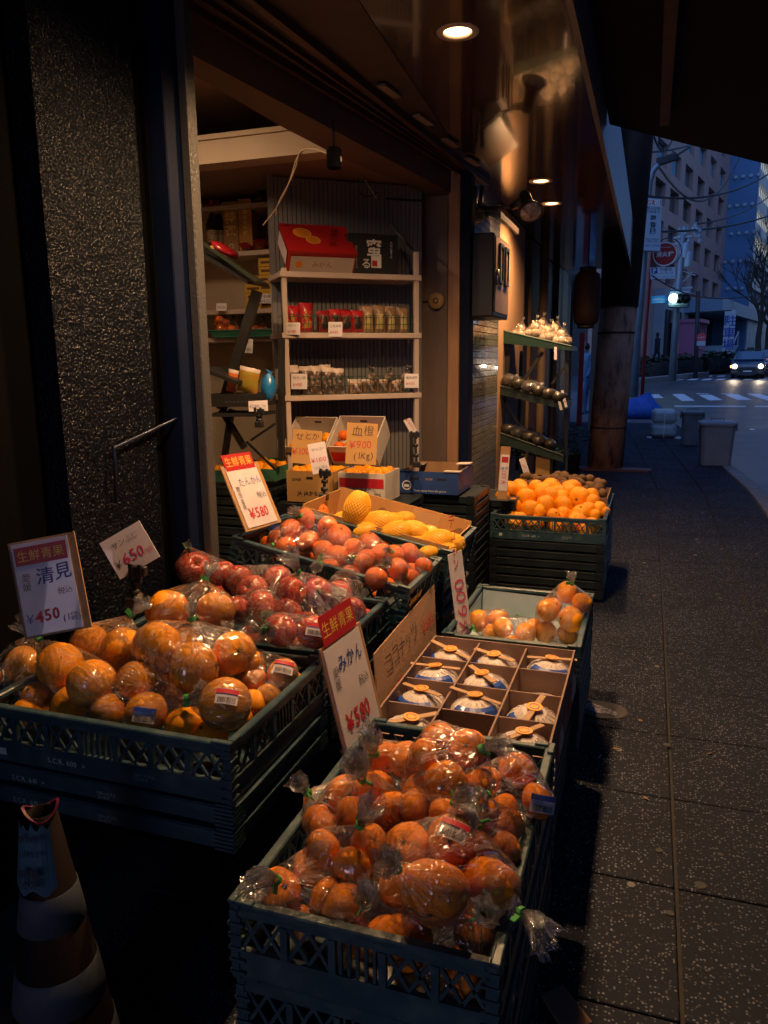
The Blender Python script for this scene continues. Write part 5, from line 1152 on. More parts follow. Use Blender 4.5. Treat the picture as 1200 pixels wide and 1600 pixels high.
for (cx_, cy__, r_) in ((0.115,0.205,.056),(0.165,0.13,.045)):
    s = MB(); s.lathe([(0,0.0006),(r_,0.0006)],28,M=Matrix.Translation((cx_,cy__,bh))); s.lathe([(r_*.88,0.001),(r_*.92,0.001)],28,1,M=Matrix.Translation((cx_,cy__,bh)))
    for k in range(9):
        a = k*6.283/9; s.add([(cx_+.1*r_*math.cos(a),cy__+.1*r_*math.sin(a),bh+.0012),(cx_+.85*r_*math.cos(a-.02),cy__+.85*r_*math.sin(a-.02),bh+.0012),(cx_+.85*r_*math.cos(a+.02),cy__+.85*r_*math.sin(a+.02),bh+.0012)],[(0,1,2)],1)
    s.build('slice_print', [M_slice,M_rind], rb)
text('清見の里', mat('dark_red_print',(0.13,0.008,0.01),0.35), rb, (0.30,0.17,bh+.001), (0,0,-.3), w=.05, vert=True, bold=.01)
text('みかん', M_cardd, rb, (bw/2,-.0068,bh*.4), (HP,0,0), w=.12); s = MB(); s.lathe([(0,0),(.02,0),(.02,.001)],16,M=Matrix.Translation((.06,-.0065,.05))@Matrix.Rotation(HP,4,'X')); s.build('fruit_print', M_slice, rb)
# black carton with white brush lettering
x1 = onS(545,420).x; x2 = onS(624,424).x; zt = onS(585,365).z
bk = onshelf('black_carton', 'black carton with white brush lettering and a red seal', 'carton', x1, 0.02, zs[0]+.001)
wB = x2-x1; hB = zt-zs[0]; s = MB(); s.box(0,wB,0,.22,0,hB); s.build('box_body', mat('black_carton_print',(0.016,0.015,0.016),0.4,coat=.3), bk, bevel=.003)
text('蜜', M_whiteink, bk, (wB*.52,-.0012,hB*.66), (HP,0,0), w=wB*.30, bold=.02); text('る', M_whiteink, bk, (wB*.36,-.0012,hB*.26), (HP,0,0), w=wB*.16, bold=.02)
s = MB(); s.box(wB*.46,wB*.66,-.0008,0,hB*.16,hB*.46); s.build('white_block', M_whiteink, bk); s = MB(); s.box(wB*.48,wB*.58,-.0016,-.0009,hB*.2,hB*.34); s.build('red_seal', M_redink, bk)
text('大切に育てた', M_whiteink, bk, (wB*.86,-.0012,hB*.62), (HP,0,0), h=hB*.42, vert=True); text('選び抜かれたひとつぶ', M_whiteink, bk, (wB*.17,-.0012,hB*.42), (HP,0,0), h=hB*.55, vert=True)
# wire baskets, packets
M_gw = mat('green_wire', (0.02,0.07,0.05), 0.4)
def basket(label, xa, xb, z, h=.105, dep=.2):
    t = onshelf('wire_basket', label, 'basket', xa, 0.01, z); L = xb-xa; n = max(3, int(L/.026)); s = MB()
    for zz in (.004, h*.5, h-.012): s.tube([(0,0,zz),(L,0,zz)],.0018,5); 
    s.tube([(0,dep,h),(L,dep,h)],.0018,5); s.tube([(0,0,.004),(0,dep,.004)],.0018,5); s.tube([(L,0,.004),(L,dep,.004)],.0018,5); s.tube([(0,0,h-.012),(0,dep,h)],.0018,5); s.tube([(L,0,h-.012),(L,dep,h)],.0018,5)
    s.build('rail', M_gw, t); q = MB()
    w_ = L/n
    q.tube([(0,0,.004),(0,0,h-.012)]+[(w_/2-w_/2*math.cos(a),0,h-.012+.014*math.sin(a)) for a in (.5,1.0,1.57,2.1,2.6)]+[(w_,0,h-.012)],.0016,5); me = q.mesh('hoop', M_gw)
    for i in range(n): ob('hoop', me, t, (i*w_,0,0))
    return t
def packet_mesh(name, w_, h_, d_, mats, seed, window=True, cap=None):
    s = MB(); n = 7; off = Vector((seed,0,0))
    def pt(u, v, sg): k = (1-abs(2*u-1)**3)*(1-abs(2*v-1)**4); return (w_*(u-.5)*(1-.08*math.sin(3.14*v)), sg*d_/2*k+ .006*noise.noise(Vector((u*5,v*6,sg*2))+off)*k, h_*v+.003*noise.noise(Vector((u*6,v*3,1))+off))
    for sg in (-1, 1):
        b = len(s.v)
        for j in range(n+1):
            for i in range(n+1): s.v.append(pt(i/n, j/n, sg))
        for j in range(n):
            for i in range(n):
                f = (b+j*(n+1)+i, b+j*(n+1)+i+1, b+(j+1)*(n+1)+i+1, b+(j+1)*(n+1)+i); s.f.append(f if sg < 0 else f[::-1])
                mi = 0
                if window and 1 <= i < n-1 and 1 <= j < n-2: mi = 1
                if j == n-1: mi = 2
                s.mi.append(mi)
    return s.mesh(name, mats, True)
Pred = mat('red_packet', (0.42,0.012,0.02), 0.3, coat=.5, rnd=.5); Pblk = mat('dark_packet', (0.03,0.012,0.012), 0.3, coat=.5, c2=(0.25,0.1,0.03), nscale=40, mixlo=.5, mixhi=.55); Pyel = mat('yellow_green_packet',(0.45,0.42,0.12),0.35,coat=.4,c2=(0.55,0.35,0.2),nscale=30)
Pbei = mat('nutty_packet',(0.42,0.27,0.17),0.35,coat=.5,c2=(0.3,0.17,0.09),nscale=70,rnd=.4); Pgold = mat('gold_figures_packet',(0.55,0.30,0.05),0.3,c2=(0.5,0.02,0.02),nscale=45,mixlo=.48,mixhi=.52); Pwh = mat('white_packet_top',(0.6,0.5,0.45),0.4,coat=.4)
Pdk = mat('dried_fruit_bits',(0.10,0.06,0.05),0.4,c2=(0.4,0.32,0.28),nscale=55,mixlo=.5,mixhi=.6,coat=.5,rnd=.5)
PK = {'red': packet_mesh('packet', .075,.115,.035,[Pred,Pgold,Pred],1), 'dark': packet_mesh('packet', .066,.095,.035,[Pred,Pblk,Pred],2), 'nut': packet_mesh('packet', .062,.115,.04,[Pbei,Pyel,Pbei],3), 'clear': packet_mesh('packet', .066,.12,.04,[Pdk,Pdk,Pwh],4), 'biscuit': packet_mesh('packet', .075,.06,.05,[Pbei,Pdk,Pwh],5)}
def putpack(kind, label, x, z, n, step, group, dy=.035, rows_=2, j=.004):
    for i in range(n):
        for r_ in range(rows_):
            t = onshelf('snack_packet', label+', '+('front' if r_ == 0 else 'rear')+' row '+('first','second','third','fourth','fifth')[i]+' from left', 'packet', x+i*step+random.uniform(-j,j), dy+r_*.05, z+.002, random.uniform(-.12,.12), group, rx=random.uniform(-.05,.05)); ob('packet', PK[kind], t, (0,0,0), (0,0,0), (1.12,1.1,random.uniform(1.28,1.5)))
z1, z2 = zs[1], zs[2]
basket('left green wire basket on the middle shelf board', .02, SLn*.55, z1); basket('right green wire basket on the middle shelf board', SLn*.57, SLn-.02, z1)
basket('left green wire basket on the lower shelf board', .02, SLn*.5, z2); basket('right green wire basket on the lower shelf board', SLn*.53, SLn-.02, z2)
putpack('red','red packet, middle board',.065,z1,2,.085,'red packets on the middle board')
putpack('dark','dark red topped packet, middle board',.255,z1,4,.072,'dark packets on the middle board')
putpack('nut','pale yellow packet, middle board',SLn*.62,z1,4,.078,'pale packets on the middle board')
putpack('clear','clear topped dark packet, lower board',.06,z2,5,.07,'clear packets on the lower board')
putpack('biscuit','small clear biscuit packet, lower board',SLn*.53,z2,4,.085,'biscuit packets on the lower board')
for i in range(3):
    t = onshelf('gathered_bag', ('small gathered clear bag of sweets left of the pair','taller gathered clear bag of sweets in the middle','gathered clear bag beside the last price card')[i], 'bag', SLn*(.66+.13*i), .06, z2+.06)
    s = MB(); s.lathe([(0,0),(.04,.01),(.045,.035),(.02,.06),(.006,.066)],14,fn=lambda p: p*(1+.15*noise.noise(p*60+Vector((i,0,0))))); s.build('filled_pouch', Pdk, t, True); o = ob('bag_mouth', FR[i], t, (0,0,.064), (0,0,i), (.7,.7,.7))
PRN = [('黒糖クルミ','¥380',445+2,504,469,523,'price card clipped at the left of the middle board'),('三色果実','¥480',513,503,535,526,'price card below the dark packets on the middle board'),('桃色小箱','¥480',455,584,480,608,'pinkish price card at the left of the lower board'),('薫製果実','¥400',632,584,654,606,'price card at the right end of the lower board')]
def pcard(lines, c4, t, label, m=None): 
    return board('price_card', label, c4, t, lines, cat='price card', th=.0015, m=m)
for a, b_, x0_, y0_, x1_, y1_, lab in PRN:
    p = SM @ onS((x0_+x1_)/2, (y0_+y1_)/2, -.02); tt = (p-CP).dot(FW)
    pcard([(a,0,.22,.8,M_blackink,0,HAND),(b_,-.1,-.2,.6,M_redink,0,HAND)], [(x0_,y0_),(x1_,y0_),(x1_,y1_),(x0_,y1_)], tt, lab)
# round wooden disc on the taupe panel
p = W(682,470,y=5.13); t = thing('wooden_disc', 'round pale wooden disc hanging on the taupe wall panel', 'disc', p)
s = MB(); s.lathe([(0,-.02),(.046,-.02),(.052,-.014),(.052,.012),(0,.012)],26,M=Matrix.Rotation(HP,4,'X')); s.build('disc', mat('disc_wood',(0.5,0.33,0.14),.5), t, True)
s = MB(); s.lathe([(.012,.0125),(.02,.0125),(.02,.02),(.012,.02)],14,M=Matrix.Rotation(HP,4,'X')); s.tube([(-.05,.01,0),(-.10,.02,0)],.004); s.build('hub', M_steel, t)

# ---- cartons of citrus under the shelf
def carton(label, px0, px1, pyt, pyb, yy, dep, m, name='citrus_carton', flaps=False, tilt=0.0, rz_=0.0, th=.005, hole=True):
    a = W(px0,pyb,y=yy); b_ = W(px1,pyb,y=yy); h = W(px0,pyt,y=yy).z-a.z; w = b_.x-a.x
    t = thing(name, label, 'carton', (a.x, yy, a.z), (tilt,0,rz_))
    for nm, bx_ in (('front_panel',(0,w,0,th,0,h)),('back_panel',(0,w,dep-th,dep,0,h)),('side_panel',(0,th,th,dep-th,0,h)),('side_panel',(w-th,w,th,dep-th,0,h)),('bottom_panel',(th,w-th,th,dep-th,0,th))): s = MB(); s.box(*bx_); s.build(nm, m, t)
    if hole: s = MB(); s.box(w*.43,w*.57,-.0008,-.0001,h*.74,h*.82); s.build('hand_hole', M_black, t)
    return t, w, h
M_jabox = mat('brown_carton', (0.42,0.23,0.07), 0.75, c2=(0.46,0.26,0.09), nscale=4)
c1, w, h = carton('front brown carton of yellow citrus marked JA, left of the red carton', 449,521,735,783,3.95,.26,M_jabox)
text('JA JAからつ', M_blackink, c1, (w*.5,-.0012,h*.28), (HP,0,0), w=w*.55, bold=.02); text('温州果', M_blackink, c1, (w*.22,-.0012,h*.72), (HP,0,0), w=w*.2)
fill = []
def heap(kind, label, group, t_, w, dep, h, nx, ny, r, top=.02):
    M_ = t_.matrix_basis
    for i in range(nx):
        for j in range(ny):
            p = M_ @ Vector((r+.01+(w-2*r-.02)*i/max(1,nx-1)+random.uniform(-.006,.006), r+.01+(dep-2*r-.02)*j/max(1,ny-1), h-r*.75+top*random.random()))
            tag(ob(kind, random.choice(FM[kind]), None, p, rrot(), (r*random.uniform(.9,1.05),)*3), label, kind.replace('_',' ').split()[-1], group)
heap('orange','yellow citrus in the front brown carton','citrus in the front brown carton',c1,w,.26,h,5,3,.034)
c2_, w, h = carton('front white carton with a red printed band, full of oranges', 529,602,738,783,3.95,.26,M_cardw)
s = MB(); s.box(.008,w-.008,-.0015,0,h*.5,h*.82); s.build('red_band', M_redink, c2_); s = MB(); s.box(.008,w-.008,-.0015,0,h*.06,h*.13); s.build('red_band', M_redink, c2_)
s = MB(); s.lathe([(.014,0),(.018,0),(.018,.001),(.014,.001)],16,M=Matrix.Translation((w*.16,-.002,h*.3))@Matrix.Rotation(HP,4,'X')); s.build('stamp_ring', M_redink, c2_)
text('ロ', M_blackink, c2_, (w*.38,-.0014,h*.29), (HP,0,0), h=h*.17); text('秀', M_blueink, c2_, (w*.53,-.0014,h*.30), (HP,0,0), h=h*.24, bold=.02); text('L', M_blackink, c2_, (w*.66,-.0014,h*.29), (HP,0,0), h=h*.17); text('5kg', M_blackink, c2_, (w*.84,-.0014,h*.29), (HP,0,0), h=h*.14); text('愛媛県産みかん', M_blackink, c2_, (w*.5,-.0014,h*.45), (HP,0,0), w=w*.6)
heap('orange','orange in the front white carton with the red band','oranges in the white carton',c2_,w,.26,h,5,3,.034)
for (px0,px1,pyt,pyb,lab,mm,kind,il,gr,nx) in ((456,521,672,722,'rear white lined carton of yellow citrus tipped toward the street',M_cardw,'orange','yellow citrus in the rear carton','citrus in the rear left carton',3),(525,596,674,722,'rear carton of dark red citrus beside the big cardboard price sign',M_cardw,'red_orange','dark red citrus in the rear carton','dark citrus in the rear right carton',4)):
    a = W(px0,pyb,y=4.28); b_ = W(px1,pyb,y=4.28); w = b_.x-a.x; h = .15; dep = .27
    t = thing('citrus_carton', lab, 'carton', (a.x,4.24,a.z-.01), (R(38),0,0))
    for nm, bx_ in (('front_panel',(0,w,0,.005,0,h)),('back_panel',(0,w,dep-.005,dep,0,h)),('side_panel',(0,.005,.005,dep-.005,0,h)),('side_panel',(w-.005,w,.005,dep-.005,0,h)),('bottom_panel',(.005,w-.005,.005,dep-.005,0,.005))): s = MB(); s.box(*bx_); s.build(nm, mm, t)
    s = MB(); s.box(w*.42,w*.58,dep-.006,dep-.0052,h*.7,h*.8); s.build('hand_hole', M_black, t)
    s = MB(); s.box(.01,w-.01,-.0012,0,h*.2,h*.7); s.build('print_band', M_redink if nx == 4 else M_blueink, t)
    heap(kind, il, gr, t, w, dep*.7, h*.75, nx, 2, .036)
board('cardboard_sign', 'brown cardboard price sign せとか standing on the left carton', [(458,671),(502,673),(501,728),(455,722)], 4.02, [('せとか',.0,.38,.8,M_blackink,3,HAND),('¥1000',-.1,-.15,.8,M_redink,5,HAND)], m=M_jabox, th=.004)
board('cardboard_sign', 'brown cardboard price sign for blood oranges, ¥900', [(542,660),(590,662),(588,727),(540,724)], 4.05, [('血橙',.02,.42,.72,M_blackink,2,HAND),('¥900',-.05,-.03,.72,M_redink,3,HAND),('(1Kg)',.08,-.42,.62,M_blackink,3,HAND)], m=M_jabox, th=.004)
# crates carrying the cartons
for (x, lab) in ((-1.81,'left'),(-1.50,'right')):
    fstack('dark crate under the %s citrus cartons' % lab, 'crates under the citrus cartons', x if lab=='left' else -1.44, 4.16, W(450,783,y=3.95).z, .36, .48, i0=0)
# blue carton, open top with folded flaps
M_blue = mat('blue_carton', (0.02,0.06,0.24), 0.5, c2=(0.016,0.05,0.2), nscale=4)
a = W(625,770,y=4.5); b_ = W(716,771,y=4.5); w = b_.x-a.x; h = W(625,736,y=4.5).z-a.z
t = thing('blue_carton', 'empty blue carton with torn brown flaps beside the timber post', 'carton', (a.x,4.5,a.z+.002)); dep = .40
for nm, bx_ in (('front_panel',(0,w,0,.005,0,h)),('back_panel',(0,w,dep-.005,dep,0,h)),('side_panel',(0,.005,.005,dep-.005,0,h)),('side_panel',(w-.005,w,.005,dep-.005,0,h)),('bottom_panel',(.005,w-.005,.005,dep-.005,0,.005))): s = MB(); s.box(*bx_); s.build(nm, M_blue, t)
for nm,bx_ in (('lining',(.006,w-.006,dep-.008,dep-.0055,.01,h+.012)),('lining',(.0055,.008,.01,dep-.01,.01,h+.004)),('lining',(w-.008,w-.0055,.01,dep-.01,.01,h+.004))): s = MB(); s.box(*bx_); s.build(nm, M_card, t)
for (x0_,x1_,y0_,y1_) in ((-.01,.07,-.01,.06),(w-.08,w+.01,.28,.38),(-.01,.06,.3,.4),(w-.09,w+.015,-.01,.05)): s = MB(); s.box(x0_,x1_,y0_,y1_,h+.001,h+.004,M=Matrix.Rotation(random.uniform(-.05,.05),4,'Y')); s.build('corner_flap', M_blue if x0_ < 0 and y0_ < .2 else M_cardw, t)
s = MB(); s.lathe([(.024,0),(.03,0),(.03,.0012),(.024,.0012)],22,M=Matrix.Translation((w*.12,-.001,h*.36))@Matrix.Rotation(HP,4,'X')); s.box(w*.075,w*.165,-.0016,-.0002,h*.28,h*.40); s.build('round_logo', M_whiteink, t)
text('fresh citrus from the grove', M_whiteink, t, (w*.52,-.0012,h*.12), (HP,0,0), w=w*.55); 
for x in (.25,.72): s = MB(); s.box(w*x-.03,w*x+.03,-.0012,0,h*.62,h*.72); s.build('hand_hole', M_black, t)
text('OTH', M_card, t, (w*.5,-.0012,h*.66), (HP,0,0), w=w*.12, bold=.03)

# ---- left side: pale shelf with bottles and boxes, deep in the shop
BY = 4.75
def bpos(px_, py_, dy=0): return W(px_, py_, y=BY+dy)
rsx0, rsx1 = bpos(318,400).x, bpos(434,400).x
ls = thing('back_shelf', 'pale shelf with bottles and boxes deep in the shop', 'shelf')
lz = [bpos(380,318).z, bpos(380,392).z, bpos(380,483).z, bpos(380,527).z]
for z in lz: s = MB(); s.box(rsx0-.3,rsx1,BY,BY+.3,z-.03,z,ch=.002); s.build('shelf_board', M_shelf, ls)
for x in (rsx1-.02,): s = MB(); s.box(x+.021,x+.045,BY-.005,BY+.3,0,lz[0]+.02); s.build('upright', M_shelf, ls)
s = MB(); s.box(rsx0-.3,rsx1,BY+.301,BY+.32,.1,lz[0]+.12); s.build('back_panel', M_cream, ls)
s = MB(); s.box(rsx0-.3,rsx1,BY+.32,BY+.34,lz[0]+.10,lz[0]+.34); 
M_bot = mat('dark_bottle_glass', (0.03,0.008,0.006), 0.08, spec=.8)
for i, (px_, lab) in enumerate(((334,'dark bottle with a red cap behind the steel post'),(344,'second dark bottle beside the brown gift box'))):
    p = bpos(px_,392,.06+.05*i); t = thing('bottle', lab, 'bottle', p)
    s = MB(); s.lathe([(0,0),(.04,0),(.042,.01),(.042,.17),(.034,.2),(.015,.24),(.014,.30),(0,.30)],18); s.build('glass', M_bot, t, True); s = MB(); s.lathe([(.015,.285),(.017,.287),(.017,.325),(0,.327)],14); s.build('cap', M_redink, t); s = MB(); s.lathe([(.0425,.05),(.0428,.05),(.0428,.13),(.0425,.13)],18); s.build('bottle_label', mat('ivory_label',(0.5,0.42,0.3),.5,c2=(.3,.2,.1),nscale=60,mixlo=.5,mixhi=.6), t)
for px0, px1, pyt, lab, st, c_ in ((347,369,312,'tall brown gift box beside the bottles','特選',(0.30,0.17,0.08)),(371,391,309,'tall golden gift box with gilt characters','純米大吟醸',(0.40,0.20,0.04))):
    a = bpos(px0,392); b_ = bpos(px1,392); hh = bpos(px0,pyt).z-a.z; w = b_.x-a.x
    t = thing('gift_box', lab, 'box', (a.x,BY+.03,lz[1]+.001), (0,0,R(6))); s = MB(); s.box(0,w,0,w,0,hh,ch=.002); s.build('box_body', mat(lab.replace(' ','_')[:20]+'_card', c_, .4, coat=.3, c2=(c_[0]*1.25,c_[1]*1.2,c_[2]*1.1), nscale=8), t)
    text(st, mat('gilt_ink',(0.8,0.6,0.2),.3,metal=.6), t, (w*.5,-.0012,hh*.55), (HP,0,0), h=hh*.5, vert=True, bold=.02)
    s = MB(); s.lathe([(.012,0),(.016,0),(.016,.001)],14,M=Matrix.Translation((w*.5,-.001,hh*.12))@Matrix.Rotation(HP,4,'X')); s.build('seal_print', M_whiteink if st=='特選' else MATS['gilt_ink'], t)
p = bpos(410,391,.08); t = thing('packet_pile', 'dark and maroon foil packets slumped at the end of the upper board', 'packets', p)
for i in range(4): o = ob('packet', PK[('dark','red','dark','clear')[i]], t, (-.08+.05*i,.02*i,.012*i), (R(75),0,R(30*i)), (1.3,1.3,1.3))
p = bpos(408,316,.05); t = thing('carved_ornament', 'small dark carved ornament on the highest shelf', 'ornament', p)
s = MB(); s.lathe([(0,0),(.04,0),(.045,.02),(.03,.05),(.02,.06)],12,fn=lambda p: p*(1+.2*noise.noise(p*30))); s.lathe([(0.01,.055),(.024,.07),(.022,.09),(0,.10)],10); s.tube([(.0,0,.09),(.03,0,.12),(.02,0,.13)],.007,6); s.build('figure', mat('dark_bronze',(0.05,0.035,0.02),.4,metal=.5), t, True)
# yellow boxes in two stacks
Mye = mat('yellow_box_card', (0.62,0.36,0.04), 0.4, coat=.3, c2=(0.66,0.42,0.06), nscale=6); Mbr = mat('brown_box_print', (0.13,0.05,0.02), .5)
q0 = MB(); bwid = bpos(433,470).x-bpos(403,470).x; q0.box(0,bwid,0,.16,0,.052,ch=.001); q0.box(bwid*.12,bwid*.75,-.0008,0,.018,.034,m=1); q0.box(bwid*.8,bwid*.9,-.0008,0,.014,.04,m=1); BOXM = q0.mesh('small_yellow_box', [Mye,Mbr])
for col, (px_, n_) in enumerate(((380,4),(404,6))):
    a = bpos(px_,483)
    for k in range(n_):
        lab = 'yellow sweet box, %s of the %s stack on the back shelf' % (('bottom','second','third','fourth','fifth','top')[k], ('left','right')[col])
        tag(ob('small_yellow_box', BOXM, None, (a.x+random.uniform(-.004,.004),BY+.02+.02*(1-col),lz[2]+.001+k*.054), (0,0,random.uniform(-.03,.03))), lab, 'box', 'yellow boxes on the back shelf')
pc = lambda lab, c4, ln, t: pcard(ln, c4, t, lab)
pc('price card under the yellow boxes', [(402,459),(425,459),(425,474),(402,474)], [('生姜糖',0,.15,.8,M_blackink,0,HAND),('¥450',0,-.17,.7,M_blueink,0,HAND)], (bpos(413,466,-.02)-CP).dot(FW))
pc('price card at the left end of the back shelf', [(338,474),(354,474),(354,486),(338,486)], [('¥500',0,0,.8,M_blueink,0,HAND)], (bpos(345,480,-.03)-CP).dot(FW))
# small bags of orange-brown sweets on a green tray
gt = thing('green_tray', 'green plastic tray of bagged sweet potatoes on the back shelf', 'tray', (bpos(338,527).x,BY-.04,lz[3]+.001))
tw = bpos(430,527).x-bpos(338,527).x; s = MB()
s.box(0,tw,0,.3,0,.006); s.add([(0,0,.006),(tw,0,.006),(tw+.02,-.02,.045),(-.02,-.02,.045)],[(0,1,2,3)]); s.add([(tw,0,.006),(tw,.3,.006),(tw+.03,.3,.06),(tw+.02,-.02,.045)],[(0,1,2,3)]); s.tube([(-.02,-.02,.045),(tw+.02,-.02,.045),(tw+.03,.3,.06)],.005,6)
s.build('tray_body', mat('green_tray_plastic',(0.05,0.20,0.15),.4), gt)
for i, (px_, py_) in enumerate(((348,518),(366,520),(398,520),(411,523),(347,505))):
    p = bpos(px_,py_,.05); lab = ['leftmost small bag on the green tray','second small bag on the green tray','third small bag, right of the dark rack post','rightmost small bag on the green tray','small bag lying on top of the leftmost bags'][i]
    c = [(p+Vector((.03*math.cos(a),.03*math.sin(a),.02*(k%2))), .032) for k, a in enumerate((0,1.6,3.1,4.7))]
    bag('red_orange', lab, c, p+Vector((0,0,.09)), 'small bags on the green tray', name='small_fruit_bag', frs=.6, tie=False, seed=60+i)
pc('price card hanging under the green tray', [(376,529),(395,530),(395,552),(376,551)], [('特価',-.1,.3,.5,M_blueink,0,HAND),('(1袋)',.1,-.3,.6,M_blueink,0,HAND)], (bpos(385,540,-.12)-CP).dot(FW))
# ---- black slanted display rack in the left of the opening
rk = thing('slanted_rack', 'black slanted display rack at the left of the shop opening', 'rack'); RY = 3.9
def rp(px_, py_, dy=0.0): return W(px_, py_, y=RY+dy)
s = MB(); s.bar(rp(402,455),rp(346,640),.055,.03,up=(0,1,0)); s.build('leg', M_black, rk)
s = MB(); s.bar(rp(346,640),rp(382,700),.03,.03,up=(0,1,0)); s.build('leg', M_black, rk)
s = MB(); s.bar(rp(350,720),rp(362,640),.03,.03,up=(0,1,0)); s.bar(rp(440,530,.1),rp(440,720,.1),.03,.03,up=(0,1,0)); s.build('leg', M_black, rk)
s = MB(); s.bar(rp(318,392),rp(404,444),.24,.02,up=(0,0,1)); s.build('upper_tray', M_black, rk)
s = MB(); a, b_ = rp(318,380,-.12), rp(404,440,-.12); s.bar(a,b_,.012,.05,up=(0,1,0)); s.build('tray_edge', mat('green_tray_edge',(0.025,0.04,0.022),.5), rk)
s = MB(); s.bar(rp(330,575),rp(388,597),.26,.02); s.bar(rp(340,624),rp(414,624),.26,.07); s.bar(rp(346,646),rp(414,646),.26,.02); s.build('lower_tray', M_black, rk)
s = MB(); s.bar(rp(392,688),rp(430,662),.012,.012); s.bar(rp(385,690),rp(432,735),.012,.012); s.build('brace', M_black, rk)
for k in range(6): s = MB(); s.bar(rp(352+6*k,628,-.155),rp(356+6*k,628,-.155),.004,.003); s.build('slot', M_chrome, rk)
p = rp(352,392,-.02); t = thing('red_bag', 'red printed bag on the upper tray of the slanted rack', 'bag', p); s = MB()
s.lathe([(0,-.02),(.06,-.015),(.08,0),(.07,.02),(.03,.03),(0,.033)],16,fn=lambda p: Vector((p.x*(1+.1*noise.noise(p*12)),p.y,p.z+p.x*-.55))); s.build('bag_body', Pred, t, True); text('果', M_yelink, t, (-.02,-.11,.0), (1.2,0,0), w=.03)
for px_, py_, m_, lab, sc_ in ((363,596,mat('orange_pack',(0.65,0.16,0.03),.35,coat=.5),'orange foil pack on the lower rack tray',(.5,.5,.9)),(388,597,mat('green_yellow_pack',(0.30,0.27,0.03),.35,coat=.6,c2=(0.45,0.2,0.03),nscale=25),'clear pack of yellow green sweets on the lower rack tray',(1,.7,1))):
    p = rp(px_,py_,-.05); t = thing('sweet_pack', lab, 'pack', p, (0,R(12),0)); q = packet_mesh('pack_body', .13,.14,.06,[m_,m_,Pwh],9+px_,False); ob('pack_body', q, t, (0,0,-.06), (0,0,0), sc_)
p = rp(420,604,.05); t = thing('blue_plastic_bag', 'bright blue plastic bag hanging at the end of the lower tray', 'bag', p); s = MB()
s.lathe([(0,-.09),(.02,-.085),(.04,-.04),(.045,0),(.035,.04),(.015,.065),(.01,.075),(.02,.085)],18,fn=lambda p: p*(1+.22*noise.noise(p*25))+Vector((p.z*.1,0,0))); s.build('bag_body', mat('blue_bag_film',(0.02,0.20,0.55),.3,coat=.5,bump=.5,bscale=30), t, True)
pc('price card on a clip at the lower tray', [(388,627),(419,625),(418,642),(389,643)], [('¥2100',-.2,0,.5,M_blueink,0,HAND),('/kg',.28,0,.22,M_blueink,0,HAND)], (rp(405,635,-.2)-CP).dot(FW))
clip('black clip under the lower tray card', (405,644), (405,662), (rp(405,650,-.2)-CP).dot(FW))
# yellow citrus in green trays low on the left
for i, (px0,px1,py0,lab) in enumerate(((396,429,735,'green rimmed tray of yellow citrus low beside the shelf'),(352,370,738,'green rimmed tray of yellow citrus behind the leaning price board'))):
    a = W(px0,py0,y=4.0); b_ = W(px1,py0,y=4.0); w = b_.x-a.x
    t = thing('citrus_tray', lab, 'tray', (a.x-.12,4.0,a.z-.06)); w += .12; s = MB(); s.box(0,w,0,.3,0,.006); s.box(0,w,0,.006,.006,.07); s.box(0,.006,.006,.3,.006,.08); s.box(w-.006,w,.006,.3,.006,.08); s.box(0,w,.3,.306,.0,.1); s.build('tray_body', mat('green_rim',(0.04,0.14,0.09),.4), t)
    heap('orange','yellow citrus in a low green rimmed tray','citrus in the low trays',t,w,.28,.085,3 if i == 0 else 2,2,.05)
fstack('black crate under the low citrus trays','black crates under the low citrus trays', -2.35, 4.16, W(400,752,y=4.0).z-.03, .62, .42)
s = MB(); s.box(-3.0,-2.02,4.62,4.66,.02,.62); tag(s.build('grey_partition', mat('grey_partition_paint',(0.22,0.2,0.19),.6)), 'low grey partition seen under the slanted rack', 'partition')
# ================================================================ BEYOND THE JAMB: tiled wall, doors, second rack
FXW = -1.18
def fx(px_, py_, x=FXW): return W(px_, py_, x=x)
ty0, ty1 = JB.y+.02, fx(781,600,-1.16).y
M_tile = mat('grey_glazed_tile', (0.16,0.16,0.15), 0.2, c2=(0.21,0.21,0.19), nscale=2, coat=.4, rnd=.25)
tw_ = thing('tiled_wall', 'narrow wall of small glazed grey tiles beside the steel jamb', 'wall')
ty0 = 5.24; ty1 = 6.30
s = MB(); s.box(-1.30,-1.172,ty0,ty1,0,3.0); s.build('grout', mat('tile_grout',(0.05,0.05,0.05),.8), tw_)
q = MB(); q.box(0,.006,.003,.097,.002,.043,ch=.0015); tme = q.mesh('tile', M_tile)
k = 0; bulk = MB(); ny_ = int((ty1-ty0)/.1)
for iz in range(60):
    z = .02+iz*.0455
    for iy in range(ny_):
        if .82 < z < 2.0 and k < 290: ob('tile', tme, tw_, (-1.1715, ty0+.01+iy*.1, z)); k += 1
        else: bulk.box(-1.1715,-1.1655,ty0+.013+iy*.1,ty0+.107+iy*.1,z+.002,z+.043)
o = bulk.build('tiles', M_tile, tw_); o['kind'] = 'stuff'
M_orw = mat('warm_cream_wall', (0.50,0.30,0.17), 0.6, c2=(0.46,0.27,0.15), nscale=2, stretch=(1,1,.4))
def fwall(name, px0, px1, m, label, cat, x=-1.25, z1=2.74, dep=.12, hole=None):
    y0 = W(px0,500,x=x).y; y1 = W(px1,500,x=x).y; s = MB(); s.box(x-dep,x,y0,y1-.004,0,z1); return tag(s.build(name,m),label,cat)
fwall('wall_panel', 762, 818, M_orw, 'cream wall panel lit orange behind the second rack', 'wall', -1.17)
fwall('dark_door', 819, 829, M_black, 'narrow black gap beyond the lit cream panel', 'door', -1.22)
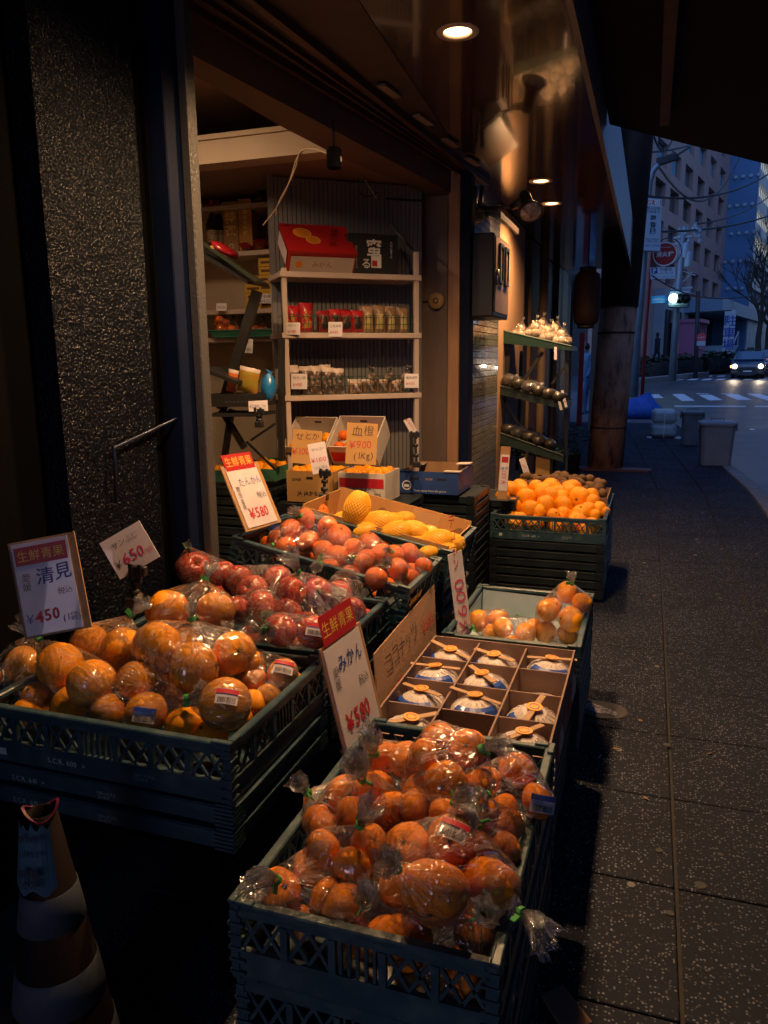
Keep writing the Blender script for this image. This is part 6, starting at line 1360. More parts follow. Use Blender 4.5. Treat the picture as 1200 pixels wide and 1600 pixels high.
fwall('panelled_wall', 829.4, 843, mat('brown_metal_panel',(0.16,0.09,0.045),.5,c2=(0.2,0.11,0.05),nscale=5,stretch=(1,1,.3)), 'brown vertical panel beyond the black gap', 'panel', -1.19)
s = MB(); py_ = W(848,500,x=-1.10).y; s.tube([(-1.10,py_,0),(-1.10,py_,SZ)],.045,14); tag(s.build('round_pipe', mat('tan_pipe_paint',(0.30,0.19,0.11),.5), smooth=True),'tan round downpipe beyond the cream wall','pipe')
fwall('shop_front', 852, 872, M_black, 'dark closed shop front in the distance', 'shop front', -1.24)
fwall('red_wall', 872, 886, mat('dark_red_panel',(0.10,0.02,0.018),.5,c2=(0.16,0.05,0.02),nscale=3), 'dark red panel of the neighbouring shop', 'panel', -1.18)
y9 = W(889,560,x=-1.10).y
s = MB(); s.tube([(-1.08,y9,0.1),(-1.08,y9,2.7)],.022,10); tag(s.build('grey_pole', mat('grey_pole_paint',(0.26,0.26,0.28),.4), smooth=True),'thin grey pole in front of the dark red panel','pole')
s = MB(); s.box(-1.6,-1.28,y9+.3,y9+1.9,0,2.7); tag(s.build('dark_shop_bay', M_black),'black shop bay left of the rusty column','wall')
# back row of the neighbouring building (closes the block)
s = MB(); s.box(-9,-1.61,7.25,16.8,-.01,3.2); s.box(-9,-.9,-1.6,11.2,3.2,9.0); nb = struct('neighbour_building', s, mat('dark_building_render',(0.07,0.06,0.055),.8,c2=(0.09,0.08,0.07),nscale=2))
# second slanted rack with garlic bags
rk2 = thing('slanted_rack', 'black steel rack with slanted green trays beyond the blue carton', 'rack'); RX = 7.0
def q2(px_, py_, y=6.6): return W(px_, py_, y=y)
s = MB(); s.bar(q2(795,545),q2(779,735),.035,.035,up=(0,1,0)); s.build('leg', M_black, rk2)
s = MB(); s.bar(q2(886,530),q2(884,735),.03,.03,up=(0,1,0)); s.build('leg', M_black, rk2)
for a_, b2_ in (((815,548),(808,735)),((868,545),(866,735))): s = MB(); s.bar(q2(*a_,y=7.1),q2(*b2_,y=7.1),.03,.03,up=(0,1,0)); s.build('leg', M_black, rk2)
s = MB(); s.bar(q2(848,550,6.58),q2(818,595,6.58),.03,.02,up=(0,1,0)); s.bar(q2(790,630,6.58),q2(862,745,6.58),.02,.02,up=(0,1,0)); s.bar(q2(862,600,6.6),q2(893,560,6.6),.02,.02,up=(0,1,0)); s.build('brace', M_black, rk2)
Mgt = mat('dark_green_tray', (0.012,0.055,0.036), .5, c2=(0.01,0.045,0.03), nscale=6); Mbt = mat('black_green_tray', (0.012,0.03,0.02), .5)
def tray(c4, y0, dep, m, nm='tray'):
    a, b_, c, d = [q2(*p, y=y0) for p in c4]; u = (b_-a); s = MB(); n = Vector((0,dep,0.0))
    s.add([a,b_,c,d,a+n,b_+n,c+n,d+n],[(0,1,2,3),(4,7,6,5),(3,2,6,7),(0,3,7,4),(1,5,6,2)]); o = fixn(s.build(nm, m, rk2)); s = MB(); s.quad(d+n*.01+Vector((0,0,.012)),c+n*.01+Vector((0,0,.012)),c+n*.99+Vector((0,0,.012)),d+n*.99+Vector((0,0,.012))); s.build('tray_floor', m, rk2); s = MB(); s.tube([a,b_],.008,6); s.build('tray_rim', m, rk2); return o
tray([(783,516),(893,541),(893,548),(783,536)], 6.5, .5, Mgt)
tray([(734,592),(884,628),(884,640),(734,606)], 6.4, .5, Mbt)
tray([(770,672),(880,712),(880,722),(770,690)], 6.45, .5, Mbt)
M_garlic = mat('garlic_skin', (0.55,0.42,0.30), .6, c2=(0.45,0.32,0.22), nscale=20, stretch=(1,1,.3))
s = MB(); s.lathe([(0,-.8),(.6,-.75),(.98,-.2),(.95,.2),(.5,.7),(.18,1.0),(.14,1.4),(0,1.42)],14,fn=lambda p: Vector((p.x*(1+.08*math.cos(6*math.atan2(p.y,p.x))),p.y*(1+.08*math.cos(6*math.atan2(p.y,p.x))),p.z))); FM['garlic_bulb'] = [s.mesh('garlic_bulb', M_garlic, True)]
gb = [('leftmost bag of garlic on the top green tray',(812,525)),('second garlic bag with its mouth upright',(835,522)),('third garlic bag on the top green tray',(855,528)),('rightmost garlic bag on the top green tray',(876,534)),('garlic bag behind in the middle of the top tray',(845,517)),('garlic bag at the back right of the top tray',(866,523))]
for i, (lab, (a_, b2_)) in enumerate(gb):
    p = W(a_, b2_, y=6.6+(.22 if i > 3 else 0)); c = [(p+Vector((.05*math.cos(k*1.26),.05*math.sin(k*1.26),0)),.045) for k in range(5)]+[(p+Vector((0,0,.055)),.042)]
    bag('garlic_bulb', lab, c, p+Vector((.02,0,.12)), 'garlic bags on the top tray', name='garlic_bag', frs=.55, tie=False, seed=80+i)
Mdv = mat('dark_vegetable', (0.05,0.02,0.03), .35, c2=(0.03,0.05,0.02), nscale=14, rnd=.4, coat=.3); Mbv = mat('brown_vegetable', (0.35,0.17,0.08), .5, c2=(0.28,0.12,0.05), nscale=14, rnd=.3)
s = MB(); s.lathe([(0,-1),(.5,-.9),(.75,-.3),(.6,.4),(.3,.9),(0,1)],12,fn=lambda p: p*(1+.1*noise.noise(p*3))); vme = s.mesh('wrapped_vegetable', Mdv, True); s2 = s.mesh('wrapped_vegetable', Mbv, True)
s = MB(); s.lathe([(0,-1.15),(.5,-1.1),(.9,-.4),(.8,.5),(.45,1.05),(.2,1.3),(.5,1.6)],14,fn=lambda p: p*(1+.18*noise.noise(p*4))); wme = s.mesh('film_wrap', M_film, True)
def wrapped(p, lab, me, sc_, gr, rz_):
    t = thing('wrapped_vegetable', lab, 'vegetable', p, (R(80),random.uniform(-.2,.2),rz_), gr, (sc_,)*3); ob('vegetable', me, t)
    if random.random() < .5: ob('film_wrap', wme, t)
for i in range(5): wrapped(W(742+i*11,590+i*3.2,y=6.5+(.2 if i%2 else 0))+Vector((0,0,.03)), 'film wrapped brown vegetable at the left end of the middle tray', s2, .055, 'brown wrapped vegetables on the middle tray', random.uniform(0,3))
for i in range(11): wrapped(W(795+i*8,600+i*2.6,y=6.42+(.22 if i%2 else 0))+Vector((0,0,.03)), 'film wrapped dark vegetable on the middle tray', vme, .065, 'dark wrapped vegetables on the middle tray', random.uniform(0,3))
for i in range(9): wrapped(W(795+i*8,678+i*3.0,y=6.5+(.2 if i%2 else 0))+Vector((0,0,.04)), 'film wrapped dark vegetable on the lowest tray', vme, .07, 'dark wrapped vegetables on the lowest tray', random.uniform(0,3))
s = MB()
for i in range(260):
    p = W(random.uniform(790,880),random.uniform(700,712),y=random.uniform(6.45,6.9)); a = random.uniform(0,6.28); u = Vector((math.cos(a),math.sin(a),random.uniform(-.3,.6)))*.035; v = Vector((-math.sin(a),math.cos(a),random.uniform(-.3,.3)))*.014
    s.add([p-u*.2,p+v,p+u,p-v],[(0,1,2,3)])
tag(s.build('leafy_greens', mat('dark_leaf',(0.03,0.07,0.025),.5)),'loose dark leafy greens below the lowest tray',None,kind='stuff')
for i, (c4, lab) in enumerate(((((868,612),(872,611),(879,640),(875,641)),'thin white price strip hanging from the middle tray'),(((877,610),(881,609),(886,636),(882,637)),'second white price strip beside the first'),(((866,542),(870,542),(870,562),(866,562)),'small pale tag under the top tray edge'))):
    board('price_strip', lab, c4, (q2(870,620,6.38)-CP).dot(FW), [], cat='price strip', th=.001)
p = W(848,728,y=6.5); s = MB(); s.box(-.06,.06,0,.2,-.08,.08); tag(s.build('small_carton', M_jabox, loc=p, bevel=.003),'small brown carton low on the second rack','carton')
# dim reddish round-cornered sign box above, mounted near the column
a = W(898,425,y=8.5); b_ = W(936,508,y=8.5); w = b_.x-a.x; h = a.z-b_.z
t = thing('hanging_lantern', 'unlit reddish brown lantern shaped sign hanging left of the column', 'lantern', ((a.x+b_.x)/2,8.5,b_.z))
s = MB(); s.lathe([(w*.3,0),(w*.46,h*.06),(w*.52,h*.25),(w*.52,h*.78),(w*.46,h*.94),(w*.3,h)],22,cap=True); s.build('lantern_body', mat('red_brown_lantern',(0.035,0.014,0.008),.7,c2=(0.045,0.018,0.01),nscale=3,stretch=(1,1,9)), t, True)
s = MB(); s.lathe([(w*.3,-.03),(w*.32,-.03),(w*.32,.0),(w*.3,.0)],20); s.lathe([(w*.3,h),(w*.32,h),(w*.32,h+.04),(w*.2,h+.04)],20); s.tube([(0,0,h+.04),(0,0,SZ-b_.z)],.008); s.build('lantern_ring', M_black, t, True)
# rusty column
def cw(px0, px1, py, yy): return W(px0,py,y=yy), W(px1,py,y=yy)
l0, r0_ = cw(917,973,735,11.2); l1, r1_ = cw(958,1012,262,11.2)
cxA, rA = (l0.x+r0_.x)/2, (r0_.x-l0.x)/2; cxB, rB = (l1.x+r1_.x)/2, (r1_.x-l1.x)/2
def rust():
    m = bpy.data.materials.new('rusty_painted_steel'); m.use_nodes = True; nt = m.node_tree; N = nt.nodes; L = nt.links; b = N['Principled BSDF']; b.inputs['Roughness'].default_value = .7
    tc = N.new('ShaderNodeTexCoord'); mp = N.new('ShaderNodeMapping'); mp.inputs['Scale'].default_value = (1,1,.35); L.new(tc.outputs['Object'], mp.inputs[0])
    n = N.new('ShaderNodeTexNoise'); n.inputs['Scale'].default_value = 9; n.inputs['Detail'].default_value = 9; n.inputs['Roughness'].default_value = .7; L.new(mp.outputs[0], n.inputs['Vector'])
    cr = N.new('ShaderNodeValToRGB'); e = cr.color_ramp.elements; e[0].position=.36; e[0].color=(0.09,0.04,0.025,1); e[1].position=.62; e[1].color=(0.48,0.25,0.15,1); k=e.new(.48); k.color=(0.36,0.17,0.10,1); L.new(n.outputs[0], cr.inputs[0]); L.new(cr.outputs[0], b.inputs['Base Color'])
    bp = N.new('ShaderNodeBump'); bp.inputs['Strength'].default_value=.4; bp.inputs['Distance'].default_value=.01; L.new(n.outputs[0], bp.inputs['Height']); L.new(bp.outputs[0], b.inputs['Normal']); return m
zc = W(950,480,y=11.2).z; zt_ = SZ+1.4; xm = cxA+(cxB-cxA)*(zc/l1.z)
t = thing('steel_column', 'thick rusty brown steel column holding up the arcade edge', 'column')
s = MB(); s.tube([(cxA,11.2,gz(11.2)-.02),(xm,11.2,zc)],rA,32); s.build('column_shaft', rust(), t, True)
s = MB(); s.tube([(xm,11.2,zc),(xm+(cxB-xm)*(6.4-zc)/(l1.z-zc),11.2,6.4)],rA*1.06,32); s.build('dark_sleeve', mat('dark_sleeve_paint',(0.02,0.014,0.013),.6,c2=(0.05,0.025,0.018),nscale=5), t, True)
for zz in (.62,1.9,2.3): x_ = cxA+(xm-cxA)*(zz/zc); s = MB(); s.lathe([(rA*1.0,-.012),(rA*1.02,-.012),(rA*1.02,.012),(rA*1.0,.012)],32,M=Matrix.Translation((x_,11.2,zz))); s.build('weld_band', MATS['dark_sleeve_paint'], t)
s = MB(); s.box(cxA-.35,cxA+.62,10.9,11.15,gz(11)+.001,gz(11)+.03); s.add([],[]); tag(s.build('ground_plate', mat('red_brown_plate',(0.12,0.035,0.03),.6,c2=(0.08,0.03,0.025),nscale=6)),'flat red brown plate on the ground at the foot of the column','plate')
for i in range(9):
    pass
s = MB()
for i in range(500):
    p = Vector((-.95+random.gauss(0,.09),10.7+random.gauss(0,.15),gz(10.7)+.28+random.random()*.35)); a = random.uniform(0,6.28); u = Vector((math.cos(a),math.sin(a),random.uniform(-.5,.7)))*.04; v = Vector((-math.sin(a),math.cos(a),.1))*.016
    s.add([p-u*.3,p+v,p+u,p-v],[(0,1,2,3)])
t = thing('potted_shrub','small dark potted shrub beside the column foot','shrub'); o = s.build('foliage', MATS['dark_leaf'], t); s = MB(); s.lathe([(.09,0),(.12,.26),(.13,.28),(.1,.28),(.0,.25)],18,M=Matrix.Translation((-.95,10.7,gz(10.7)))); s.build('pot', M_blackp, t, True)

# ================================================================ STREET THINGS
Mbin = mat('grey_bin_plastic', (0.18,0.20,0.22), .45, c2=(0.22,0.24,0.26), nscale=6, bump=.1, bscale=20)
def bin_(label, pb0, pb1, ptop, rz_, m, lid=True):
    a, b_ = G(*pb0), G(*pb1); c = (a+b_)/2; w = (b_-a).length; yy = c.y+.12; top_ = W(ptop[0],ptop[1],y=c.y).z; h = top_-c.z
    t = thing('rubbish_bin', label, 'bin', (c.x,c.y+w*.4,c.z), (0,0,rz_)); s = MB(); w0, w1 = w*.44, w*.52; d0, d1 = w*.36, w*.44
    def ringp(wx_, dy_, z): return [(sx_*wx_+ (-.02 if False else 0), sy_*dy_, z) for sx_, sy_ in ((-1,-.8),(-.8,-1),(.8,-1),(1,-.8),(1,.8),(.8,1),(-.8,1),(-1,.8))]
    R_ = [ringp(w0,d0,.0),ringp(w0*1.01,d0*1.01,h*.04),ringp(w1*.97,d1*.97,h*.86),ringp(w1*1.04,d1*1.04,h*.87),ringp(w1*1.04,d1*1.04,h*.92)]; vs = sum(R_,[]); fs = [tuple(reversed(range(8)))]
    for i in range(4):
        for k in range(8): fs.append((i*8+k,i*8+(k+1)%8,(i+1)*8+(k+1)%8,(i+1)*8+k))
    s.add(vs,fs); s.build('bin_body', m, t, bevel=.006)
    s = MB(); R_ = [ringp(w1*1.07,d1*1.07,h*.90),ringp(w1*1.07,d1*1.07,h*.94),ringp(w1*.95,d1*.95,h*.97),ringp(w1*.6,d1*.6,h*.985)]; vs = sum(R_,[]); fs = [tuple(range(24,32))]
    for i in range(3):
        for k in range(8): fs.append((i*8+k,i*8+(k+1)%8,(i+1)*8+(k+1)%8,(i+1)*8+k))
    s.add(vs,fs); s.build('lid', m, t, bevel=.004)
    s = MB(); s.tube([(-.09,0,h*.985),(-.08,0,h*1.03),(.08,0,h*1.03),(.09,0,h*.985)],.009,8); s.build('lid_handle', m, t, True)
    for sg in (-1,1): s = MB(); s.box(sg*w1*1.04,sg*w1*1.16,-.05,.05,h*.76,h*.90,ch=.004); s.build('side_handle', m, t)
    return t
bin_('large grey lidded rubbish bin nearest the kerb', (1092,728), (1143,728), (1118,657), R(4), Mbin)
bin_('smaller grey rubbish bin behind the large one', (1064,695), (1095,697), (1078,641), R(2), mat('blue_grey_bin',(0.14,0.19,0.22),.5,c2=(0.11,0.12,0.12),nscale=7))
# bundled white quilted sack (two stacked rolls)
a, b_ = G(1017,684), G(1056,684); w = (b_-a).length; h = W(1035,640,y=a.y).z-a.z
t = thing('tied_bundle', 'white tied bundle of two stacked rolls on the pavement', 'bundle', (a.x,a.y,a.z), (0,0,R(3))); Mbun = mat('white_sheet_wrap', (0.42,0.48,0.50), .35, c2=(0.36,0.42,0.44), nscale=8, bump=.5, bscale=14, coat=.3)
for k in (0,1): s = MB(); s.box(0,w,0,.45,k*h/2+.004,(k+1)*h/2-.004,ch=.05); s.build('roll', Mbun, t, bevel=.02)
s = MB(); s.bar((w*.5,-.006,.0),(w*.5,-.006,h),.012,.006); s.bar((-.002,-.006,h*.5),(w+.002,-.006,h*.5),.012,.006); s.build('cord', M_whiteink, t)
s = MB(); s.lathe([(0,0),(.07,0),(.05,.03),(0,.04)],10,M=Matrix.Translation((w+.03,-.05,0))); s.lathe([(0,0),(.05,0),(.04,.03),(0,.035)],10,M=Matrix.Translation((-.03,-.05,0))); s.build('loose_end', Mbun, t)
# blue crow net heap
c = G(985,652); s = MB(); s.lathe([(0.75,0),(.70,.14),(.52,.3),(.28,.42),(0,.46)],40,fn=lambda p: Vector((p.x*(1+.25*noise.noise(p*3))*1.0+.1,p.y*.6,p.z*(1+.6*noise.noise(p*4))))+p.normalized()*0.05*noise.noise(p*14))
tag(s.build('blue_net', mat('blue_net_fabric',(0.012,0.07,0.36),.6,c2=(0.02,0.12,0.5),nscale=18,bump=1.0,bscale=30), loc=c, smooth=True),'heap of bright blue netting beyond the column','net')
# light pole with sign plates
b0_ = G(992,620); PYs = b0_.y; b0_.z = gz(PYs)
def sp_(px_, py_, dy=0): return W(px_, py_, y=PYs+dy)
lp = thing('light_pole', 'grey street light pole curving over at its top', 'street light', b0_); off = b0_
Mpole = mat('galvanised_pole', (0.20,0.23,0.26), .45, metal=.4, c2=(0.24,0.27,0.3), nscale=5)
pts = [sp_(990,622),sp_(1004,420),sp_(1012,315),sp_(1015,285),sp_(1020,268),sp_(1030,256),sp_(1040,250)]
s = MB(); s.tube([p-off for p in pts],[.12,.11,.09,.085,.08,.07,.06],12); s.build('pole', Mpole, lp, True)
s = MB(); s.bar(sp_(1026,254)-off, sp_(1058,244)-off, .22,.14,up=(0,1,0)); s.build('lamp_head', M_black, lp, bevel=.03)
s = MB(); s.bar(sp_(1054,245)-off, sp_(1078,230)-off, .05,.05); s.build('arm_tip', M_black, lp)
Mplate = mat('pale_sign_plate', (0.36,0.42,0.46), .4)
o, w, h = board('name_plate', 'tall pale vertical shop sign plate on the light pole', [(1011,308),(1036,309),(1030,392),(1004,391)], (sp_(1020,350,-.25)-CP).dot(FW),
  [('BAN',-.42,.42,1.18,1.46,M_redban),('元祖',0,1.32,.8,M_whiteink,0,dict(bold=.02)),('横浜名物\n中華菓子',0,.86,.8,M_blackink,0),('翠\n香\n園',0,-.05,.4,M_blackink,0,dict(bold=.03,hh=1.15)),('神奈川県推奨\n中華街大通り',0,-1.0,.8,M_blackink,0),('501-2399',0,-1.32,.85,M_blueink,0)], cat='sign', m=Mplate, th=.12)
# hydrant sign on a red pole
rpole = [sp_(1003,622,.4),sp_(1010,500,.4),sp_(1018,400,.4),sp_(1021,380,.4)]
hp = thing('hydrant_sign_pole', 'red fire hydrant pole with a round red sign', 'sign pole', G(1003,622)); off = hp.location.copy()
s = MB(); s.tube([p-off for p in rpole],.055,10); s.build('red_pole', mat('red_pole_paint',(0.32,0.02,0.02),.4), hp, True)
c = sp_(1039,397,.3); rr = 18.5/F_PX*(c-CP).dot(FW); q = (CP-c).normalized().to_track_quat('Z','Y').to_matrix().to_4x4()
s = MB(); s.lathe([(0,-.03),(rr,-.03),(rr,0),(0,0)],32,M=Matrix.Translation(c-off)@q,m=0); s.lathe([(rr*.88,.002),(rr*.98,.002),(rr*.98,.01),(rr*.88,.01)],32,1,M=Matrix.Translation(c-off)@q); s.build('round_sign', [mat('red_sign_face',(0.42,0.015,0.02),.4),M_whiteink], hp)
te = text('消火栓', M_whiteink, hp, (0,0,0), w=rr*1.4, bold=.03); te.matrix_local = Matrix.Translation(c-off)@q@Matrix.Translation((0,0,.015))@Matrix.Diagonal((*te.scale,1))
te = text('FIRE HYDRANT', M_whiteink, hp, (0,0,0), w=rr*.9); te.matrix_local = Matrix.Translation(c-off)@q@Matrix.Translation((0,rr*.55,.015))@Matrix.Diagonal((*te.scale,1))
s = MB(); s.lathe([(rr*1.08,-.05),(rr*1.16,-.05),(rr*1.16,-.03),(rr*1.08,-.03)],32,M=Matrix.Translation(c-off+Vector((.06,0,.05)))@q); s.build('sign_hoop', M_steel, hp)
board('parking_plate', 'white and blue parking direction plate below the hydrant sign', [(1017,418),(1055,417),(1055,435),(1016,436)], (sp_(1035,427,.25)-CP).dot(FW),
  [('BAN',-.46,-.22,-.02,.21,M_blueink),('P',-.34,.095,.13,M_whiteink,0,dict(bold=.03)),('中華街',.14,.14,.5,M_blackink,0),('パーキング',.14,-.01,.58,M_blueink,0,dict(bold=.01)),('Ｐ',-.36,-.15,.08,M_blueink,0),('ここ左折',-.22,-.15,.22,M_redink,0),('045-681-1402',.2,-.15,.5,M_blueink,0)], cat='sign', m=mat('white_plate',(0.6,0.62,0.64),.4), th=.03)
# traffic signal on the utility pole
UY = G(1057,606).y+4; 
def up_(px_, py_, dy=0): return W(px_, py_, y=UY+dy)
u0 = up_(1051,588); u0.z = gz(UY)
t = thing('utility_pole', 'concrete utility pole carrying transformers and the traffic signal', 'utility pole', u0); off = u0
s = MB(); s.tube([Vector((0,0,0)), up_(1058,470)-off, up_(1067,366)-off],[.15,.13,.10],12); s.build('pole', Mpole, t, True)
Mtr = mat('transformer_grey',(0.30,0.36,0.42),.4)
for (px_,py_) in ((1075,405),(1071,391)): s = MB(); p = up_(px_,py_)-off; s.lathe([(0,-.28),(.13,-.28),(.14,-.25),(.14,.22),(.1,.27),(0,.28)],14,M=Matrix.Translation(p)); s.build('transformer', Mtr, t, True)
for k, py_ in enumerate((372,382,395,452,460)): s = MB(); s.bar(up_(1052-(k%2)*4,py_)-off, up_(1082-(k%3)*3,py_-3)-off,.07,.07); s.build('crossarm', Mtr, t)
for i in range(22): px_ = random.uniform(1062,1094); py_ = random.uniform(345+abs(px_-1078)*.3,372+random.random()*6); s = MB(); s.lathe([(.03,-.1),(.08,-.06),(.08,0),(.04,.03),(.07,.07),(0,.1)],8,M=Matrix.Translation(up_(px_,py_)-off)); s.build('insulator', Mtr, t)
for i in range(12): a = up_(random.uniform(1058,1070),random.uniform(372,470)); s = MB(); s.bar(a-off, a-off+Vector((random.uniform(-.3,.7),0,random.uniform(-.6,.6))),.03,.03); s.build('bracket', Mtr, t)
t = thing('traffic_signal', 'horizontal traffic signal with its left lamp lit bluish white', 'traffic signal', up_(1062,467,-.5)); off = t.location.copy()
s = MB(); a, b_ = up_(1044,468,-.5)-off, up_(1079,468,-.5)-off; s.bar(a, b_, .34,.62,up=(0,0,1)); s.build('signal_housing', mat('signal_housing_paint',(0.22,0.30,0.34),.4), t, bevel=.1)
for i, px_ in enumerate((1052,1062,1071)):
    p = up_(px_,467.3,-.5)-off; M_ = Matrix.Translation(p+Vector((0,-.36,0)))@Matrix.Rotation(HP,4,'X')
    s = MB(); s.lathe([(0,.03),(.13,.02),(.17,0),(0,-.01)],20,M=M_); s.build('lamp_lens', mat('lit_green_lens',(0.6,1,1),.3,emit=(0.62,1.0,0.95),estr=8) if i == 0 else mat('dark_lens',(0.02,0.01,0.01),.3), t, True)
    s = MB(); s.lathe([(.18,0),(.19,0),(.19,.2),(.18,.2)],20,M=M_); s.build('visor', M_black, t, True)
p = up_(1052,467.3,-.5); l = bpy.data.lights.new('signal_light','POINT'); l.energy = 5; l.color = (.7,1,.95); l.shadow_soft_size = .1; o = bpy.data.objects.new('light_source', l); COL.objects.link(o); o.parent = t; o.location = p-off+Vector((0,-.75,0))
board('street_name_sign', 'blue street name sign left of the traffic signal', [(1018,463),(1045,461),(1045,473),(1018,474)], (up_(1030,468,-.4)-CP).dot(FW), [('中華街東門 Chukagai',0,0,.86,M_whiteink,0)], cat='sign', m=mat('light_blue_sign',(0.03,0.22,0.42),.4), th=.05)
# second thin pole with no-entry style red sign and arm
t = thing('thin_sign_pole', 'dark thin pole with a small round red sign and plate beyond', 'sign pole', up_(1087,586,4)); off = t.location.copy()
s = MB(); s.tube([Vector((0,0,-.2)), up_(1091,455,4)-off],.09,8); s.bar(up_(1089,488,4)-off,up_(1143,485,4)-off,.05,.05); s.build('pole', M_black, t, True)
c = up_(1096,527,3.8); q = Matrix.Translation(c-off)@(CP-c).normalized().to_track_quat('Z','Y').to_matrix().to_4x4(); s = MB(); s.lathe([(0,-.02),(.19,-.02),(.19,0),(0,0)],24,M=q); s.build('round_sign', mat('pinkish_red_sign',(0.5,0.05,0.07),.4), t)
te = text('止まれ', M_whiteink, t, (0,0,0), w=.26); te.matrix_local = q@Matrix.Translation((0,0,.01))@Matrix.Diagonal((*te.scale,1))
a, b_ = up_(1089,533,3.8)-off, up_(1102,540,3.8)-off; s = MB(); s.box(a.x,b_.x,a.y,a.y+.03,b_.z,a.z); s.build('sub_plate', Mplate, t)

# ================================================================ BUILDINGS across the junction
hdg = math.radians(76.5); fd = Vector((math.cos(hdg), math.sin(hdg), 0)); fnv = Vector((math.sin(hdg), -math.cos(hdg), 0))
O = CP + ray(1097,560)*60.0; O.z = 0
FM_ = Matrix(((fd.x,-fnv.x,0,O.x),(fd.y,-fnv.y,0,O.y),(0,0,1,0),(0,0,0,1)))   # local x along the facade, local y into the building
FMi = FM_.inverted()
def onF(px_, py_, dy=0): return FMi @ WP(px_, py_, O - fnv*dy, fnv)
rowB = [(1035,245),(1057,263),(1077,279),(1095.5,293),(1112,308),(1126.7,320)]
us = [onF(*p).x for p in rowB]; zB = sum(onF(*p).z for p in rowB)/6
rowsz = [onF(1077,279).z, onF(1073.5,331).z, onF(1070,385).z]; dzr = (rowsz[0]-rowsz[2])/2
uE = onF(1141,262).x; u0f = onF(1000,400).x-7
M_bro = mat('brown_tile_facade', (0.40,0.24,0.20), .6, c2=(0.44,0.27,0.23), nscale=.8, detail=6)
bb = thing('brown_building', 'brown office block with rows of deep square windows', 'building'); bb.matrix_world = FM_
gz_ = gz(O.y); wwf, whf = (us[3]-us[2])*.62, dzr*.62
cols = us[:]; st = (us[-1]-us[0])/5
cols = [us[0]-st*2, us[0]-st]+cols
zs_ = [zB+dzr*2, zB+dzr]+[zB-dzr*k for k in range(0,6)]
zs_ = [z for z in zs_ if z-whf/2 > gz_+4.0]
ztop_ = zB+dzr*3; zlow = min(zs_)-whf/2-.5
# wall built as piers and spandrels so that the windows are real recesses
s = MB(); xs = sorted(cols); e0 = u0f
for i, c_ in enumerate(xs+[None]):
    s = MB(); x1_ = (c_-wwf/2) if c_ is not None else uE; s.box(e0, x1_, 0, .5, zlow, ztop_); e0 = (c_+wwf/2) if c_ is not None else None; s.build('wall_pier', M_bro, bb)
zz = sorted(zs_); 
for c_ in xs:
    s = MB(); lo = zlow
    for z in zz+[None]:
        hi = (z-whf/2) if z is not None else ztop_; s = MB(); s.box(c_-wwf/2, c_+wwf/2, 0, .5, lo, hi); lo = (z+whf/2) if z is not None else None; s.build('spandrel', M_bro, bb)
s = MB(); s.box(u0f,uE,.5,14,gz_-1,ztop_); s.build('core', M_black, bb)
wfm = MB(); wfm.box(-wwf/2,wwf/2,.30,.34,-whf/2,-whf/2+.1); wfm.box(-wwf/2,wwf/2,.30,.34,whf/2-.1,whf/2); wfm.box(-wwf/2,-wwf/2+.08,.30,.34,-whf/2,whf/2); wfm.box(wwf/2-.08,wwf/2,.30,.34,-whf/2,whf/2); wfm.box(-.04,.04,.30,.34,-whf/2,whf/2); wfme = wfm.mesh('window', mat('window_frame_dark',(0.08,0.09,0.1),.4,metal=.5))
M_glass = mat('dusk_window_glass', (0.02,0.03,0.045), .06, spec=.9, coat=.5); M_glassc = mat('curtained_window_glass', (0.14,0.21,0.27), .12, spec=.8, c2=(0.06,0.09,0.12), nscale=3, stretch=(6,1,.3), rnd=.5)
gm = MB(); gm.box(-wwf/2+.08,-.04,.31,.325,-whf/2+.1,whf/2-.1); gm.box(.04,wwf/2-.08,.31,.325,-whf/2+.1,whf/2-.1); gme = [gm.mesh('pane', M_glassc), gm.mesh('pane', M_glass)]
gme3 = gm.mesh('pane', mat('bright_blind_glass', (0.22,0.50,0.66), .15, spec=.8, c2=(0.12,0.3,0.42), nscale=2, stretch=(5,1,.4)))  # bright sky reflection painted into the colour of some upper panes
silm = MB(); silm.box(-wwf/2-.05,wwf/2+.05,-.06,.28,-whf/2-.08,-whf/2); silme = silm.mesh('sill', M_bro)
for c_ in cols:
    for z in zs_:
        w_ = ob('window', wfme, bb, (c_,0,z)); ob('pane', gme3 if (z > zB+dzr*.5 or (z > zB-.5 and c_ < us[1]+.1)) and random.random() < .7 else random.choice(gme), w_)
# ground floor: fluted white block, canopy, dark entrance, pink booth
zg = gz_-1
a = onF(1020,512); b_ = onF(1050,512)
M_whb = mat('pale_concrete', (0.34,0.38,0.42), .6, c2=(0.3,0.34,0.37), nscale=2)
s = MB(); s.box(a.x,b_.x,-.6,.0-.002,zg,zlow); 
s.build('fluted_base', M_whb, bb); 
for k in range(5): x = a.x+(b_.x-a.x)*(k+.6)/5.4; s = MB(); s.box(x-.25,x+.12,-.72,-.602,zg,zlow-1.2); s.build('flute', M_blackp, bb)
s = MB(); s.box(u0f,a.x-.01,0,.5,zg,zlow-.002); s.build('wall', M_bro, bb)
c0_, c1_ = onF(1066,516), onF(1148,520); s = MB(); s.box(c0_.x,c1_.x+1,-2.5,-.002,zlow-1.0,zlow-.1); s.build('entrance_canopy', mat('blue_grey_canopy',(0.22,0.30,0.38),.5), bb)
s = MB(); s.box(b_.x+.01,c0_.x+1.5,-.05,.4,zg,zlow-.003); s.build('wall', M_whb, bb)
s = MB(); s.box(c0_.x+1.6,c1_.x+1,1.2,1.3,zg,zlow-.003); s.build('dark_entrance', M_black, bb)
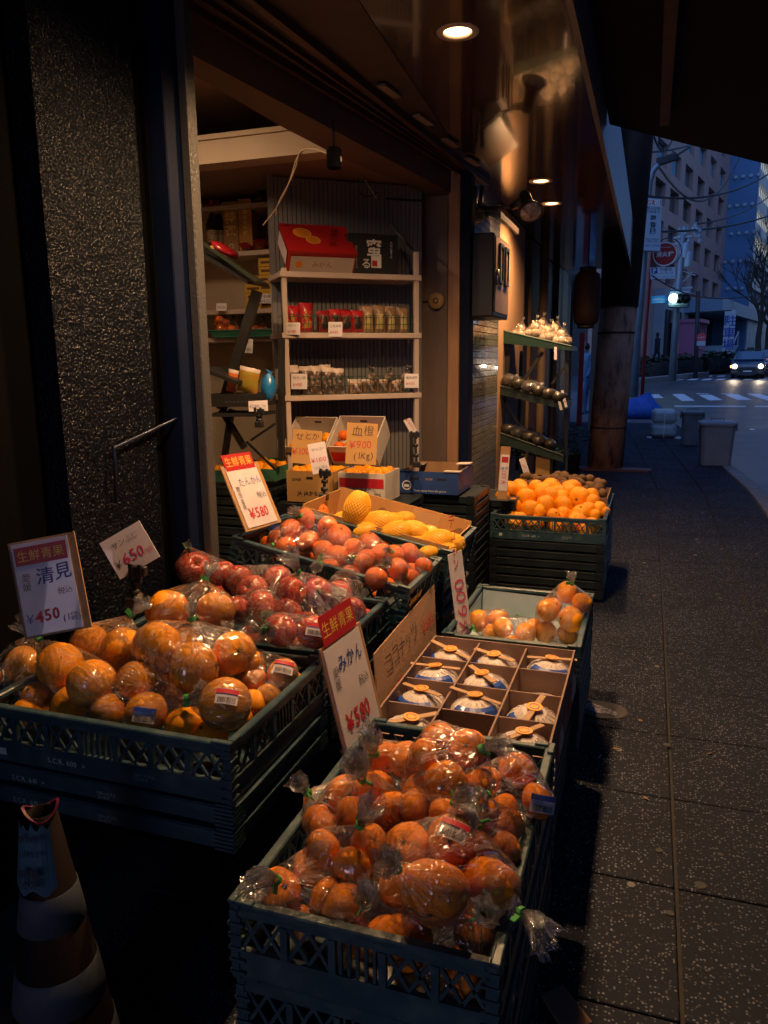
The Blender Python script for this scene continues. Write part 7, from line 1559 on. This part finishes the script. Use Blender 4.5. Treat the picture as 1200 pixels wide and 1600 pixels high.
p = onF(1123,537,.5); s = MB(); s.box(p.x-1.3,p.x+1.3,.3,.5,p.z-.1,p.z+.15); s.build('strip_lamp', mat('entrance_glow',(1,.9,.7),.5,emit=(1,.8,.55),estr=1.6), bb)
p = onF(1063,574,-1.2); pb = thing('pink_booth', 'small pink kiosk booth in front of the brown building', 'kiosk', FM_@Vector((p.x,-1.6,0))); pb.rotation_euler = (0,0,hdg); pb.location.z = gz(pb.location.y)-.1
Mpk = mat('pink_paint',(0.42,0.12,0.22),.5); s = MB(); s.box(-1.2,1.2,-.8,.8,0,1.1); s.build('base', Mpk, pb); s = MB(); s.box(-1.3,1.3,-.9,.9,2.5,2.7); s.build('roof', Mpk, pb)
for x in (-1.15,-.4,.4,1.15): s = MB(); s.box(x-.05,x+.05,-.78,.78,1.1,2.5); s.build('mullion', Mpk, pb)
s = MB(); s.box(-1.1,1.1,-.7,.7,1.1,2.49); s.build('glazing', M_glass, pb)
p = onF(1100,560,-1); st_ = thing('entrance_stair', 'outdoor stair with a pale handrail by the dark entrance', 'stairs', FM_@Vector((p.x-2.5,-2.2,0))); st_.rotation_euler = (0,0,hdg); st_.location.z = gz(st_.location.y)
for k in range(6): s = MB(); s.box(k*.35,k*.35+.4,-1,1,k*.16,k*.16+.16); s.build('step', M_whb, st_)
s = MB(); s.tube([(0,-1,.9),(2.2,-1,1.9)],.05,6); s.tube([(0,-1,.0),(0,-1,.9)],.04,6); s.tube([(2.2,-1,.8),(2.2,-1,1.9)],.04,6); s.build('handrail', M_whb, st_)
# tall blue-walled block with ribbon windows
tb = thing('ribbon_window_building', 'pale tall block with lit ribbon windows and a blank blue side wall', 'building'); tb.matrix_world = FM_
# its blank side wall starts at the end of the brown facade and steps out toward the street
P1 = FM_ @ Vector((uE+.02,0,0)); 
best = None
for k in range(1,400):
    dpt = k*.1; p = FM_ @ Vector((uE+.02,-dpt,0)); v = p-CP; pxx = 600+F_PX*(Vector((v.x,v.y,12)).dot(RT))/(Vector((v.x,v.y,12)).dot(FW))
    if pxx > 1179: best = dpt; break
dpt = best or 8
M_blw = mat('blue_grey_render', (0.09,0.19,0.34), .7, c2=(0.075,0.16,0.3), nscale=.6)
s = MB(); s.box(uE+.02,uE+.6,-dpt,12,zg,60); s.build('side_wall', M_blw, tb)
q = MB(); q.lathe([(0,0),(.16,0),(.14,.12),(0,.14)],10,M=Matrix.Rotation(-HP,4,'Y')); btm = q.mesh('wall_anchor', M_whb)
for iz in range(12):
    for iy in range(4): ob('wall_anchor', btm, tb, (uE-.0,-dpt*(.08+.27*iy)-(.3 if iz%2 else 0),5+iz*dzr*1.02))
M_pt = mat('pale_tile_facade', (0.50,0.55,0.60), .5, c2=(0.29,0.33,0.37), nscale=1.5)
M_lit = mat('lit_office_blind', (0.6,0.6,0.5), .5, emit=(0.95,0.93,0.78), estr=0.42)
fy = -dpt-.05; Lb = 30.0
def onT(px_, py_): return FMi @ WP(px_, py_, O-fnv*fy, fnv)
zz_ = [onT(1190,y).z for y in (300,345,388)]; dz2 = (zz_[0]-zz_[2])/2; wh2 = dz2*.5
lows = zz_[0]+dz2*3; bands = [lows-dz2*k for k in range(0,12) if lows-dz2*k > gz_+5]
lo = zg
for z in sorted(bands)+[None]:
    hi = z-wh2/2 if z is not None else 60
    s = MB(); s.box(uE+.61,uE+Lb,fy,fy+.4,lo,hi); s.build('spandrel_band', M_pt, tb); lo = z+wh2/2 if z is not None else 0
s = MB(); s.box(uE+.61,uE+Lb,fy+.45,12,zg,60); s.build('core', M_black, tb)
for b__, z in enumerate(sorted(bands)):
    lit = z > zz_[2]-dz2*.5
    s = MB(); n_ = 26; w_ = (Lb-1.6)/n_
    for i in range(n_): s.box(uE+1.2+i*w_+.06,uE+1.2+(i+1)*w_-.06,fy+.25,fy+.3,z-wh2/2,z+wh2/2)
    f = s.build('window_band', M_lit if lit else M_glass, tb)
    s = MB(); s.box(uE+.61,uE+1.2,fy+.001,fy+.4,z-wh2/2,z+wh2/2); s.build('pier', M_pt, tb)
    s = MB()
    for i in range(n_+1): s.box(uE+1.2+i*w_-.06,uE+1.2+i*w_+.06,fy+.15,fy+.34,z-wh2/2,z+wh2/2)
    s.build('mullions', M_whb, f)
# more dim blocks to the right of the street and behind, where the view opens to the side
for (x0,x1,y0,y1,h_,lab) in ((24,60,62,110,32,'grey slab block closing the far right of the junction'),(12,40,-14,34,26,'dark office block on the right side of the street'),(-60,-14,30,75,24,'dim block left of the junction behind the shops')):
    t = thing('office_block', lab, 'building', (0,0,0)); s = MB(); s.box(x0,x1,y0,y1,-1,h_); s.build('wall', mat('dim_concrete',(0.16,0.16,0.17),.7,c2=(0.2,0.2,0.21),nscale=.5), t)
    q = MB(); q.box(-.7,.7,-.04,.04,-.9,.9); wme_ = q.mesh('window', M_glass)
    for iz in range(int(h_/3.4)-1):
        for k in range(8):
            if x0 > 0: ob('window', wme_, t, (x0-.02,y0+(y1-y0)*(k+.5)/8,4+iz*3.4),(0,0,HP))
            ob('window', wme_, t, (x0+(x1-x0)*(k+.5)/8,y0-.02,4+iz*3.4))
for (x0,x1,y0,y1,h_,lab) in ((-12,-.6,-16,-9,14,'dark arcade building behind the viewpoint with a lit shop window'),(9,22,-60,-16,20,'grey block far behind the viewpoint on the street side')):  # unseen blocks shaped to shut out sky and leave a slot of it
    t = thing('office_block', lab, 'building', (0,0,0)); s = MB(); s.box(x0,x1,y0,y1,-1,h_); s.build('wall', MATS['dim_concrete'], t)  # both of these are unseen added blocks that shut out sky
    if y1 == -9:
        Mlw = mat('lit_shop_window', (1,.9,.95), .5, emit=(1.0,0.74,0.92), estr=2.6)  # unseen glowing panes added for pinkish fill and reflections
        for k in range(5): q = MB(); q.box(-5.6+k*.95,-4.75+k*.95,-8.99,-8.96,.7,2.5); q.build('shop_window', Mlw, t)
        q = MB(); q.box(-5.7,-.7,-8.99,-8.93,.55,.68); q.box(-5.7,-.7,-8.99,-8.93,2.52,2.65); q.build('window_surround', M_steel, t)
# hedge strips and far kerb
Mhg = mat('hedge_leaf', (0.02,0.035,0.015), .7, c2=(0.05,0.07,0.02), nscale=3, rnd=.2)
def hedge(label, p0, p1, h_, n_, w_=1.0):
    a, b_ = G(*p0), G(*p1); s = MB(); rr_ = random.Random(int(p0[0]))
    for i in range(n_):
        t_ = rr_.random(); p = a.lerp(b_,t_)+Vector((rr_.gauss(0,.12),rr_.uniform(0,w_),rr_.random()*h_*(.8+.35*noise.noise(Vector((t_*14,0,0)))))); an = rr_.uniform(0,6.28); u = Vector((math.cos(an),math.sin(an),rr_.uniform(-.6,.6)))*.11; v = Vector((-math.sin(an),math.cos(an),rr_.uniform(-.4,.6)))*.06
        s.add([p-u,p+v,p+u,p-v],[(0,1,2,3)])
    t = thing('hedge', label, 'hedge'); s.build('foliage', Mhg, t); s = MB(); s.bar(a+Vector((0,w_/2,h_*.32)),b_+Vector((0,w_/2,h_*.32)),w_*.8,h_*.6); s.build('branch_mass', M_black, t)
hedge('low dark clipped hedge across the crossing at the left', (1000,590), (1086,583), 1.0, 2600)
hedge('dark hedge to the right of the thin sign pole', (1096,582), (1146,579), 1.1, 1800)
a, b_ = G(990,595), G(1100,584)
s = MB(); s.bar(a+Vector((0,0,-.03)), b_+Vector((0,0,-.03)), .5,.2); struct('far_kerb', s, M_kerb)
s = MB(); q = [G(990,594),G(1100,583),G(1160,575),G(1160,575)+Vector((0,30,0)),G(990,594)+Vector((0,40,0))]; s.add([(p.x,p.y,gz(p.y)+.02) for p in q],[(0,1,2,3,4)]); struct('far_pavement', s, MATS['worn_pavement'])
# utility wires
Mw = M_black
for i, (p0, p1, sag) in enumerate((((1000,305,22),(1215,262,40),.5),((1000,238,22),(1075,228,30),.05),((1030,262,22),(1160,235,40),1.4),((1000,362,26),(1220,330,50),.3),((1090,350,28),(1210,300,50),.3),((1018,430,24),(1090,462,28),.1),((1080,462,28),(1210,448,50),.3),((1022,213,22),(1052,214,24),.35))):
    a = W(p0[0],p0[1],y=p0[2]); b_ = W(p1[0],p1[1],y=p1[2]); pts = [a.lerp(b_,k/14)-Vector((0,0,sag*4*(k/14)*(1-k/14))) for k in range(15)]
    s = MB(); s.tube(pts, (.035,.03,.03,.045,.03,.02,.03,.025)[i], 5); tag(s.build('overhead_wire', Mw), ('thick overhead wire crossing the brown building from pole to tower','short wire at the top left of the brown building','sagging wire below the street lamp head','lower overhead wire crossing to the lit block','wire running right from the transformers','thin slack wire above the traffic signal','wire running right from the thin pole top','small wire loop above the street lamp')[i], 'wire')
# bare trees at the right
Mtrunk = mat('dark_bark',(0.04,0.03,0.025),.8)
def tree(label, base, h_, seed, spread):
    rr_ = random.Random(seed); t = thing('bare_tree', label, 'tree', base); tr = MB(); cr = MB()
    def br(mb, p, d, L, r, dep):
        q = p+d*L; mb.tube([p, (p+q)/2+Vector((rr_.uniform(-.05,.05),0,rr_.uniform(-.05,.05)))*L, q],[r,r*.8,r*.6],5,cap=False)
        if dep == 0: return
        for k in range(3 if dep > 1 else 4):
            nd = (d+Vector((rr_.uniform(-1,1)*spread,rr_.uniform(-1,1)*spread,rr_.uniform(-.1,.7)))).normalized(); br(cr, p.lerp(q,rr_.uniform(.55,1)), nd, L*rr_.uniform(.6,.8), r*.55, dep-1)
    br(tr, Vector(), Vector((0,0,1)), h_*.32, h_*.022, 5); tr.build('trunk', Mtrunk, t); cr.build('crown', Mtrunk, t)
tb_ = G(1166,582); tree('bare dark street tree left of the car', Vector((tb_.x+1.5,tb_.y+9,gz(tb_.y+9))), 9, 3, .8)
tb_ = G(1196,580); tree('bare dark street tree at the right edge', Vector((tb_.x+.6,tb_.y+4,gz(tb_.y+4))), 9, 5, .8)
tb_ = G(1180,580); tree('bare tree farther up the street', Vector((tb_.x+3,tb_.y+20,gz(tb_.y+20))), 10, 8, .8)
p = G(1147,584); t = thing('blue_banner_sign','narrow vertical pale blue banner sign beside the car','sign', (p.x,p.y+4,gz(p.y+4))); s = MB(); s.box(-.25,.25,0,.08,.6,2.9); s.build('banner', Mplate, t); text('駐車場', M_blueink, t, (0,-.01,1.8), (HP,0,0), h=1.7, vert=True, bold=.02); s = MB(); s.tube([(0,.04,0),(0,.04,.6)],.06,8); s.build('post', M_black, t)
# ---- car (taxi) facing us with its headlights on
def car(label, px_, py_, rz_, lights_=True):
    p = G(px_, py_); t = thing('parked_car' if not lights_ else 'oncoming_car', label, 'car', (p.x,p.y,rz(p.y)+.005), (0,0,rz_), None, (.8,.8,.8))
    Mb = mat('dark_blue_car_paint',(0.015,0.03,0.06),.25,coat=.8); body = MB()
    prof = [(0,.28),(0,.62),(.12,.80),(1.05,.95),(1.75,1.46),(3.3,1.50),(4.1,1.0),(4.5,.92),(4.55,.35),(4.4,.25)]
    n = len(prof); vs = []; ws = [.78,.84,.84,.84,.66,.66,.78,.8,.82,.78]
    for sg in (-1,1):
        for (y_, z_), w_ in zip(prof, ws): vs.append((sg*w_, y_, z_))
    fs = [tuple(range(n)), tuple(reversed(range(n,2*n)))]+[(i,n+i,n+(i+1)%n,(i+1)%n) for i in range(n)]
    body.add(vs, fs); fixn(body.build('body', Mb, t, bevel=.05))
    s = MB(); s.add([(-.76,1.10,1.0),(.76,1.10,1.0),(.62,1.70,1.43),(-.62,1.70,1.43)],[(0,1,2,3)]); o = s.build('windscreen', mat('windscreen_glass',(0.03,0.08,0.13),.08,spec=.9,coat=.6), t); o.location = (0,-.03,.02)
    s = MB(); s.box(-.45,.45,-.03,.0,.45,.62,ch=.005); s.build('grille', M_blackp, t); s = MB(); s.box(-.2,.2,-.04,-.005,.34,.44); s.build('number_plate', M_whiteink, t)
    s = MB(); s.box(-.82,.82,-.05,.05,.25,.38,ch=.01); s.build('bumper', M_blackp, t)
    s = MB(); s.box(-.55,.55,1.9,2.9,1.5,1.54); s.box(-.18,.18,2.2,2.4,1.53,1.65); s.build('roof_rack', M_blackp, t)
    for sg in (-1,1):
        s = MB(); s.lathe([(0,-.03),(.10,-.02),(.12,.02),(.1,.05),(0,.06)],16,M=Matrix.Translation((sg*.62,.0,.66))@Matrix.Rotation(HP,4,'X')); s.build('headlight', mat('headlight_glow',(1,.85,.6),.3,emit=(1,.78,.5),estr=6), t)
        s = MB(); s.box(sg*.80,sg*.93,1.2,1.3,.95,1.08,ch=.01); s.build('mirror', Mb, t)
        for y_ in (.85,3.6):
            w_ = ob('wheel', None, t, (sg*.72,y_,.31),(0,HP,0)); s = MB(); s.lathe([(0.17,-.1),(.3,-.1),(.31,-.08),(.31,.08),(.3,.1),(.17,.1)],20); s.build('tyre', M_blackp, w_); s = MB(); s.lathe([(0,-.09),(.17,-.09),(.17,.09),(0,.09)],16); s.build('rim', M_chrome, w_)
        if lights_:
            l = bpy.data.lights.new('headlight_beam','SPOT'); l.energy = 20; l.color = (1,.80,.55); l.spot_size = R(70); l.spot_blend = .9; l.shadow_soft_size = .08
            o = bpy.data.objects.new('light_source', l); COL.objects.link(o); o.parent = t; o.location = (sg*.62,-.12,.66); o.rotation_euler = (R(82),0,R(180))
    s = MB(); s.box(-.83,-.70,-.02,.03,.60,.70); s.build('indicator', mat('amber_glow',(1,.4,.05),.4,emit=(1,.35,.05),estr=8), t)
    return t
car('dark car coming toward us with both headlights on', 1167, 588, R(-8))
car('second car behind at the right edge with its headlights on', 1204, 583, R(-10))
# far person by the hedge (back view, dark coat) and passers-by beyond the column
def person(label, base, h_, coat_, rz_=0.0, stride=.12, trousers=(0.015,0.015,0.02)):
    t = thing('person', label, 'person', base, (0,0,rz_)); k = h_/1.7
    me = bpy.data.meshes.new('body'); V = [(0,0,.95),(0,0,1.15),(0,0,1.38),(0,.01,1.48),(0,.02,1.58),(.17,0,1.40),(.23,.02,1.14),(.22,-.08,.90),(-.17,0,1.40),(-.23,-.02,1.14),(-.22,.08,.90),(.10,0,.90),(.11,-stride,.50),(.11,-stride*.6,.07),(.11,-stride*.6-.14,.03),(-.10,0,.90),(-.11,stride,.50),(-.11,stride*1.5,.07),(-.11,stride*1.5-.14,.03),(0,-.01,1.66)]
    E_ = [(0,1),(1,2),(2,3),(3,4),(4,19),(2,5),(5,6),(6,7),(2,8),(8,9),(9,10),(0,11),(11,12),(12,13),(13,14),(0,15),(15,16),(16,17),(17,18)]
    RR = [.15,.15,.16,.06,.09,.075,.055,.04,.075,.055,.04,.10,.075,.055,.045,.10,.075,.055,.045,.085]
    me.from_pydata([tuple(Vector(v)*k) for v in V], E_, []); o = bpy.data.objects.new('body', me); COL.objects.link(o); o.parent = t
    md = o.modifiers.new('skin','SKIN'); 
    for i, v in enumerate(me.skin_vertices[0].data if me.skin_vertices else []): v.radius = (RR[i]*k,)*2
    if not me.skin_vertices:
        bm = bmesh.new(); bm.from_mesh(me); ly = bm.verts.layers.skin.verify(); bm.verts.ensure_lookup_table()
        for i, v in enumerate(bm.verts): v[ly].radius = (RR[i]*k,)*2; v[ly].use_root = (i == 0)
        bm.to_mesh(me); bm.free()
    o.modifiers.new('sub','SUBSURF').levels = 1; me.materials.append(mat('coat_%d' % int(coat_[0]*1000), coat_, .8))
    s = MB(); s.lathe([(.14,.62),(.19,.66),(.2,.9),(.19,1.2),(.2,1.38),(.1,1.46)],14,fn=lambda p: Vector((p.x*1.1,p.y*.75,p.z))*k); s.build('coat', mat('coat_%d' % int(coat_[0]*1000), coat_, .8), t, True)
    s = MB(); s.lathe([(.0,-.06),(.085,-.03),(.1,.03),(.07,.1),(0,.12)],14,M=Matrix.Translation((0,.02*k,1.62*k))); s.build('hair', M_black, t, True); return t
p = G(1026,583); person('distant person in a dark coat walking behind the far hedge', (p.x,p.y+6,gz(p.y+6)+.15), 1.7, (0.012,0.012,0.018), HP)
p = W(914,600,y=19); person('passer-by in a light blue top beyond the rusty column', (p.x,19,gz(19)), 1.62, (0.14,0.26,0.4), 2.2)
# red shop front pieces glimpsed between lantern and column
p0, p1 = W(906,520,y=16.5), W(911,600,y=16.5); s = MB(); s.box(p0.x,p1.x,16.5,16.6,gz(16.5),p0.z); tag(s.build('red_post', mat('vermilion_paint',(0.5,0.03,0.04),.5)),'vermilion post glimpsed left of the column','post')
p0, p1 = W(925,520,y=15), W(934,600,y=15); s = MB(); s.box(p0.x,p1.x,15,15.05,gz(15)+.1,2.9); tag(s.build('standing_board', mat('pale_board',(0.35,0.25,0.18),.6)),'pale upright board beside the column','board')

# ================================================================ NEAR FLOOR THINGS
# striped traffic cone with a torn poster at the lower left
p = W(92,1480,z=.28); cpz = Vector((W(75,1300,y=1.15).x+.018,1.12,0))
t = thing('traffic_cone', 'dark traffic cone with white bands and a torn notice round its tip', 'cone', cpz)
Hc = W(70,1262,y=1.12).z-.01; Mcone = mat('dark_red_cone', (0.005,0.0015,0.0025), .8, spec=.15); Mband = mat('grey_white_band', (0.032,0.045,0.065), .7, c2=(0.006,0.008,0.01), nscale=9, mixlo=.6, mixhi=.72, detail=8)  # deep shade on the cone is put into body and band colours
def cr_(z): return .030+(.125-.030)*(1-z/Hc)
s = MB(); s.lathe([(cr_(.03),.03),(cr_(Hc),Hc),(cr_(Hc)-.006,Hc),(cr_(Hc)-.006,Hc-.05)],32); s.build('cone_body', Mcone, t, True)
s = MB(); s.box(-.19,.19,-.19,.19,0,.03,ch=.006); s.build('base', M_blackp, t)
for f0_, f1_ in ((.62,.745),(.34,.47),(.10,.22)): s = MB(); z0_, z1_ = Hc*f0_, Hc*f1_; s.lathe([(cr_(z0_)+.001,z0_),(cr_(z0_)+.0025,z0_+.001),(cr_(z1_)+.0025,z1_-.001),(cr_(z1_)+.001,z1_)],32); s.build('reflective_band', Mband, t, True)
s = MB()
z0_, z1_ = Hc*.77, Hc*1.0; n = 14
for i in range(n):
    a0, a1 = -2.4+1.9*i/n, -2.4+1.9*(i+1)/n; r0q, r1q = cr_(z0_)+.006, cr_(z1_)+.012; zz1 = z1_-.02*abs(math.sin(i*.9)); s.add([(r0q*math.cos(a0),r0q*math.sin(a0),z0_+.008*math.sin(i)),(r0q*math.cos(a1),r0q*math.sin(a1),z0_+.008*math.sin(i+1)),(r1q*math.cos(a1),r1q*math.sin(a1),zz1),(r1q*math.cos(a0),r1q*math.sin(a0),z1_-.02*abs(math.sin((i-1)*.9)))],[(0,1,2,3)],0)
o = s.build('torn_notice', mat('blue_notice_paper',(0.04,0.11,0.15),.6), t)
d = Vector((math.cos(-1.35),math.sin(-1.35),0)); zt = Vector((-d.y,d.x,0)); 
for st_r, zf, hh in (('第20回',.955,.016),('生誕新党会',.905,.02),('開催\n決定',.83,.04)):
    rr = cr_(Hc*zf)+.018; te = text(st_r, M_blackink, t, (d.x*rr,d.y*rr,Hc*zf), (HP,0,math.atan2(zt.y,zt.x)), w=.044, bold=.02)
s = MB(); s.lathe([(.028,Hc-.012),(.034,Hc),(.036,Hc+.006),(.030,Hc+.004)],24,fn=lambda p: p+Vector((0,0,.012*math.sin(2*math.atan2(p.y,p.x))))); s.build('tip_collar', mat('magenta_tape',(0.10,0.008,0.035),.5), t)
p0, p1, p2, p3 = [W(*q,z=.004) for q in ((845,1556),(880,1541),(925,1598),(885,1622))]
s = MB(); s.add([p0,p1,p2,p3]+[p+Vector((0,0,.004)) for p in (p0,p1,p2,p3)],[(0,1,2,3),(7,6,5,4),(0,4,5,1),(1,5,6,2),(2,6,7,3),(3,7,4,0)]); tag(fixn(s.build('cardboard_scrap', M_cardd)),'flat scrap of cardboard on the paving at the bottom edge','cardboard')
p = W(936,1183,z=.003); s = MB(); s.add([(-.006,-.012,0),(.004,-.010,.004),(.010,.012,.006),(.002,.014,.001)],[(0,1,2,3)]); tag(s.build('paper_scrap', M_whiteink, loc=p),'tiny white paper scrap on the paving','litter')
# manhole style drain mark
p = W(940,1108,z=.0035); t = thing('pavement_cover','worn oval metal cover set in the paving beside the coconut crates','cover',p); s = MB(); s.lathe([(0,.0),(.11,.0),(.115,-.002)],30,fn=lambda p: Vector((p.x,p.y*.8,p.z))); s.build('cover_plate', mat('worn_cover',(0.02,0.018,0.018),.7,c2=(0.04,0.034,0.03),nscale=14), t)
s = MB(); s.add([(-.12,.02,.002),(-.02,-.045,.002),(.065,-.05,.002),(.07,-.02,.002),(.0,.03,.002),(-.06,.05,.002)],[(0,1,2,3,4,5)]); s.build('metal_mark', mat('dull_metal_mark',(0.22,0.2,0.19),.4,metal=.5,c2=(0.05,0.05,0.05),nscale=60,mixlo=.48,mixhi=.52), t)

# grit, gum spots and a few dry leaves on the paving
s = MB(); rr_ = random.Random(77)
for i in range(90):
    x, y = rr_.uniform(-.15,1.1), rr_.uniform(1.5,9.5); q = rr_.uniform(.006,.02); n_ = 7; s.add([(x+q*(.8+.4*rr_.random())*math.cos(k*6.283/n_),y+q*(.8+.4*rr_.random())*math.sin(k*6.283/n_),.0022) for k in range(n_)],[tuple(range(n_))],0 if rr_.random() < .7 else 1)
for i in range(26):
    x, y = rr_.uniform(-.2,1.15), rr_.uniform(1.6,9.0); a = rr_.uniform(0,6.28); u = Vector((math.cos(a),math.sin(a),.1))*.016; v = Vector((-math.sin(a),math.cos(a),.25))*.008; p = Vector((x,y,.006)); s.add([p-u,p-v*.9,p+u,p+v],[(0,1,2,3)],2)
o = s.build('pavement_litter', [mat('gum_spot',(0.05,0.05,0.055),.9), mat('pale_gum_spot',(0.14,0.14,0.15),.9), mat('dry_leaf',(0.16,0.09,0.04),.8)]); tag(o, 'gum spots and dry leaf bits scattered on the paving', kind='stuff')
